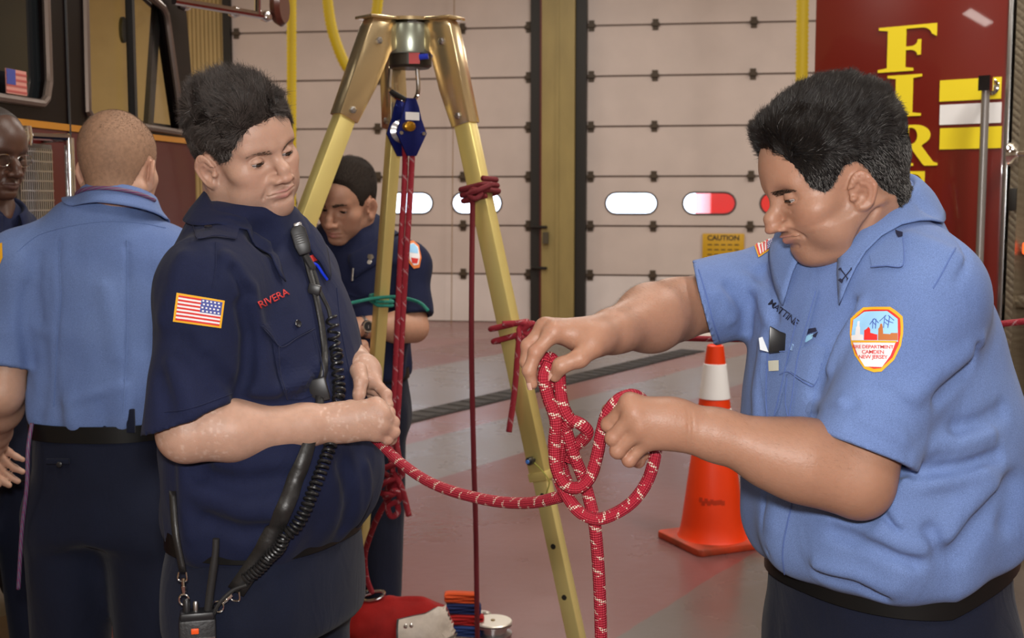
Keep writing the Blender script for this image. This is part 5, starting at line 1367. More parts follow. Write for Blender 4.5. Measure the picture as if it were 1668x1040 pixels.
def rope_mesh(name, paths, r, step=0.006, n=14):
    me_v, me_f, uvs = [], [], []
    for pts in paths:
        P = resample(spline(pts, max(40, 14 * len(pts))), step); t = MB(); t.tube(P, r, n, cap=True); m = len(P)
        L = np.concatenate([[0], np.cumsum(np.linalg.norm(np.diff(P, axis=0), axis=1))])
        base = len(me_v); me_v += t.v
        for f in t.f:
            me_f.append(tuple(i + base for i in f))
            if len(f) == 4:
                i, k = divmod(f[0], n); uvs += [(L[i], k / n), (L[i], (k + 1) / n), (L[i + 1], (k + 1) / n), (L[i + 1], k / n)]
            else: uvs += [(0.0, 0.5)] * len(f)
    me = bpy.data.meshes.new(name); me.from_pydata(me_v, [], me_f); me.update()
    u = me.uv_layers.new(name='UVMap'); u.data.foreach_set('uv', np.array(uvs, F4).ravel())
    me.polygons.foreach_set('use_smooth', np.ones(len(me.polygons), dtype=bool))
    return me
def rope(name, paths, r, material, label, cat='rope', group=None, parent=None, step=0.006):
    o = new_obj(name, rope_mesh(name, paths, r, step), material, parent)
    if label: tag(o, label, cat, group)
    return o
Yp = 3.45
# doubled haul line from the pulley down to the bag
rope('haul_line', [[W(670, 208, 3.48), W(664, 176, 3.48), W(658, 195, 3.48), W(660, 262, 3.48), W(653, 400, Yp), W(646, 560, Yp - .006), W(640, 690, Yp), W(637, 745, Yp), W(640, 780, Yp - .02), W(630, 800, Yp)],
                   [W(672, 206, 3.48), W(671, 262, 3.48), W(663, 400, Yp), W(657, 500, Yp), W(650, 640, Yp), W(646, 720, Yp), W(652, 770, Yp - .02), W(640, 800, Yp - .03), W(622, 830, Yp), W(604, 870, 3.55), W(594, 910, 3.65), W(598, 945, 3.71), W(606, 966, 3.74)],
                   [W(622, 765, Yp - .03), W(648, 757, Yp - .04), W(655, 775, Yp - .03), W(628, 786, Yp - .04), W(616, 800, Yp - .02), W(640, 806, Yp - .05), W(652, 790, Yp - .02), W(626, 772, Yp)],
                   [W(626, 812, Yp - .03), W(645, 800, Yp - .05), W(650, 815, Yp - .03), W(632, 825, Yp - .04), W(638, 842, Yp - .03), W(648, 836, Yp - .03), W(646, 815, Yp - .02)],
                   [W(640, 770, Yp - .03), W(652, 790, Yp - .04), W(660, 815, Yp - .03), W(666, 841, Yp - .03)]], 0.0085, M_ROPE2,
     'red and white rope running double from the pulley to a knot above the red bag')
# maroon line tied to the right leg
def leg_at(py, key='right'):
    top, ax, rad, tang, Ltot = leg_axis[key]; ts = np.linspace(0.1, Ltot, 800); pts = top + ax * ts[:, None]
    dd = [abs(W(834, py, p_[1])[2] - p_[2]) for p_ in pts]; return pts[int(np.argmin(dd))]
def wrap(py, key, n=1, rr=1.0, tilt=0.0, lift=0.012):
    """points around a leg's rectangular section"""
    top, ax, rad, tang, Ltot = leg_axis[key]; c = leg_at(py, key); perp = np.cross(tang, ax); pts = []
    hw, hd = 0.0215 + lift * rr, 0.026 + lift * rr
    cs = [(-hw, -hd), (0, -hd * 1.06), (hw, -hd), (hw * 1.06, 0), (hw, hd), (0, hd * 1.06), (-hw, hd), (-hw * 1.06, 0)]
    for i in range(8 * n + 1):
        x, y = cs[i % 8]; pts.append(c + tang * x + perp * y + ax * (tilt * (i / 8.0)))
    return pts
kn = leg_at(312)
tt = leg_axis['right'][3]; tt = tt if tt[1] < 0 else -tt
kx = W(772, 318, kn[1] - 0.05)
rope('maroon_line', [wrap(296, 'right', 3, 1.0, 0.016), [kx + np.array([0.05, 0.0, 0.03]), kx + np.array([0.01, -0.02, 0.012]), kx + np.array([-0.014, -0.01, 0.002]), kx + np.array([0.004, -0.022, -0.010]), kx + np.array([0.02, -0.01, 0.006]), kx + np.array([-0.006, 0.0, 0.014]), kx + np.array([-0.004, 0, -0.02]), W(769, 400, kn[1] - 0.05), W(768, 560, kn[1] - 0.04), W(772, 760, kn[1]), W(775, 860, kn[1] + 0.05), W(777, 1000, kn[1] + 0.1), np.array([*W(779, 1100, kn[1] + 0.3)[:2], 0.02])]], 0.0075, M_ROPE3,
     'thin maroon rope tied round the right tripod leg and hanging straight down')
# red tag line knotted lower on the right leg and running off behind the man on the right
k2 = leg_at(540); yk = k2[1] - 0.045
kq = W(856, 533, yk)
rope('tag_line', [wrap(530, 'right', 1, 1.0, 0.0), wrap(556, 'right', 1, 1.0, -0.012),
                  [W(818, 528, yk), W(840, 527, yk), kq + np.array([0.0, -0.015, 0.01]), kq + np.array([0.022, -0.01, 0.0]), kq + np.array([0.005, -0.02, -0.018]), kq + np.array([-0.016, -0.01, 0.0]), W(846, 545, yk - .02), W(843, 580, yk - .02), W(838, 640, yk - .01), W(829, 704, yk - .01)],
                  [kq + np.array([-0.01, -0.015, -0.012]), kq + np.array([0.015, -0.02, 0.012]), kq + np.array([0.03, 0.0, 0.0]), W(885, 537, yk + .02), W(960, 543, 3.3), W(1105, 551, 3.3), W(1230, 553, 3.25), W(1420, 546, 3.15), W(1668, 524, 3.0), W(1840, 500, 2.9)]], 0.0080, M_ROPE2,
     'red rope knotted halfway down the right tripod leg and stretched away rightward')
# teal cord round the rear leg
k3 = leg_at(488, 'rear'); yk3 = k3[1] - 0.05
rope('teal_cord', [wrap(484, 'rear', 2, 0.4, 0.012, 0.006), [W(556, 498, yk3 - .05), W(585, 491, yk3 - .02), W(612, 486, yk3 + .01), W(645, 484, yk3 + .005), W(668, 488, yk3 - .01), W(686, 495, yk3 - .05), W(697, 506, yk3 - .08)]], 0.0052, M_TEAL,
     'teal cord tied round the rear tripod leg', 'cord')

# ================================================================= floor things
cc = WF(1160, 884); cc[2] = 0
cn = thing('traffic_cone', 'orange traffic cone with white reflective collars on the floor', 'cone', tuple(cc))
M_ORG = mat('cone_orange', srgb(240, 62, 8), 0.45, noise=0.05, nscale=8)
RC = rotz(math.radians(24))
q = MB(); pts = [(sx * 0.185, sy * 0.185) for sx, sy in ((-1, -1), (1, -1), (1, 1), (-1, 1))]
q.prism([(0.185 * a, 0.185 * c) for a, c in ((-1, -.9), (-.9, -1), (.9, -1), (1, -.9), (1, .9), (.9, 1), (-.9, 1), (-1, .9))], 0.0, 0.032, (np.zeros(3), RC[:, 0], RC[:, 1], zup)); q.build('base', mat('cone_base', srgb(214, 60, 14), 0.6, col2=srgb(120, 50, 26), nscale=7), cn, bevel=0.006)
r_at = lambda z: 0.148 + (0.036 - 0.148) * (z - 0.03) / 0.88
q = MB(); q.lathe([(0.160, 0.03), (0.150, 0.045), (r_at(0.1), 0.1), (r_at(0.9), 0.9), (r_at(0.9) - 0.008, 0.905), (r_at(0.9) - 0.01, 0.88)], (0, 0, 0), 40); q.build('cone_body', M_ORG, cn, smooth=True)
for (z0, z1) in ((0.545, 0.62), (0.663, 0.82)):
    q = MB(); q.lathe([(r_at(z0) + 0.0005, z0), (r_at(z0) + 0.003, z0 + 0.002), (r_at(z1) + 0.003, z1 - 0.002), (r_at(z1) + 0.0005, z1)], (0, 0, 0), 40, cap=False); q.build('reflective_collar', M_WREF, cn, smooth=True)
mk_ = MB()
for t in np.linspace(-0.6, 0.2, 9):
    a = -PI / 2 + t; z = 0.215 + 0.01 * math.sin(t * 30); r = r_at(z) + 0.0006
    mk_.box((r * math.cos(a), r * math.sin(a), z), (0.016, 0.002, 0.022), rotz(a + PI / 2))
mk_.build('worn_stencil', mat('stencil', srgb(196, 52, 12), 0.6), cn)
# ================================================================= man on the right, light blue shirt
M_BOOT = mat('boot_leather', (0.012, 0.011, 0.011, 1), 0.4)
M_SHIRT_BLUE = cloth_mat('blue_shirt', srgb(118, 143, 197), srgb(108, 132, 187), wr=0.30)
M_NAVY_TROUSER = cloth_mat('navy_trousers', srgb(20, 27, 50), srgb(16, 22, 43), wr=0.3)
M_BELT = mat('black_belt', (0.007, 0.007, 0.007, 1), 0.4, spec=0.25)
M_BLUE_DETAIL = cloth_mat('blue_shirt_detail', srgb(118, 143, 197), srgb(110, 135, 189), wr=0.08)
def build_b():
    ctr = np.array([*W(1462, 600, 1.84)[:2], 0.0]); ctr[1] = 1.84
    phi = math.radians(27); Rb = frame((-math.cos(phi), -math.sin(phi), 0))
    S = [(0.988, 0, .010, .172, .148), (1.008, 0, .013, .200, .177), (1.05, 0, .018, .214, .194), (1.12, 0, .020, .216, .196), (1.22, 0, .032, .212, .184), (1.32, 0, .048, .198, .164), (1.41, 0, .062, .176, .142), (1.475, 0, .074, .140, .112), (1.53, 0, .084, .100, .090), (1.575, 0, .092, .080, .078)]
    shL, elL, wrL = W(1508, 478, 1.66), W(1393, 772, 1.62), W(1112, 694, 1.625)
    shR, elR, wrR = W(1285, 462, 2.00), W(1096, 506, 1.86), W(972, 549, 1.69)
    def base(p):
        q = to_local(p, ctr, Rb)
        q[:, 2] -= F4(0.060) * np.clip((p[:, 0] - F4(ctr[0] + 0.03)) / 0.14, 0, 1) * np.clip((1.28 - q[:, 2]) / 0.2, 0, 1)
        d = torso(q, S)
        nb = W(1432, 372, 1.80)
        d = smin(d, cap(p, nb, shL, 0.052, 0.062), 0.06)
        d = smin(d, cap(p, nb, shR, 0.052, 0.056), 0.06)
        d = sleeve_sdf(d, p, shL, elL, 0.88, 0.069, 0.0755, 0.0625, 0.06, 0.010)
        d = sleeve_sdf(d, p, shR, elR, 0.80, 0.070, 0.068, 0.052, 0.06, 0.010, (-0.93, 0.15, -0.25), W(1147, 500, 1.88))
        return d
    fs = [  # creases and folds seen on the shirt
        ([(1450, 776), (1500, 770), (1560, 764), (1625, 742)], 0.010, -0.007), ([(1450, 792), (1520, 786), (1600, 772)], 0.014, 0.005),
        ([(1412, 802), (1440, 835), (1462, 862)], 0.009, -0.005), ([(1425, 795), (1465, 850)], 0.012, 0.004),
        ([(1370, 850), (1440, 872), (1500, 890)], 0.016, 0.005), ([(1360, 866), (1430, 892), (1490, 915)], 0.013, -0.005),
        ([(1330, 938), (1390, 955), (1440, 972)], 0.010, -0.007), ([(1330, 922), (1400, 940), (1450, 955)], 0.014, 0.005),
        ([(1516, 868), (1535, 902), (1560, 912)], 0.014, -0.006), ([(1560, 900), (1585, 860), (1620, 820), (1650, 790)], 0.018, -0.008), ([(1540, 880), (1570, 830), (1610, 790)], 0.020, 0.006),
        ([(1640, 850), (1655, 800)], 0.02, -0.006),
        ([(1388, 500), (1362, 540), (1340, 590), (1326, 640)], 0.012, -0.008), ([(1402, 498), (1375, 545), (1352, 600)], 0.012, 0.005),
        ([(1330, 676), (1355, 668), (1392, 660)], 0.008, -0.002), ([(1330, 668), (1370, 655)], 0.010, 0.005),
        ([(1586, 566), (1580, 590), (1555, 622), (1530, 650)], 0.013, -0.010), ([(1590, 560), (1560, 585), (1520, 610), (1490, 640)], 0.016, 0.007),
        ([(1560, 700), (1600, 690), (1632, 670)], 0.014, -0.006), ([(1520, 725), (1560, 720), (1610, 705)], 0.016, 0.005),
        ([(1430, 640), (1470, 670), (1500, 710)], 0.018, -0.003), ([(1395, 700), (1440, 720), (1480, 740)], 0.012, -0.002),
        ([(1190, 470), (1215, 500), (1220, 540)], 0.012, -0.005), ([(1215, 455), (1240, 480), (1250, 520)], 0.012, 0.004), ([(1240, 440), (1262, 480), (1262, 520)], 0.010, -0.006),
        ([(1170, 480), (1190, 520)], 0.014, 0.003), ([(1290, 720), (1280, 780), (1262, 850)], 0.02, 0.004), ([(1250, 760), (1246, 840), (1256, 900)], 0.008, -0.003),
        ([(1555, 385), (1575, 420), (1560, 460)], 0.006, -0.003), ([(1500, 345), (1530, 365), (1545, 372)], 0.010, -0.005), ([(1480, 385), (1520, 400), (1560, 420)], 0.014, 0.003),
        ([(1245, 560), (1232, 640), (1236, 720)], 0.016, 0.004)]
    fs = [(a_, w_ * 0.85, h_ * 2.2) for a_, w_, h_ in fs]
    folds = project_folds(base, fs, 1.3, 2.6)
    def shirt(p):
        d = apply_folds(base(p), p, folds); q = to_local(p, ctr, Rb)
        # blousing over the belt: low-frequency swell
        a = np.arctan2(q[:, 0], q[:, 1]); w = np.exp(-((q[:, 2] - 1.05) / 0.06)**2)
        d = d - w * (0.006 * np.sin(a * 7 + 1.0) + 0.004 * np.sin(a * 13))
        d = d - 0.0025 * vnoise(p * 16, 2)
        d = sleeve_guard(d, p, shL, elL, 0.88, 0.0625)
        return sleeve_guard(d, p, shR, elR, 0.80, 0.052, (-0.93, 0.15, -0.25), W(1147, 500, 1.88))
    V, Q = net(shirt, ctr + [-0.50, -0.42, 0.90], ctr + [0.34, 0.40, 1.66], 0.0045)
    sm = quads_mesh('shirt', V, Q)
    # ---- head
    h = dict(HP); h.update(jowl=0.40, neckfold=0.005, zlo=0.76, zhi=1.06, zmap=([-0.30, -0.092, -0.048, -0.0345, 0.0], [-0.36, -0.119, -0.0745, -0.046, 0.0]), chin_back=0.010, ey=0.0745, ny=-0.006, ez=0.007, jaw=1.0, chin=0.95, nose=1.12, nosel=1.0, slit=0.0015, neck_r=0.066, cheek=1.05, lip=0.9)
    psi, th = math.radians(7), math.radians(20.5)
    F = np.array([-math.cos(psi) * math.cos(th), -math.sin(psi) * math.cos(th), -math.sin(th)]); Rh = frame(F); sc = 1.0
    O = W(1361, 296, 1.735)
    nbw = W(1440, 400, 1.80); h['neck_b'] = tuple(head_warp(to_local(nbw[None].astype(F4), O, Rh), h)[0])
    hf = lambda p: head_sdf(p, h)
    HV, HQ = net(hf, (-0.12, -0.20, -0.26), (0.12, 0.14, 0.16), 0.0017)
    skin = (0.345, 0.182, 0.120)
    hc = head_pigment(HV.astype(F4), skin, h, stubble=0.35, flush=0.30, lips=(0.36, 0.16, 0.13))
    # ---- arms and hands
    upL = W(1100, 650, 1.6) - W(1100, 740, 1.6)
    Lm = [W(1026, 657, 1.622), W(1033, 675, 1.612), W(1043, 697, 1.612), W(1056, 717, 1.620)]
    Lf = [[W(992, 692, 1.640), W(1004, 706, 1.668), W(1018, 700, 1.674)], [W(999, 714, 1.622), W(1014, 724, 1.655), W(1026, 716, 1.668)], [W(1006, 735, 1.622), W(1022, 742, 1.652), W(1034, 733, 1.664)], [W(1025, 750, 1.625), W(1040, 752, 1.650), W(1050, 742, 1.660)]]
    Lt = [W(1082, 676, 1.648), W(1048, 664, 1.668), W(1014, 660, 1.684), W(990, 668, 1.678)]
    Rm = [W(903, 541, 1.662), W(888, 534, 1.680), W(888, 536, 1.700), W(894, 541, 1.718)]
    Rf = [[W(873, 574, 1.652), W(862, 604, 1.650), W(867, 626, 1.652)], [W(861, 564, 1.672), W(858, 590, 1.672), W(866, 612, 1.672)], [W(866, 566, 1.694), W(864, 592, 1.694), W(872, 610, 1.692)], [W(876, 566, 1.712), W(874, 588, 1.712), W(880, 602, 1.708)]]
    Rt = [W(962, 566, 1.655), W(944, 584, 1.642), W(914, 596, 1.640), W(904, 613, 1.648)]
    def armL(p):
        d = arm_sdf(p, shL, elL, wrL, 1.0, (0, 1, 0), 1.08)
        d = smin(d, cap(p, elL + [0.0, 0, -0.012], elL + (wrL - elL) * 0.5 + [0, 0, -0.010], 0.040, 0.036), 0.03)
        d = smin(d, sphere(p, elL + np.array([0.014, 0.0, -0.028]), 0.026), 0.025)
        hd = hand_sdf(p, wrL + (Lm[1] - wrL) * 0.08, Lm, Lf, Lt, 1.04, rp=0.0150)
        d = smin(d, hd, 0.020)
        for t in (0.94, 0.965): # wrist creases
            c = elL + (wrL - elL) * (t + 0.02); u = nrm(upL)
            d = fold(d, p, [c + u * 0.03 + [0, -0.02, 0], c + [0, -0.03, 0], c - u * 0.03 + [0, -0.02, 0]], 0.0018, -0.0012)
        return d
    def armR(p):
        d = arm_sdf(p, shR, elR, wrR, 0.98, (0.2, 0.3, 1), 1.02)
        return smin(d, hand_sdf(p, wrR + (Rm[1] - wrR) * 0.06, Rm, Rf, Rt, 1.0, rp=0.0150), 0.020)
    bx = lambda *pts: (np.min(pts, 0) - 0.09, np.max(pts, 0) + 0.09)
    l0, l1 = bx(shL + (elL - shL) * 0.6, elL, wrL, *Lm, *[f[0] for f in Lf]); AL = net(armL, l0, l1, 0.0019)
    l0, l1 = bx(shR + (elR - shR) * 0.4, elR, wrR, *Rm, *[f[-1] for f in Rf]); AR = net(armR, l0, l1, 0.0019)
    def core(p): return smin(smin(cap(p, ctr + [-0.03, 0, 1.0], ctr + [-0.05, 0, 1.40], 0.08, 0.08), cap(p, ctr + [-0.05, 0, 1.38], nbw, 0.07, 0.05), 0.05), smin(cap(p, ctr + [-0.05, 0, 1.38], shL, 0.05, 0.045), cap(p, ctr + [-0.05, 0, 1.38], shR, 0.05, 0.045), 0.05), 0.05)
    CO = net(core, ctr + [-0.5, -0.4, 0.85], ctr + [0.4, 0.4, 1.6], 0.012)
    BV, BQ = merge_nets([(to_world(HV, O, Rh, sc), HQ), AL, AR, CO])
    me = quads_mesh('person', BV, BQ)
    def arm_col(V_): 
        n_ = vnoise((V_ * 60).astype(F4), 3) * 0.5 + vnoise((V_ * 180).astype(F4), 4) * 0.5
        c = np.tile(np.array(skin, F4) * np.array([1.0, 0.98, 0.96]), (len(V_), 1)) * (1 + 0.06 * n_)[:, None]
        kn = np.zeros(len(V_))
        for m_ in Lm + Rm + [f[0] for f in Lf + Rf]: kn = np.maximum(kn, np.exp(-(np.linalg.norm(V_ - m_, axis=1) / 0.010)**2))
        return c * (1 - kn[:, None] * np.array([0.0, 0.14, 0.12]))
    set_color(me, np.concatenate([hc, arm_col(AL[0]), arm_col(AR[0]), np.tile(np.array(skin), (len(CO[0]), 1))]))
    body = new_obj('person', me, skin_mat('skin_tan'))
    tag(body, 'man in light blue uniform shirt at right looking down and tying the red rope', 'person')
    eyeballs(body, O, Rh, h, sc, 0.3)
    # ---- hair
    line = [(0.112, 0.092), (0.092, 0.092), (0.080, 0.070), (0.066, 0.036), (0.059, 0.010), (0.050, -0.014), (0.040, -0.016), (0.030, 0.006), (0.012, 0.022), (-0.008, 0.024), (-0.022, 0.004), (-0.036, -0.045), (-0.056, -0.085), (-0.16, -0.075), (-0.16, 0.22), (0.112, 0.22)]
    hfn = hair_fn(h, line, 0.015, 0.005, 0.003, 60, 3)
    QV, QQ = net(hfn, (-0.12, -0.16, -0.10), (0.12, 0.14, 0.18), 0.003)
    keep = hair_fn(h, line, 0, 0, 0)
    qv = head_warp(QV.astype(F4), h); hm = poly_sd(qv[:, 1], qv[:, 2], line)
    ok = (hm[QQ] < 0.002).all(1); QQ = QQ[ok]
    m_h = mat('hair_black', (0.008, 0.007, 0.007, 1), 0.95, spec=0.05)
    hair = new_obj('hair', quads_mesh('hair', to_world(QV, O, Rh, sc), QQ), m_h, body)
    rng = np.random.default_rng(11)
    P, N_ = surf_samples(QV, QQ, lambda c: np.ones(len(c)), 42000, rng)
    # combed back, waves on top
    wv = np.stack([vnoise((P * 45).astype(F4), 21), 0 * P[:, 0], vnoise((P * 45).astype(F4), 22)], 1)
    f = np.clip((P[:, 2] - 0.03) / 0.06, 0, 1)[:, None]
    D = np.array([0, -1.0, 0.75]) * (0.9 * f + 0.3) + np.array([0, 0.15, -1.0]) * (1 - f) * 0.8 + wv * 0.75
    D -= N_ * (D * N_).sum(1, keepdims=True); D /= np.linalg.norm(D, axis=1, keepdims=True); D += N_ * (0.45 + 0.10 * f)
    D /= np.linalg.norm(D, axis=1, keepdims=True); Ln = (0.005 + 0.012 * f[:, 0]) * rng.uniform(0.7, 1.2, len(P))
    grey = (rng.random(len(P)) < np.clip((0.04 - P[:, 2]) / 0.06, 0.02, 0.35))
    for nm, sel, hm_ in (('hair_strands', ~grey, hair_mat('strand_black', (0.006, 0.005, 0.005, 1), (0.022, 0.017, 0.014, 1))), ('grey_strands', grey, hair_mat('strand_grey', (0.05, 0.048, 0.045, 1), (0.20, 0.19, 0.18, 1)))):
        hair_strands(nm, to_world(P[sel] - N_[sel] * 0.0004, O, Rh, sc), D[sel] @ Rh.T, Ln[sel], 0.00026, hm_, hair, 0.12, 0.05, 5, rng)
    brows(body, HV, HQ, h, O, Rh, sc, hair_mat('brow_black', (0.01, 0.008, 0.007, 1), (0.03, 0.022, 0.018, 1)), 1000, 0.0145, 0.9, arch=0.0005)
    lashes(body, O, Rh, h, sc, MATS.get('lash') or mat('lash', (0.012, 0.008, 0.007, 1), 0.6))
    # fine hair on the forearms
    for nm, (AV, AQ), e0, w0 in (('forearm_hair', AL, elL, wrL), ('forearm_hair', AR, elR, wrR)):
        ax_ = (w0 - e0); L2 = ax_ @ ax_
        kf = lambda c: (((c - e0) @ ax_ / L2 > 0.05) & ((c - e0) @ ax_ / L2 < 0.93)).astype(float) * (0.25 + 0.75 * (c[:, 2] > (e0 + ((c - e0) @ ax_ / L2)[:, None] * ax_)[:, 2]))
        P2, N2 = surf_samples(AV, AQ, kf, 2600, rng); D2 = N2 * 0.4 + nrm(ax_) * 0.8 + rng.normal(0, 0.12, N2.shape); D2 /= np.linalg.norm(D2, axis=1, keepdims=True)
        hair_strands(nm, P2, D2, 0.0065 * rng.uniform(0.5, 1.1, len(P2)), 0.000038, MATS.get('arm_hair') or mat('arm_hair', (0.03, 0.02, 0.015, 1), 0.5), body, 0.06, 0, 4, rng)
    # ---- nails
    for (tp_, pv, bk, r) in ((Rt[3], Rt[2], (-0.2, -0.4, 0.9) , 0.0088), (Rf[0][2], Rf[0][1], (-0.9, -0.4, 0), 0.0078)):
        nail(np.array(tp_), np.array(pv), bk, r).build('nail', mat('nail', (0.55, 0.34, 0.27, 1), 0.25), body, smooth=True)
    # ---- shirt
    so = new_obj('shirt', sm, M_SHIRT_BLUE, body)
    dr = Drape(V, Q)
    nbR = frame((-0.80, -0.50, -0.25), (-0.16, 0.0, 1)); nbp = W(1425, 392, 1.785)
    collar('collar', nbp, nbR, 0.073, 0.069, shirt, M_BLUE_DETAIL, so, gap=0.30, stand=0.050, flap_b=0.052, flap_f=0.096, back_up=0.030, spread=0.5, flare=1.20, ff=0.32)
    # ---- trousers, belt, boots
    T = [(0.60, 0, 0.0, .19, .15), (0.80, 0, 0.0, .195, .155), (0.92, 0, .005, .190, .155), (1.00, 0, .01, .182, .150), (1.06, 0, .01, .178, .146)]
    hipL, hipR = [to_world([[sx * 0.10, 0.0, 0.86]], ctr, Rb)[0] for sx in (-1, 1)]; ftL, ftR = [to_world([[sx * 0.13, 0.02, 0.08]], ctr, Rb)[0] for sx in (-1, 1)]
    def trs(p):
        q = to_local(p, ctr, Rb); d = torso(q, T[1:])
        for a_, b_ in ((hipL, ftL), (hipR, ftR)): d = smin(d, cap(p, a_, b_, 0.105, 0.075), 0.06)
        d = d - 0.004 * vnoise(p * np.array([18, 18, 7], F4), 4)
        return d
    TV, TQ = net(trs, ctr + [-0.34, -0.34, 0.0], ctr + [0.34, 0.34, 1.08], 0.009)
    tro = new_obj('trousers', quads_mesh('trousers', TV, TQ), M_NAVY_TROUSER, body)
    zo = lambda c, s: 0.058 * float(np.clip((-0.454 * 0.18 * c - 0.891 * 0.15 * s - 0.03) / 0.14, 0, 1))
    belt_ring(T, 0.994, ctr, Rb, 0.006, 0.030, zoff=zo).build('belt', M_BELT, body, smooth=True)
    boots(body, [f_ - [0, 0, 0.08] for f_ in (ftL, ftR)], Rb, M_BOOT)
    return dict(body=body, shirt=so, drape=dr, sdf=shirt, ctr=ctr, R=Rb, base=base, Rt=Rt, Rf=Rf, Lf=Lf)

B = build_b()
def dress_b():
    st = Stick(B['drape'], B['sdf'], 1.3, 2.5); so = B['shirt']; D_ = M_BLUE_DETAIL
    # department shoulder patch
    f = lambda L: [(1370 + x / 7.43, 480 + y / 7.43) for x, y in L]
    outer = [(270, 150), (430, 148), (600, 152), (675, 205), (745, 270), (752, 380), (748, 480), (722, 620), (640, 790), (490, 930), (400, 940), (285, 900), (170, 740), (125, 600), (105, 480), (108, 390), (115, 290), (190, 215)]
    c0 = np.array([430, 530.0]); shrink = lambda L, k: [tuple(c0 + (np.array(q) - c0) * k) for q in L]
    ctr = f([c0])[0]
    p = st.shape('shoulder_patch', [f(outer)], 0.0012, 0.0012, M_FY, so, 0.005, ctr); p['label'] = 'fire department shoulder patch with gold border'
    st.shape('patch_ring', [f(shrink(outer, 0.91))], 0.0026, 0.0002, M_FR, p, 0.005, ctr)
    st.shape('patch_sky', [f([(290, 205), (570, 205), (690, 300), (690, 575), (150, 575), (140, 470), (155, 300)])], 0.0030, 0.0002, mat('patch_sky', srgb(150, 200, 236), 0.7), p, 0.005, ctr)
    st.shape('patch_base', [f([(160, 590), (658, 590), (600, 740), (500, 880), (300, 880), (225, 760)])], 0.0030, 0.0002, M_FW, p, 0.005, ctr)
    st.shape('patch_band', [f([(150, 565), (672, 565), (668, 588), (154, 588)])], 0.0032, 0.0002, M_FY, p, 0.005, ctr)
    br, wh, rd, bl = mat('patch_brown', srgb(180, 104, 50), 0.7), M_FW, mat('patch_red', srgb(220, 40, 36), 0.7), mat('patch_bridge', srgb(60, 84, 170), 0.7)
    for nm, L, m_ in (('patch_tower', [(140, 500), (190, 495), (195, 400), (210, 380), (212, 320), (240, 320), (242, 390), (250, 400), (250, 490), (288, 495), (290, 562), (145, 562)], wh),
                      ('patch_engine', [(295, 560), (300, 440), (330, 420), (350, 395), (372, 425), (370, 470), (440, 490), (452, 490), (452, 560)], rd),
                      ('patch_hall', [(458, 560), (465, 420), (480, 400), (490, 360), (508, 360), (516, 400), (520, 480), (600, 485), (615, 470), (688, 470), (688, 560)], br)):
        st.shape(nm, [f(L)], 0.0034, 0.0002, m_, p, 0.004, ctr)
    for (x0, y0, x1, y1) in ((420, 295, 365, 370), (420, 295, 470, 350), (405, 300, 400, 420), (440, 300, 432, 420), (405, 340, 440, 380), (560, 255, 480, 330), (580, 255, 650, 320), (545, 260, 525, 410), (600, 265, 575, 410), (545, 300, 600, 340), (540, 340, 585, 380), (560, 320, 640, 350)):
        d = nrm((y1 - y0, x0 - x1)) * 4.5
        st.shape('patch_bridge', [f([(x0 + d[0], y0 + d[1]), (x1 + d[0], y1 + d[1]), (x1 - d[0], y1 - d[1]), (x0 - d[0], y0 - d[1])])], 0.0036, 0.0002, bl, p, 0.01, ctr)
    for txt, y, hp, sx in (('FIRE DEPARTMENT', 645, 5.6, 0), ('CAMDEN', 708, 6.0, 0), ('NEW JERSEY', 768, 6.0, 0)):
        x_, y_ = f([(398 if sx == 0 else 390, y)])[0]
        st.text('patch_lettering', txt, hp, x_, y_, 0.0, 0.0036, 0.0003, M_FR, p, space=0.92, bold=0.0001)
    # flag on the far shoulder
    flag_patch(st, ((1229, 401), (1271, 372), (1265, 401), (1236, 420)), so, (0.52, 0.45, 0.95, 0.95), True)
    # collar crossed-axes emblem
    INK = mat('thread_navy', srgb(24, 30, 58), 0.7)
    cst = st
    col = [c for c in so.children if c.name.startswith('collar')][0]
    cv = np.array([tuple(v.co) for v in col.data.vertices]); cq = np.array([tuple(p_.vertices) for p_ in col.data.polygons])
    cd = Drape(cv, cq); ctr_ = np.array(W(1375, 453, 1.66)); hit = None
    c0_ = np.array([0, 0, CAMZ]); dn = nrm(W(1380, 449, 1.0) - c0_); loc, nor, i_, d_ = cd.bvh.ray_cast(Vector(c0_), Vector(dn), 5.0)
    if loc is not None:
        cc_ = np.array(loc); n_ = -dn; u_ = nrm(CU - n_ * (CU @ n_)); v_ = np.cross(n_, u_); s_ = cc_[1] / FPX
        for L in ([(-9, -11), (-7, -12), (10, 9), (8, 10)], [(9, -12), (7, -12), (-9, 9), (-7, 10)], [(-12, -8), (-5, -14), (-3, -9), (-8, -5)], [(12, -9), (5, -14), (3, -9), (8, -5)], [(-10, 7), (-6, 11), (-9, 12), (-12, 9)], [(10, 7), (7, 11), (10, 12), (12, 9)]):
            cd.poly('crossed_axes', [[(x * s_, y * s_) for x, y in L]], cc_, u_, v_, 0.0035, 0.0006, INK, so, 0.01)
    # placket, pockets, epaulette
    st.shape('placket', [[(1318, 476), (1334, 474), (1322, 520), (1306, 580), (1296, 640), (1288, 700), (1262, 700), (1276, 640), (1290, 580), (1304, 520)]], 0.0012, 0.0032, D_, so, 0.010)
    fl = st.shape('pocket_flap', [[(1276, 609), (1292, 585), (1312, 566), (1332, 560), (1345, 566), (1342, 590), (1336, 612), (1326, 626), (1308, 617), (1290, 606), (1282, 612)]], 0.0030, 0.0050, D_, so, 0.008)
    st.shape('pocket', [[(1288, 612), (1312, 606), (1330, 614), (1324, 660), (1314, 702), (1298, 706), (1286, 660)]], 0.0010, 0.0016, D_, so, 0.010)
    st.shape('pocket', [[(1242, 570), (1256, 573), (1284, 572), (1282, 620), (1270, 668), (1254, 690), (1246, 650), (1240, 610)]], 0.0030, 0.0040, D_, so, 0.010)
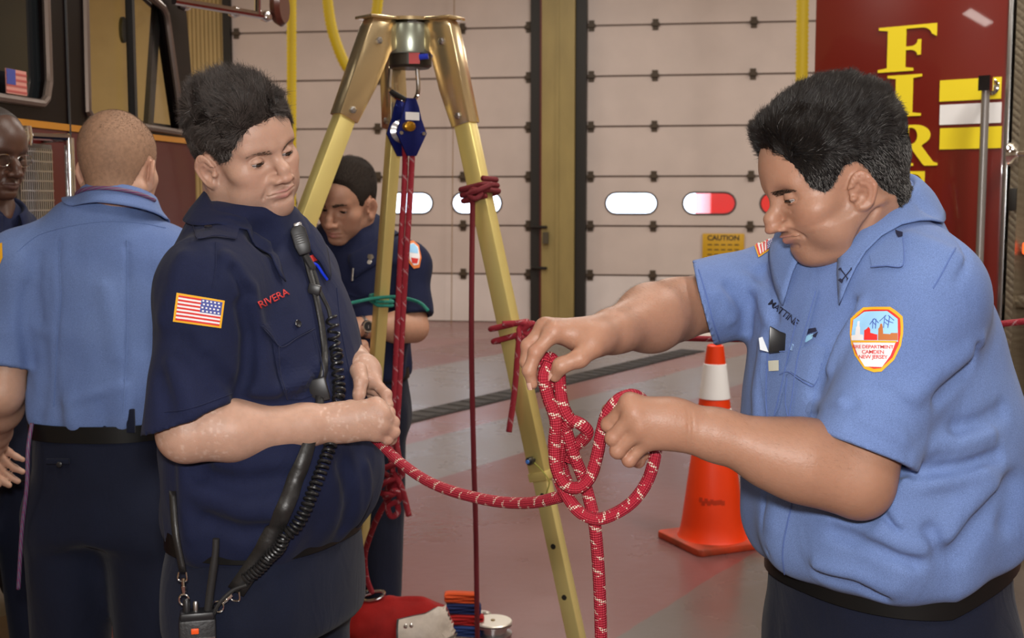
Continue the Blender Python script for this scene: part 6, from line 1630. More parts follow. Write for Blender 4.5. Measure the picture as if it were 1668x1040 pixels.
    st.shape('pocket_tag', [[(1259, 588), (1276, 587), (1276, 604), (1260, 605)]], 0.0085, 0.0010, mat('tag_cream', srgb(196, 196, 180), 0.7), so, 0.01)
    st.shape('epaulette', [[(1418, 417), (1440, 398), (1462, 382), (1473, 390), (1473, 412), (1472, 436), (1448, 436), (1424, 438)]], 0.0040, 0.0030, D_, so, 0.010)
    st.shape('epaulette_pin', [[(1461, 381), (1474, 384), (1474, 390), (1467, 392)]], 0.0075, 0.0010, INK, so, 0.010)
    st.text('name_lettering', 'MATTINE', 11, 1277, 510, -38, 0.0018, 0.0008, INK, so, space=0.86, bold=0.00012)
    for L, m_ in (([(1306, 546), (1318, 536), (1330, 534), (1332, 540), (1318, 544), (1310, 552)], INK), ([(1309, 553), (1318, 546), (1326, 544), (1324, 552), (1314, 558)], mat('thread_cyan', srgb(140, 190, 220), 0.6)), ([(1300, 560), (1306, 552), (1308, 562), (1303, 570)], mat('thread_cyan', srgb(140, 190, 220), 0.6)), ([(1322, 548), (1334, 540), (1330, 550)], INK)):
        st.shape('chest_emblem', [L], 0.0016, 0.0004, m_, so, 0.006)
    for x, y in ((1292, 566), (1281, 640)): button(st, x, y, 0.0055, so, mat('button_blue', srgb(130, 160, 205), 0.3))
    # stitched seams
    SM = mat('blue_stitch', srgb(84, 106, 162), 0.9)
    for L in ([(1304, 520), (1290, 580), (1276, 640), (1262, 700)], [(1334, 476), (1322, 520), (1306, 580), (1297, 640), (1289, 700)], [(1276, 610), (1290, 606), (1308, 618), (1326, 628), (1337, 612), (1343, 590)], [(1288, 616), (1286, 660), (1298, 704)], [(1244, 572), (1284, 573)], [(1256, 575), (1254, 640), (1256, 690)], [(1424, 438), (1448, 437), (1472, 437), (1474, 392)]): st.seam('stitching', L, 0.0009, 0.0068, SM, so)
    for L in ([(1556, 405), (1545, 425), (1534, 446), (1520, 470)], [(1310, 684), (1352, 716), (1410, 742), (1476, 762)], [(1138, 440), (1150, 480), (1160, 520), (1172, 556)], [(1282, 960), (1275, 900), (1290, 820), (1300, 760)]):
        st.seam('seam', L, 0.0011, 0.0006, SM, so)
    # wallet and folded paper in the breast pocket
    c = st.at(1266, 556); n = nrm(np.array([0, 0, CAMZ]) - c)
    wl = MB(); pw = lambda x, y, o: W(x, y, c[1]) + n * o
    A_ = [(1254, 531), (1270, 540), (1289, 547), (1284, 575), (1252, 575)]
    wl.add([pw(x, y, 0.006) for x, y in A_] + [pw(x, y, 0.018) for x, y in A_], [(0, 1, 2, 3, 4), (9, 8, 7, 6, 5)] + [(i, (i + 1) % 5, 5 + (i + 1) % 5, 5 + i) for i in range(5)])
    w_ = wl.build('wallet', mat('black_leather', (0.010, 0.010, 0.011, 1), 0.35), None, bevel=0.002); tag(w_, 'black leather wallet sticking out of a breast pocket', 'wallet')
    wl = MB(); A_ = [(1236, 551), (1242, 549), (1252, 574), (1238, 570)]
    wl.add([pw(x, y, 0.003) for x, y in A_] + [pw(x, y, 0.006) for x, y in A_], [(0, 1, 2, 3), (7, 6, 5, 4)] + [(i, (i + 1) % 4, 4 + (i + 1) % 4, 4 + i) for i in range(4)])
    w_ = wl.build('folded_paper', mat('paper', srgb(214, 220, 226), 0.8)); tag(w_, 'white folded paper tucked beside the black wallet in the pocket', 'paper')
dress_b()
# ================================================================= the rope between the two men
Yr = 1.662
A_HAND = W(619, 722, 2.035)
rope_paths = [
    [W(600, 706, 2.05), A_HAND, W(650, 752, 2.00), W(700, 786, 1.94), W(770, 810, 1.86), W(840, 820, 1.78), W(895, 814, 1.71), W(926, 800, 1.685), W(918, 770, 1.69), W(908, 725, 1.682), W(905, 680, 1.676), W(898, 640, 1.668), W(888, 606, 1.662), W(888, 588, 1.668), W(896, 583, 1.676), W(903, 592, 1.668), W(908, 620, 1.664), W(914, 660, 1.662), W(922, 700, 1.660), W(934, 740, 1.664), W(950, 780, 1.668), W(960, 815, 1.664), W(968, 850, 1.656), W(973, 900, 1.66), W(977, 970, 1.665), W(979, 1040, 1.67), W(980, 1150, 1.68), W(985, 1500, 1.70), WF(990, 2150, 0.012)],
    [W(894, 592, 1.658), W(886, 612, 1.652), W(892, 645, 1.652), W(905, 685, 1.650), W(903, 725, 1.655), W(907, 765, 1.655), W(922, 791, 1.652), W(942, 795, 1.650), W(960, 780, 1.652), W(972, 745, 1.655), W(980, 705, 1.655), W(990, 672, 1.650), W(1008, 651, 1.648), W(1030, 644, 1.655), W(1052, 660, 1.680), W(1062, 695, 1.690), W(1068, 725, 1.676), W(1066, 748, 1.660), W(1054, 785, 1.656), W(1030, 818, 1.654), W(1000, 838, 1.650), W(972, 846, 1.646), W(946, 836, 1.650), W(926, 812, 1.660), W(911, 780, 1.668), W(911, 740, 1.670), W(917, 704, 1.662), W(930, 686, 1.652), W(947, 692, 1.648), W(957, 704, 1.654), W(949, 717, 1.664), W(936, 728, 1.670), W(927, 752, 1.676)],
    [W(911, 606, 1.660), W(913, 640, 1.654), W(918, 664, 1.650), W(928, 682, 1.650), W(938, 690, 1.652)]]
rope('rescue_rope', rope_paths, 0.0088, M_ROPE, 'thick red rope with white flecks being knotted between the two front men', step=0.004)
# ================================================================= man on the left, navy shirt
M_NAVY_SHIRT = cloth_mat('navy_shirt', srgb(27, 34, 68), srgb(23, 30, 61), wr=0.32, sheen=0.03)
M_NAVY_DETAIL = cloth_mat('navy_shirt_detail', srgb(27, 34, 68), srgb(24, 31, 63), wr=0.08, sheen=0.03)
def build_a():
    phi = math.radians(22); R = frame((math.cos(phi), -math.sin(phi), 0)); ctr = W(425, 600, 2.15); ctr[2] = 0
    S = [(0.930, 0, 0, .165, .120), (0.965, 0, .006, .192, .148), (1.02, 0, .020, .203, .170), (1.08, 0, .026, .205, .177), (1.17, 0, .018, .205, .166), (1.28, 0, .008, .205, .150), (1.38, 0, -.005, .198, .132), (1.45, 0, -.015, .165, .110), (1.51, 0, -.02, .12, .09), (1.555, 0, -.02, .085, .078)]
    Ra = [W(612, 661, 2.010), W(622, 674, 2.005), W(622, 691, 2.005), W(612, 706, 2.012)]
    Rf = [[W(633, 673, 2.030), W(634, 690, 2.050), W(624, 696, 2.055)], [W(640, 689, 2.024), W(638, 704, 2.046), W(628, 707, 2.055)], [W(641, 704, 2.020), W(637, 716, 2.040), W(626, 716, 2.050)], [W(632, 715, 2.020), W(626, 724, 2.036), W(616, 722, 2.046)]]
    Rt = [W(572, 668, 2.035), W(596, 672, 2.055), W(616, 684, 2.066), W(628, 696, 2.066)]
    Lm = [W(608, 620, 2.130), W(604, 628, 2.152), W(600, 636, 2.172), W(596, 642, 2.190)]
    Lf = [[W(629, 643, 2.105), W(632, 660, 2.100), W(624, 668, 2.095)], [W(626, 650, 2.130), W(628, 664, 2.125), W(620, 670, 2.118)], [W(620, 656, 2.155), W(622, 668, 2.150), W(614, 672, 2.140)], [W(612, 660, 2.175), W(614, 670, 2.170), W(608, 674, 2.160)]]
    Lt = [W(584, 604, 2.105), W(588, 622, 2.085), W(585, 642, 2.078), W(583, 658, 2.078)]
    Rr = np.array([-.645, -.69, -.32]); F = np.array([.76, -.618, -.2]); F = nrm(F); Rr = nrm(Rr - F * (Rr @ F)); Rh = np.stack([Rr, F, np.cross(Rr, F)], 1)
    sh, el, wr = W(336, 466, 1.975), W(304, 706, 1.925), W(545, 690, 2.01)
    fd = [([(394, 498), (404, 545), (402, 600), (392, 645)], 0.012, -0.012), ([(412, 495), (425, 560), (430, 620)], 0.016, 0.006), ([(395, 655), (440, 660), (490, 650), (520, 625)], 0.014, -0.008), ([(400, 640), (450, 640), (500, 620)], 0.016, 0.006),
          ([(300, 560), (330, 600), (350, 640)], 0.018, -0.006), ([(250, 560), (262, 620), (272, 670)], 0.014, -0.005), ([(280, 590), (300, 640), (310, 670)], 0.014, 0.005), ([(340, 590), (372, 625), (388, 640)], 0.012, -0.006),
          ([(350, 400), (352, 430), (350, 455)], 0.005, -0.003), ([(300, 420), (285, 470), (268, 520)], 0.02, 0.005), ([(370, 420), (395, 455), (410, 470)], 0.014, 0.005), ([(380, 440), (400, 480)], 0.010, -0.006),
          ([(330, 775), (400, 790), (470, 780)], 0.02, -0.007), ([(320, 800), (390, 830), (460, 830)], 0.022, 0.007), ([(340, 850), (400, 868), (450, 860)], 0.016, -0.007), ([(560, 760), (570, 820), (560, 860)], 0.018, -0.007), ([(595, 760), (598, 810), (580, 850)], 0.012, 0.005),
          ([(460, 600), (465, 640), (470, 700)], 0.012, -0.004), ([(540, 560), (560, 620), (575, 700)], 0.012, -0.006), ([(520, 600), (545, 680)], 0.014, 0.005), ([(300, 760), (305, 820), (312, 870)], 0.014, 0.006)]
    capm = mat('hair_brown_cap', (0.012, 0.009, 0.008, 1), 0.95, spec=0.05)
    line = [(0.115, 0.066), (0.090, 0.068), (0.080, 0.058), (0.073, 0.046), (0.058, 0.020), (0.043, -0.012), (0.022, -0.014), (0.018, 0.008), (0.004, 0.018), (-0.012, 0.012), (-0.026, -0.020), (-0.044, -0.060), (-0.16, -0.075), (-0.16, 0.25), (0.115, 0.25)]
    sp = dict(ctr=ctr, R=R, S=S, neck=W(396, 392, 2.16), O=W(395, 241, 2.125), Rh=Rh, sc=1.0, y0=1.6, y1=2.8, folds=[(a, w * 0.9, h * 2.0) for a, w, h in fd],
        arms=[dict(sh=sh, el=el, wr=wr, t=0.93, r1=0.067, r2=0.070, rin=0.052, hand=(Ra, Rf, Rt), fu=(0.1, 1, 0.1), bulk=0.98, res=0.0020, hk=1.05, cutn=(0.335, 0.0, -0.94), cutp=W(320, 676, 1.93)),
              dict(sh=W(478, 445, 2.32), el=W(508, 548, 2.40), wr=W(588, 602, 2.165), t=0.75, r1=0.066, r2=0.064, rin=0.052, hand=(Lm, Lf, Lt), fu=(0.4, -0.8, 0.4), bulk=0.95, hk=0.95)],
        head=dict(zlo=0.87, zhi=1.0, jowl=0.6, nose=1.08, slit=0.0024, neck_r=0.063, ny=-0.006, ey=0.0735, chin_back=0.004, zmap=([-0.30, -0.104, -0.0600, -0.0390, 0.0], [-0.33, -0.119, -0.0745, -0.047, 0.0])),
        skin=(0.46, 0.275, 0.20), skin_mat=skin_mat('skin_fair'), pig=dict(stubble=0.40, flush=0.32, lips=(0.44, 0.20, 0.17)), mottle=True, gaze=0.32, seed=5,
        hair=dict(line=line, top=0.002, side=0.0, noise=0.004, ns=45, cap=capm, n=30000, comb=(0.15, -0.35, 0.9), wave=1.2, clump=55, lift=0.22, lift_top=0.55, ls=0.008, lt=0.026, rad=0.0003, mat=hair_mat('strand_brown', (0.010, 0.008, 0.007, 1), (0.085, 0.068, 0.060, 1)), brow=hair_mat('brow_brown', (0.05, 0.03, 0.02, 1), (0.12, 0.08, 0.055, 1)), brow_z=0.0125, arch=0.003, brow_n=260),
        vneck=[(W(438, 382, 2.055), 0.036)], shirt_mat=M_NAVY_SHIRT, collar=dict(p=W(394, 404, 2.15), R=frame((0.88, -0.42, -0.25), (0.12, 0.0, 1)), a=0.074, b=0.078, kw=dict(gap=0.40, stand=0.042, flap_b=0.044, flap_f=0.070, back_up=0.050, spread=0.5)),
        label='man in navy uniform shirt at left front holding the rope end and looking down')
    return make_person(sp)
A = build_a()
def dress_a():
    st = Stick(A['drape'], A['sdf'], 1.6, 2.8); so = A['shirt']; D_ = M_NAVY_DETAIL
    p = flag_patch(st, ((288, 477), (366, 490), (360, 535), (282, 524)), so, (0.53, 0.07, 0.95, 0.54)); p['label'] = 'flag patch with gold border on the near sleeve'
    RED = mat('thread_red_name', srgb(190, 46, 44), 0.7)
    st.text('name_lettering', 'RIVERA', 12, 445, 487, 26, 0.0016, 0.0006, RED, so, space=0.95, bold=0.0002)
    st.shape('name_tape', [[(502, 418), (516, 413), (519, 424), (506, 428)]], 0.0016, 0.0008, RED, so)
    st.shape('pocket_flap', [[(424, 530), (462, 514), (500, 504), (508, 536), (482, 550), (454, 566), (438, 548)]], 0.0022, 0.0028, D_, so, 0.008)
    st.shape('pocket', [[(444, 560), (470, 556), (508, 540), (522, 600), (526, 640), (490, 652), (466, 650), (452, 610)]], 0.0010, 0.0016, D_, so, 0.010)
    st.shape('epaulette', [[(318, 372), (352, 360), (390, 372), (384, 392), (350, 388), (322, 392)]], 0.0025, 0.0028, D_, so, 0.010)
    BT = mat('button_dark', (0.012, 0.012, 0.016, 1), 0.3)
    for x, y in ((481, 529), (340, 377)): button(st, x, y, 0.0065, so, BT, 0.0068)
    for L in ([(268, 672), (300, 668), (340, 656), (376, 642)], [(352, 395), (352, 430), (346, 470)], [(548, 470), (556, 540), (572, 620), (590, 700)]): st.seam('seam', L, 0.0011, 0.0006, D_, so)
    SN = mat('navy_stitch', srgb(20, 26, 54), 0.9)
    for L in ([(424, 531), (438, 549), (454, 567), (482, 551), (508, 537)], [(450, 566), (452, 610), (466, 650)], [(508, 542), (522, 600), (526, 640)], [(318, 373), (322, 393), (350, 389), (384, 393)]): st.seam('stitching', L, 0.0009, 0.0058, SN, so)
    # pen clipped to the far pocket
    P = [st.at(x, y) for x, y in ((506, 430), (514, 434), (522, 446), (530, 457))]; P = push_out(P, A['sdf'], 0.004); m = MB(); m.tube(spline(P, 16), 0.0026, 8); tag(m.build('pen', mat('pen_blue', srgb(30, 60, 220), 0.3), smooth=True), 'blue pen clipped to the navy shirt pocket below the red name tape', 'pen')
dress_a()
# ================================================================= the three men behind
def dress_c():
    """man seen from behind in light blue"""
    ctr = W(168, 600, 2.72); ctr[2] = 0; R = frame((0.10, 1.0, 0))
    S = [(1.035, 0, 0, .135, .098), (1.065, 0, 0, .160, .122), (1.12, 0, 0, .168, .125), (1.22, 0, 0, .172, .122), (1.33, 0, 0, .190, .122), (1.42, 0, 0, .196, .112), (1.48, 0, 0, .160, .094), (1.525, 0, 0, .104, .082), (1.558, 0, 0, .078, .080)]
    shL, shR = W(38, 440, 2.70), W(292, 444, 2.74); elL, elR = W(2, 640, 2.64), W(318, 640, 2.66)
    wrL, wrR = W(-8, 720, 2.84), W(320, 740, 2.86)
    Rh = frame((0.10, 0.99, -0.10)); O = W(192, 270, 2.72)
    capm = mat('buzz_cut', srgb(150, 116, 92), 0.75, noise=0.15, nscale=120)
    line = [(0.105, 0.070), (0.050, 0.046), (0.043, 0.018), (0.030, -0.016), (0.014, -0.010), (0.012, 0.014), (-0.010, 0.018), (-0.028, -0.010), (-0.040, -0.050), (-0.052, -0.072), (-0.16, -0.072), (-0.16, 0.22), (0.105, 0.22)]
    sp = dict(ctr=ctr, R=R, S=S, neck=W(194, 352, 2.735), O=O, Rh=Rh, y0=2.2, y1=3.4, res=0.0055, hres=0.0026, tres=0.011, eyes=False, rumple=0.003,
        folds=[([(96, 395), (98, 480), (92, 560), (87, 660)], 0.006, -0.005), ([(207, 400), (208, 480), (205, 580), (202, 670)], 0.006, -0.005), ([(60, 420), (56, 470), (64, 520)], 0.014, -0.010), ([(46, 470), (40, 530), (48, 590)], 0.016, -0.008), ([(170, 470), (182, 530), (186, 580)], 0.016, 0.006), ([(110, 655), (160, 640), (200, 632)], 0.012, 0.006), ([(70, 560), (74, 620), (66, 680)], 0.016, -0.008), ([(30, 420), (18, 480), (20, 540)], 0.02, 0.006)],
        arms=[dict(sh=shL, el=elL, wr=wrL, t=0.80, r1=0.074, r2=0.068, rin=0.052, hand=hand_pose(wrL, wrL - elL, (-1, 0, 0.4), -1), res=0.004), dict(sh=shR, el=elR, wr=wrR, t=0.80, r1=0.072, r2=0.066, rin=0.052, hand=hand_pose(wrR, wrR - elR, (1, 0, 0.4), 1), res=0.004)],
        head=dict(zlo=0.92, zhi=1.0, neck_r=0.058, jowl=0.0), skin=(0.52, 0.31, 0.22), skin_mat=skin_mat('skin_fair'), pig=dict(flush=0.3),
        hair=dict(line=line, top=0.0015, side=0.0006, edge=0.0002, noise=0.0003, cap=capm, n=12000, comb=(0, -1, 0.3), lift=0.7, ls=0.0022, lt=0.004, rad=0.00022, mat=hair_mat('strand_sandy', (0.10, 0.065, 0.045, 1), (0.22, 0.155, 0.11, 1))),
        shirt_mat=M_SHIRT_BLUE, collar=dict(p=W(193, 362, 2.715), R=frame((0.1, 1, -0.15), (0, 0.0, 1)), a=0.074, b=0.086, kw=dict(gap=0.35, stand=0.056, flap_b=0.044, flap_f=0.050, back_up=0.016, spread=0.0)),
        label='man in light blue shirt with shaved head seen from behind on the left', belt_z=1.052)
    C = make_person(sp); st = Stick(C['drape'], C['sdf'], 2.2, 3.4); so = C['shirt']; D_ = M_BLUE_DETAIL
    st.seam('yoke_seam', [(28, 410), (60, 385), (100, 372), (160, 362), (230, 364), (270, 372)], 0.0012, 0.0006, D_, so)
    for L in ([(96, 392), (99, 480), (92, 570), (87, 662)], [(207, 392), (208, 480), (206, 580), (201, 672)]): st.seam('back_pleat', L, 0.0016, 0.0008, D_, so)
    st.shape('sleeve_patch', [[(-2, 398), (4, 396), (5, 420), (0, 432)]], 0.0015, 0.0012, M_FY, so)
    for x in (120, 213):
        c = np.array(W(x, 686, 2.60)); m = MB(); m.box(c, (0.018, 0.008, 0.052)); m.build('belt_loop', M_NAVY_TROUSER, C['body'], bevel=0.002)
    m = MB(); q = W(94, 752, 2.592); m.box(q, (0.05, 0.006, 0.012)); m.build('pocket_welt', M_NAVY_TROUSER, C['body'], bevel=0.002)
    m = MB(); m.lathe([(0.006, 0), (0.006, 0.003), (0.004, 0.004)], W(97, 757, 2.586), 12, rotx(PI / 2)); m.build('pocket_button', M_BLACK, C['body'], smooth=True)
    # twisted lanyard under the collar
    Pl = [W(118, 372, 2.63), W(140, 346, 2.628), W(165, 330, 2.630), W(200, 324, 2.632), W(228, 332, 2.634), W(250, 350, 2.64)]
    m_ = bpy.data.materials.new('lanyard_twist'); m_.use_nodes = True; nt = m_.node_tree; uv = nt.nodes.new('ShaderNodeUVMap'); wv = nt.nodes.new('ShaderNodeTexWave'); wv.inputs['Scale'].default_value = 3.0; mp = nt.nodes.new('ShaderNodeMapping'); mp.inputs['Scale'].default_value = (9, 1.0, 1); nt.links.new(uv.outputs['UV'], mp.inputs['Vector']); nt.links.new(mp.outputs['Vector'], wv.inputs['Vector']); wv.bands_direction = 'DIAGONAL'
    r = nt.nodes.new('ShaderNodeValToRGB'); r.color_ramp.elements[0].color = srgb(70, 50, 110); r.color_ramp.elements[1].color = srgb(60, 110, 130); e = r.color_ramp.elements.new(0.5); e.color = srgb(150, 60, 80); nt.links.new(wv.outputs['Fac'], r.inputs['Fac']); nt.links.new(r.outputs['Color'], nt.nodes['Principled BSDF'].inputs['Base Color'])
    cp, cR = np.array(sp['collar']['p']), sp['collar']['R']; Pl = [cp + cR @ np.array([math.sin(t) * 0.074 * 1.17, math.cos(t) * 0.086 * 1.17, 0.044 + 0.016 * max(0, -math.cos(t))]) for t in np.linspace(1.7, 2 * PI - 1.7, 24)]
    rope('neck_lanyard', [Pl], 0.0045, m_, 'multicoloured twisted lanyard round the shaved-headed man\'s neck', 'lanyard')
    rope('utility_cord', [[W(52, 690, 2.62), W(46, 730, 2.60), W(44, 790, 2.60), W(36, 860, 2.62), W(30, 960, 2.64)]], 0.0045, m_, 'multicoloured cord hanging at the shaved-headed man\'s hip', 'cord')
    return C
C_ = dress_c()

def dress_d():
    """man behind the tripod"""
    ctr = W(576, 560, 4.05); ctr[2] = 0; R = frame((-0.55, -0.83, 0))
    S = [(0.955, 0, 0, .165, .125), (0.97, 0, 0, .188, .150), (1.06, 0, .01, .198, .160), (1.18, 0, .01, .206, .155), (1.28, 0, 0, .214, .145), (1.36, 0, -.005, .208, .130), (1.42, 0, -.01, .165, .108), (1.47, 0, -.01, .115, .090), (1.51, 0, -.01, .082, .078)]
    shL, elL, wrL = W(662, 434, 3.98), W(674, 534, 3.92), W(584, 533, 3.80); shR, elR, wrR = W(530, 436, 4.08), W(514, 545, 3.96), W(560, 560, 3.80)
    F = nrm((-0.42, -0.86, -0.36)); Rh = frame(F, (0.10, 0, 1)); O = W(566, 326, 3.97)
    capm = mat('hair_short_black', (0.028, 0.021, 0.017, 1), 0.9, spec=0.1)
    line = [(0.105, 0.090), (0.086, 0.088), (0.066, 0.068), (0.052, 0.034), (0.040, -0.004), (0.024, -0.006), (0.018, 0.012), (-0.008, 0.020), (-0.028, 0.0), (-0.042, -0.045), (-0.060, -0.075), (-0.16, -0.075), (-0.16, 0.22), (0.105, 0.22)]
    sp = dict(ctr=ctr, R=R, S=S, neck=W(585, 402, 4.05), O=O, Rh=Rh, y0=3.3, y1=4.8, sc=1.10, res=0.007, hres=0.0030, tres=0.012,
        folds=[([(640, 440), (636, 480), (640, 520)], 0.014, -0.010), ([(560, 470), (590, 490), (620, 500)], 0.016, -0.006), ([(600, 520), (640, 540)], 0.016, 0.006)],
        arms=[dict(sh=shL, el=elL, wr=wrL, t=0.82, r1=0.072, r2=0.068, rin=0.052, hand=hand_pose(wrL, wrL - elL, (-0.2, -0.6, 0.7), -1), res=0.004), dict(sh=shR, el=elR, wr=wrR, t=0.82, r1=0.070, r2=0.066, rin=0.052, hand=hand_pose(wrR, wrR - elR, (0.2, -0.6, 0.7), 1), res=0.004)],
        head=dict(zlo=0.92, zhi=1.0, slit=0.0022, mouth_open=0.002, nose=1.1), skin=(0.44, 0.235, 0.155), skin_mat=skin_mat('skin_tan'), pig=dict(stubble=0.35, flush=0.35),
        hair=dict(line=line, top=0.006, side=0.0012, noise=0.001, cap=capm, n=7000, comb=(0, -0.6, 0.6), lift=0.6, ls=0.003, lt=0.008, rad=0.00030, mat=hair_mat('strand_dark', (0.008, 0.006, 0.005, 1), (0.030, 0.022, 0.018, 1)), brow=hair_mat('brow_dark', (0.01, 0.008, 0.007, 1), (0.03, 0.022, 0.018, 1))),
        shirt_mat=M_NAVY_SHIRT, collar=dict(p=W(582, 408, 4.04), R=frame((-0.30, -0.93, -0.30), (0, 0, 1)), a=0.080, b=0.084, kw=dict(gap=0.32, stand=0.045, flap_b=0.042, flap_f=0.085, back_up=0.016)),
        label='man in navy shirt standing behind the tripod with face turned down')
    D = make_person(sp); st = Stick(D['drape'], D['sdf'], 3.3, 4.8); so = D['shirt']
    bd = [(594, 412), (598, 408), (603, 411), (608, 407), (614, 412), (613, 420), (616, 426), (608, 431), (602, 435), (596, 429), (592, 422)]
    b_ = st.shape('badge', [bd], 0.002, 0.004, mat('badge_silver', srgb(210, 208, 204), 0.25, 0.8), so); b_['label'] = 'silver badge'
    st.shape('badge_seal', [[(600, 416), (607, 416), (609, 421), (604, 426), (599, 421)]], 0.0065, 0.001, mat('badge_dark', srgb(120, 112, 100), 0.3, 0.7), so)
    st.shape('pocket_flap', [[(560, 462), (606, 460), (608, 478), (584, 486), (562, 478)]], 0.002, 0.003, M_NAVY_DETAIL, so)
    out = [(664, 394), (673, 392), (682, 400), (686, 420), (683, 436), (674, 438), (666, 428), (663, 410)]; ct = (674, 414)
    p = st.shape('shoulder_patch', [out], 0.0015, 0.0012, mat('patch_orange', srgb(220, 120, 50), 0.7), so, 0.006, ct); k = lambda L, f: [(ct[0] + (x - ct[0]) * f, ct[1] + (y - ct[1]) * f) for x, y in L]
    st.shape('patch_field', [k(out, 0.78)], 0.003, 0.0003, M_FW, p, 0.006, ct); st.shape('patch_sky', [[(667, 400), (674, 398), (680, 406), (680, 414), (667, 412)]], 0.0036, 0.0003, mat('patch_sky', srgb(150, 200, 236), 0.7), p, 0.006, ct)
    st.shape('patch_print', [[(669, 420), (681, 422), (679, 430), (671, 429)]], 0.0036, 0.0003, M_FR, p, 0.006, ct)
    P = push_out([st.at(577, 438), st.at(576, 448), st.at(575, 458)], D['sdf'], 0.005); m = MB(); m.tube(P, 0.004, 10); tag(m.build('silver_pen', M_STEEL, smooth=True), 'silver pen in the shirt pocket of the man behind the tripod', 'pen')
    # watch
    ax = nrm(wrL - elL); wc = wrL - ax * 0.012; u = nrm(np.cross(ax, [0, 0, 1])); v = np.cross(ax, u); wt = thing('wristwatch', 'silver wristwatch on the forearm behind the rear tripod leg', 'watch', tuple(wc))
    m = MB(); ring = [(u * math.cos(t) * 0.036 + v * math.sin(t) * 0.030) for t in np.linspace(0, 2 * PI, 28, endpoint=False)]; m.tube(ring, 0.006, 8, closed=True); m.build('band', M_STEEL, wt, smooth=True)
    out_ = nrm(np.array([0, -1, 0.15]) - ax * (np.array([0, -1, 0.15]) @ ax)); a_ = np.cross(out_, ax); m = MB(); m.lathe([(0.019, 0), (0.021, 0.004), (0.019, 0.010), (0.015, 0.0105)], out_ * 0.030, 24, np.stack([ax, a_, out_], 1)); m.build('case', M_CHROME, wt, smooth=True)
    m = MB(); m.lathe([(0.0150, 0.0104), (0.0145, 0.0112)], out_ * 0.030, 24, np.stack([ax, a_, out_], 1)); m.build('dial', M_BLACK, wt, smooth=True)
    return D
D_man = dress_d()

def dress_e():
    """man at the left edge with glasses"""
    ctr = W(-22, 560, 3.30); ctr[2] = 0; R = frame((0.80, -0.60, 0))
    S = [(0.955, 0, 0, .155, .120), (0.99, 0, 0, .178, .145), (1.10, 0, .01, .19, .155), (1.22, 0, .01, .195, .150), (1.33, 0, 0, .20, .140), (1.41, 0, -.005, .19, .122), (1.47, 0, -.01, .150, .100), (1.52, 0, -.01, .105, .085), (1.56, 0, -.01, .078, .074)]
    shR, elR, wrR = W(-60, 420, 3.16), W(-60, 580, 3.08), W(30, 600, 3.02); shL, elL, wrL = W(38, 410, 3.38), W(52, 560, 3.34), W(60, 620, 3.12)
    F = nrm((0.86, -0.46, -0.22)); Rh = frame(F); O = W(-16, 246, 3.26)
    sp = dict(ctr=ctr, R=R, S=S, neck=W(-12, 352, 3.30), O=O, Rh=Rh, y0=2.7, y1=4.0, res=0.007, hres=0.0030, tres=0.012, gaze=0.3,
        arms=[dict(sh=shR, el=elR, wr=wrR, t=0.82, r1=0.074, r2=0.070, rin=0.052, hand=hand_pose(wrR, wrR - elR, (0, -0.6, 0.8), 1), res=0.004), dict(sh=shL, el=elL, wr=wrL, t=0.82, r1=0.072, r2=0.068, rin=0.052, hand=hand_pose(wrL, wrL - elL, (0, -0.4, 0.8), -1), res=0.004)],
        head=dict(zlo=0.95, zhi=1.0, nose=1.25, lip=1.25, slit=0.0022), skin=(0.085, 0.040, 0.026), skin_mat=skin_mat('skin_dark', 0.38), pig=dict(flush=0.1, lips=(0.10, 0.045, 0.035)),
        hair=dict(line=[(0.05, 0.075), (0.03, 0.05), (0.02, 0.0), (0.0, 0.02), (-0.03, 0.0), (-0.045, -0.06), (-0.16, -0.07), (-0.16, 0.22), (0.05, 0.22)], top=0.001, side=0.001, noise=0.0003, cap=mat('shaved_dark', (0.03, 0.020, 0.016, 1), 0.6)),
        shirt_mat=M_NAVY_SHIRT, collar=dict(p=W(-12, 358, 3.29), R=frame((0.80, -0.55, -0.25), (0, 0, 1)), a=0.074, b=0.078, kw=dict(gap=0.32, stand=0.045, flap_b=0.042, flap_f=0.08, back_up=0.016)),
        label='man with glasses in dark navy shirt cut off by the left edge')
    E = make_person(sp); st = Stick(E['drape'], E['sdf'], 2.7, 4.0); so = E['shirt']
    try: st.shape('gold_stripe', [[(58, 346), (63, 344), (69, 362), (64, 364)]], 0.002, 0.002, M_FY, so)
    except Exception: pass
    # eyeglasses
    h = E['h']; g = thing('eyeglasses', 'wire-rimmed eyeglasses on the man at the left edge', 'glasses', tuple(O)); m = MB()
    L = lambda x, y, z: to_world([[x, y, z]], (0, 0, 0), Rh)[0]
    for sx in (-1, 1):
        m.tube([L(sx * (0.033 + 0.024 * math.cos(t)), 0.096 - 0.004 * abs(math.cos(t)), -0.006 + 0.016 * math.sin(t)) for t in np.linspace(0, 2 * PI, 28, endpoint=False)], 0.0012, 6, closed=True)
        m.tube([L(sx * 0.057, 0.092, 0.0), L(sx * 0.074, 0.070, 0.001), L(sx * 0.080, 0.02, 0.002), L(sx * 0.080, -0.012, -0.004)], 0.0012, 6)
    m.tube(spline([L(-0.010, 0.096, -0.002), L(0, 0.099, 0.002), L(0.010, 0.096, -0.002)], 8), 0.0012, 6); m.build('frame', M_CHROME, g, smooth=True)
    for sx in (-1, 1):
        q = MB(); q.add([L(sx * (0.033 + 0.0235 * math.cos(t)), 0.0945, -0.006 + 0.0155 * math.sin(t)) for t in np.linspace(0, 2 * PI, 28, endpoint=False)] + [L(sx * (0.033 + 0.0235 * math.cos(t)), 0.0955, -0.006 + 0.0155 * math.sin(t)) for t in np.linspace(0, 2 * PI, 28, endpoint=False)], [tuple(range(28))[::-1], tuple(range(28, 56))]); q.build('lens', m_cab_glass, g)
    return E
E_man = dress_e()

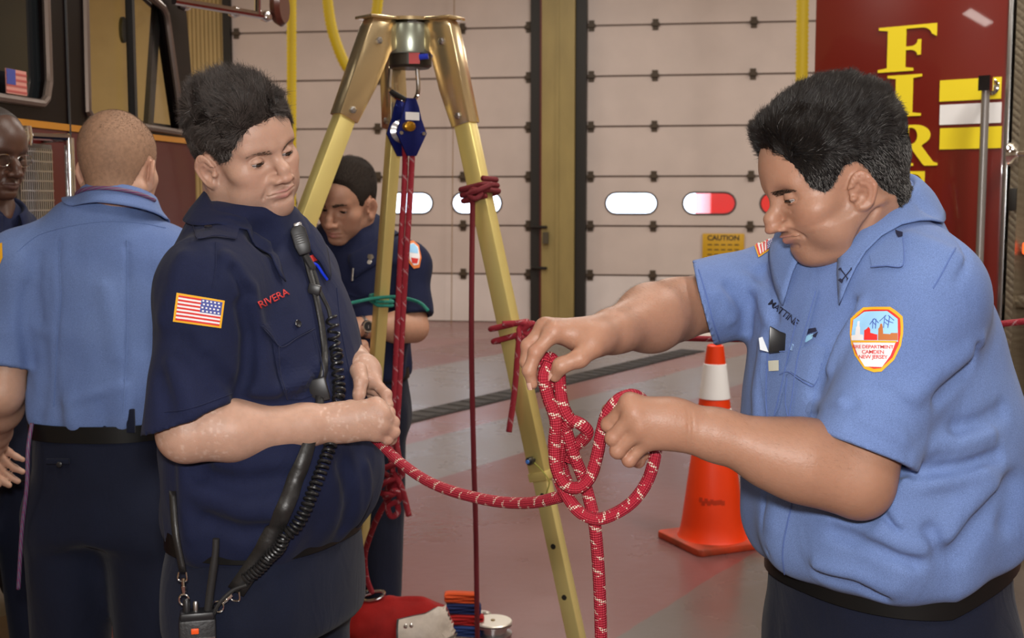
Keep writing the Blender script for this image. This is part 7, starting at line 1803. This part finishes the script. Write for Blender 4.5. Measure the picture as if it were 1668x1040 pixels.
# ================================================================= radio gear on the navy-shirted man
def radio_gear():
    fn = A['sdf']; st = Stick(A['drape'], fn, 1.6, 2.8)
    def on(x, y, off, yfall=2.0):
        q = st.at(x, y)
        if q is None: q = W(x, y, yfall)
        return push_out([q], fn, off)[0]
    # strap of the radio: shoulder -> front -> radio at the hip
    M_STRAP = mat('strap_leather', (0.014, 0.013, 0.013, 1), 0.42, bump=0.3, bscale=60)
    rp = W(322, 1030, 1.93)
    rg = thing('portable_radio', 'black two-way radio hanging on a leather strap at the hip', 'radio', tuple(rp))
    line = [(478, 366), (492, 420), (508, 480), (520, 540), (524, 600), (516, 660), (500, 720), (478, 790), (448, 860), (414, 920), (384, 964)]
    P = []
    for x, y in np.array(spline(np.array([(a, b, 0.0) for a, b in line]), 44))[:, :2]:
        q = st.at(x, y)
        if q is None or y > 868: q = W(x, y, np.interp(y, [860, 964], [P[-1][1] if P else 1.98, 1.945]))
        P.append(q)
    P = push_out(P, fn, 0.005); P = np.array(P)
    wid = np.interp(np.arange(len(P)), [0, 20, 28, 43], [0.006, 0.007, 0.0135, 0.015]); rows0, rows1 = [], []
    for i, q in enumerate(P):
        t = nrm(P[min(i + 1, len(P) - 1)] - P[max(i - 1, 0)]); nr = nrm(np.array([0, 0, CAMZ]) - q); s = nrm(np.cross(t, nr)); rows0.append(q - s * wid[i]); rows1.append(q + s * wid[i])
    mid = push_out(P, fn, 0.006); rows0 = push_out(rows0, fn, 0.004); rows1 = push_out(rows1, fn, 0.004)
    o = sheet('strap', [rows0, mid, rows1], 0.003, M_STRAP, None); adopt(o, rg)
    # slider on the strap
    q = on(517, 640, 0.008); m = MB(); m.box(q, (0.032, 0.010, 0.040), roty(-0.25)); adopt(m.build('strap_slider', M_BLACK, bevel=0.003), rg)
    q0 = on(506, 475, 0.008); m = MB(); m.box(q0, (0.022, 0.010, 0.018), roty(0.25)); adopt(m.build('strap_keeper', M_BLACK, bevel=0.003), rg)
    # second strap end behind the elbow
    a, b = on(287, 800, 0.006, 1.98), W(298, 932, 1.94)
    m = MB(); S2 = spline([a, (a + b) / 2 + [0.0, -0.012, 0], b], 14); wv = [0.005] * 14; r0 = [p + [-0.0055, 0, 0] for p in S2]; r1 = [p + [0.0055, 0, 0] for p in S2]
    adopt(sheet('strap_end', [r0, r1], 0.003, M_STRAP, None), rg)
    def clip(p0, p1):
        m = MB(); d = p1 - p0; m.tube(spline([p0 + [-0.006, -0.002, 0], p0 + [-0.007, -0.003, -0.012], p0 + [0.006, -0.003, -0.014], p0 + [0.006, -0.002, 0.0]], 14), 0.0016, 8); m.tube([p0 + d * 0.2, p0 + d * 0.45], 0.0035, 10); m.tube([p0 + d * 0.45, p0 + d * 0.72], [0.005, 0.003], 10)
        c = p0 + d * 0.86; m.tube([c + np.array([math.cos(t) * 0.008, -0.002, math.sin(t) * 0.009]) for t in np.linspace(0, 2 * PI, 16, endpoint=False)], 0.0018, 8, closed=True); adopt(m.build('swivel_clip', M_CHROME, smooth=True), rg)
    clip(b, W(301, 984, 1.935)); clip(P[-1], W(352, 992, 1.935))
    # body of the radio
    RR = rotz(0.25)
    m = MB(); m.box((0, 0, -0.030), (0.058, 0.036, 0.110), RR); m.build('radio_body', mat('radio_black', (0.016, 0.016, 0.018, 1), 0.45, bump=0.15, bscale=200), rg, bevel=0.004)
    m = MB(); m.box(RR @ np.array([0, -0.002, 0.030]), (0.054, 0.032, 0.014), RR); m.build('radio_top', M_BLACK, rg, bevel=0.004)
    for x, r, hh in ((-0.016, 0.006, 0.018), (-0.002, 0.005, 0.014)):
        m = MB(); m.lathe([(r, 0), (r, hh), (r * 0.7, hh + 0.003)], RR @ np.array([x, -0.004, 0.036]), 12); m.build('knob', M_STEEL if x > -0.01 else M_BLACK, rg, smooth=True)
    m = MB(); m.box(RR @ np.array([-0.004, -0.0195, 0.008]), (0.012, 0.004, 0.009), RR); m.build('orange_button', mat('button_orange', srgb(240, 90, 30), 0.4), rg, bevel=0.001)
    m = MB(); m.box(RR @ np.array([0, -0.019, -0.006]), (0.054, 0.003, 0.004), RR); m.build('trim_line', M_STEEL, rg)
    m = MB(); m.tube(spline([W(338, 1000, 1.93) - rp, W(343, 960, 1.928) - rp, W(351, 900, 1.925) - rp, W(352, 878, 1.925) - rp], 14), [0.0065] * 9 + [0.0055] * 5, 12); m.build('antenna', M_RUBBER, rg, smooth=True)
    # speaker microphone with coiled cord
    mc = on(480, 398, 0.014)
    sm_ = thing('speaker_microphone', 'black speaker microphone with coiled cord clipped to the navy shirt', 'microphone', tuple(mc))
    Rm_ = frame(nrm(np.array([0.2, -1, 0.1])), (-0.28, 0, 1))
    m = MB(); m.prism([(-0.010, -0.024), (0.010, -0.024), (0.0135, -0.008), (0.0135, 0.020), (0.008, 0.027), (-0.008, 0.027), (-0.0135, 0.020), (-0.0135, -0.008)], -0.010, 0.010, (np.zeros(3), Rm_[:, 0], Rm_[:, 2], Rm_[:, 1])); m.build('mic_body', M_BLACK, sm_, bevel=0.003)
    for k in range(5):
        m = MB(); m.box(Rm_ @ np.array([0, 0.0105, 0.012 - k * 0.004]), (0.016, 0.0015, 0.0016), Rm_); m.build('grille_slot', M_DARK, sm_)
    m = MB(); m.box(Rm_ @ np.array([-0.003, -0.011, 0.026]), (0.014, 0.008, 0.014), Rm_); m.build('clip', M_STEEL, sm_, bevel=0.002)
    neck_ = [mc + Rm_ @ np.array([0.0, 0, -0.024])] + [on(x, y, 0.010) for x, y in ((503, 445), (514, 480), (526, 505), (530, 520))]
    m = MB(); m.tube(spline(neck_, 24), [0.0065] * 6 + [0.0035] * 18, 10); adopt(m.build('mic_lead', M_RUBBER, smooth=True), sm_)
    path = [(530, 520), (535, 560), (540, 610), (541, 660), (534, 710), (518, 760), (492, 820), (458, 880), (424, 925), (398, 946)]
    C = []
    for x, y in np.array(spline(np.array([(a, b, 0.0) for a, b in path]), 60))[:, :2]:
        q = st.at(x, y)
        if q is None or y > 866: q = W(x, y, np.interp(y, [866, 946], [C[-1][1], 1.94]))
        C.append(q)
    C = push_out(C, fn, 0.012); C = resample(C, 0.0008); n = len(C); L = np.arange(n) * 0.0008; coil = []
    for i in range(n):
        t = nrm(C[min(i + 6, n - 1)] - C[max(i - 6, 0)]); u = nrm(np.cross(t, [0.2, 1, 0.1])); v = np.cross(t, u); p_ = 2 * PI * L[i] / np.interp(L[i], [0, 0.2, L[-1]], [0.0165, 0.0130, 0.0095]); coil.append(C[i] + (u * math.cos(p_) + v * math.sin(p_)) * 0.0088)
    m = MB(); m.tube(coil, 0.0026, 6); adopt(m.build('coiled_cord', mat('cord_black', (0.012, 0.012, 0.013, 1), 0.35), smooth=True), sm_)
    m = MB(); m.tube(spline([coil[-1], W(380, 962, 1.935), W(356, 985, 1.93), W(346, 1005, 1.93)], 16), 0.0034, 8); adopt(m.build('radio_lead', M_RUBBER, smooth=True), sm_)
    return rg
radio_gear()

# ================================================================= gear on the floor behind
def floor_gear():
    bc = W(646, 1040, 3.75); bc[2] = 0
    bg = thing('rope_bag', 'red canvas rope bag with grey patch on the floor by the tripod', 'bag', tuple(bc))
    M_BAG = cloth_mat('red_canvas', srgb(170, 22, 18), srgb(140, 16, 14), wr=0.5, wscale=10)
    def fn(p):
        d = torso(p, [(0.0, 0, 0, .16, .10), (0.05, 0, 0, .178, .115), (0.15, 0.005, 0, .180, .11), (0.24, 0.01, 0, .172, .09), (0.285, 0.02, 0, .15, .05), (0.305, 0.02, 0, .12, .016)], 2.6)
        d = smin(d, cap(p, (-0.10, 0, 0.235), (-0.155, -0.02, 0.20), 0.035, 0.02), 0.04)
        d = smin(d, cap(p, (-0.10, 0, 0.25), (-0.03, 0, 0.285), 0.02, 0.02), 0.03)
        return d - 0.010 * vnoise(p * 14, 6) - 0.004 * vnoise(p * 32, 7)
    V, Q = net(fn, (-0.25, -0.2, -0.02), (0.25, 0.2, 0.36), 0.006); body = new_obj('bag_body', quads_mesh('bag', V, Q), M_BAG, bg)
    dr = Drape(V, Q)
    u, v, c = np.array([1.0, 0, 0]), zup, np.array([0.100, -0.10, 0.195])
    edge = [(-0.085, -0.14), (0.085, -0.14), (0.10, -0.02), (0.098, 0.055), (0.06, 0.080), (0.03, 0.090), (-0.005, 0.078), (-0.085, 0.066)]
    pk = dr.poly('pocket_trim', [[(x * 1.07, y * 1.05) for x, y in edge]], c, u, v, 0.003, 0.004, M_BLACK, bg, 0.012)
    dr.poly('grey_pocket', [edge], c, u, v, 0.008, 0.006, mat('grey_vinyl', srgb(176, 164, 152), 0.5, noise=0.15, nscale=25), bg, 0.012)
    dr.poly('pocket_fold', [[(-0.07, -0.030), (-0.02, -0.028), (0.03, -0.012), (0.085, 0.004), (0.085, 0.010), (0.03, -0.005), (-0.02, -0.021), (-0.07, -0.023)]], c, u, v, 0.0145, 0.001, mat('fold_dark', srgb(90, 82, 74), 0.7), bg, 0.012)
    for dx in (-0.065, -0.048):
        m = MB(); q = dr.put([c + u * dx + v * 0.050], (0, -1, 0), 0.012)[0]; m.lathe([(0.007, 0), (0.006, 0.004), (0.001, 0.006)], q, 12, rotx(PI / 2)); m.build('snap', M_CHROME, bg, smooth=True)
    m = MB(); m.tube([np.array([-0.172 + 0.030 * math.cos(t), -0.03, 0.175 + 0.032 * math.sin(t)]) for t in np.linspace(0, 2 * PI, 24, endpoint=False)], 0.005, 8, closed=True); m.build('ring', M_STEEL, bg, smooth=True)
    cb = W(608, 968, 3.74) - bc
    m = MB(); m.tube([cb + np.array([0.034 * math.cos(t), 0.004 * math.sin(t), 0.012 * math.sin(t) - 0.006 + 0.008 * math.cos(t)]) for t in np.linspace(0, 2 * PI, 24, endpoint=False)], 0.0055, 8, closed=True); m.tube([cb + [-0.02, 0, 0.002], cb + [-0.008, 0, 0.006]], 0.010, 10); m.build('carabiner', M_CHROME, bg, smooth=True)
    # pile of webbing
    wc = WF(758, 1000); cols = [srgb(38, 60, 120), srgb(180, 30, 28), srgb(30, 44, 96), srgb(236, 92, 40)]
    for k, (x, y, c_, lab) in enumerate(((756, 1050, 0, 'blue webbing strap folded on the floor beside the red bag'), (760, 1036, 1, 'red webbing strap folded between blue straps on the floor'), (755, 1020, 2, 'dark blue webbing strap on top of the strap pile'), (752, 1006, 3, 'orange webbing strap lying at the back of the strap pile'))):
        p = WF(x, y + 28); p[2] = 0; p = W(x, y, 4.24 + 0.01 * k); z = 0.012 + 0.034 * k; pts = []
        for i in range(5):
            sx = 1 if i % 2 == 0 else -1; pts += [np.array([p[0] - sx * 0.06, p[1] + 0.01 * k, z + i * 0.006]), np.array([p[0] + sx * 0.06, p[1] - 0.01 + 0.01 * k, z + i * 0.006 + 0.002])]
        S_ = spline(pts, 60); r0 = [q + np.array([0, -0.018, 0]) for q in S_]; r1 = [q + np.array([0, 0.018, 0.004]) for q in S_]
        o = sheet('webbing_strap', [r0, r1], 0.003, cloth_mat('webbing_%d' % k, cols[c_], wr=0.1), None); tag(o, lab, 'strap', 'webbing straps on the floor')
    # aluminium reel
    rc = WF(803, 1036); rl = thing('metal_pulley', 'round aluminium pulley lying on the floor right of the red bag', 'pulley', (rc[0], rc[1], 0.0)); M_AL = mat('aluminium', srgb(214, 208, 196), 0.35, 0.6)
    m = MB(); m.lathe([(0.062, 0.0), (0.068, 0.006), (0.068, 0.012), (0.050, 0.018), (0.050, 0.034), (0.068, 0.040), (0.068, 0.046), (0.060, 0.050)], (0, 0, 0), 36); m.build('sheave', M_STEEL, rl, smooth=True)
    m = MB(); m.lathe([(0.068, 0.0505), (0.069, 0.053), (0.066, 0.056)], (0, 0, 0), 36); m.build('side_plate', M_AL, rl, smooth=True)
    m = MB(); m.lathe([(0.008, 0.056), (0.007, 0.060)], (0, 0, 0), 14); m.build('axle', mat('axle_brass', srgb(150, 130, 90), 0.4, 0.6), rl, smooth=True)
    m = MB(); m.tube([np.array([-0.045 + 0.032 * math.cos(t), 0.065 + 0.026 * math.sin(t), 0.052]) for t in np.linspace(0.3, PI + 0.9, 16)], 0.009, 10); m.build('becket', M_AL, rl, smooth=True)
floor_gear()
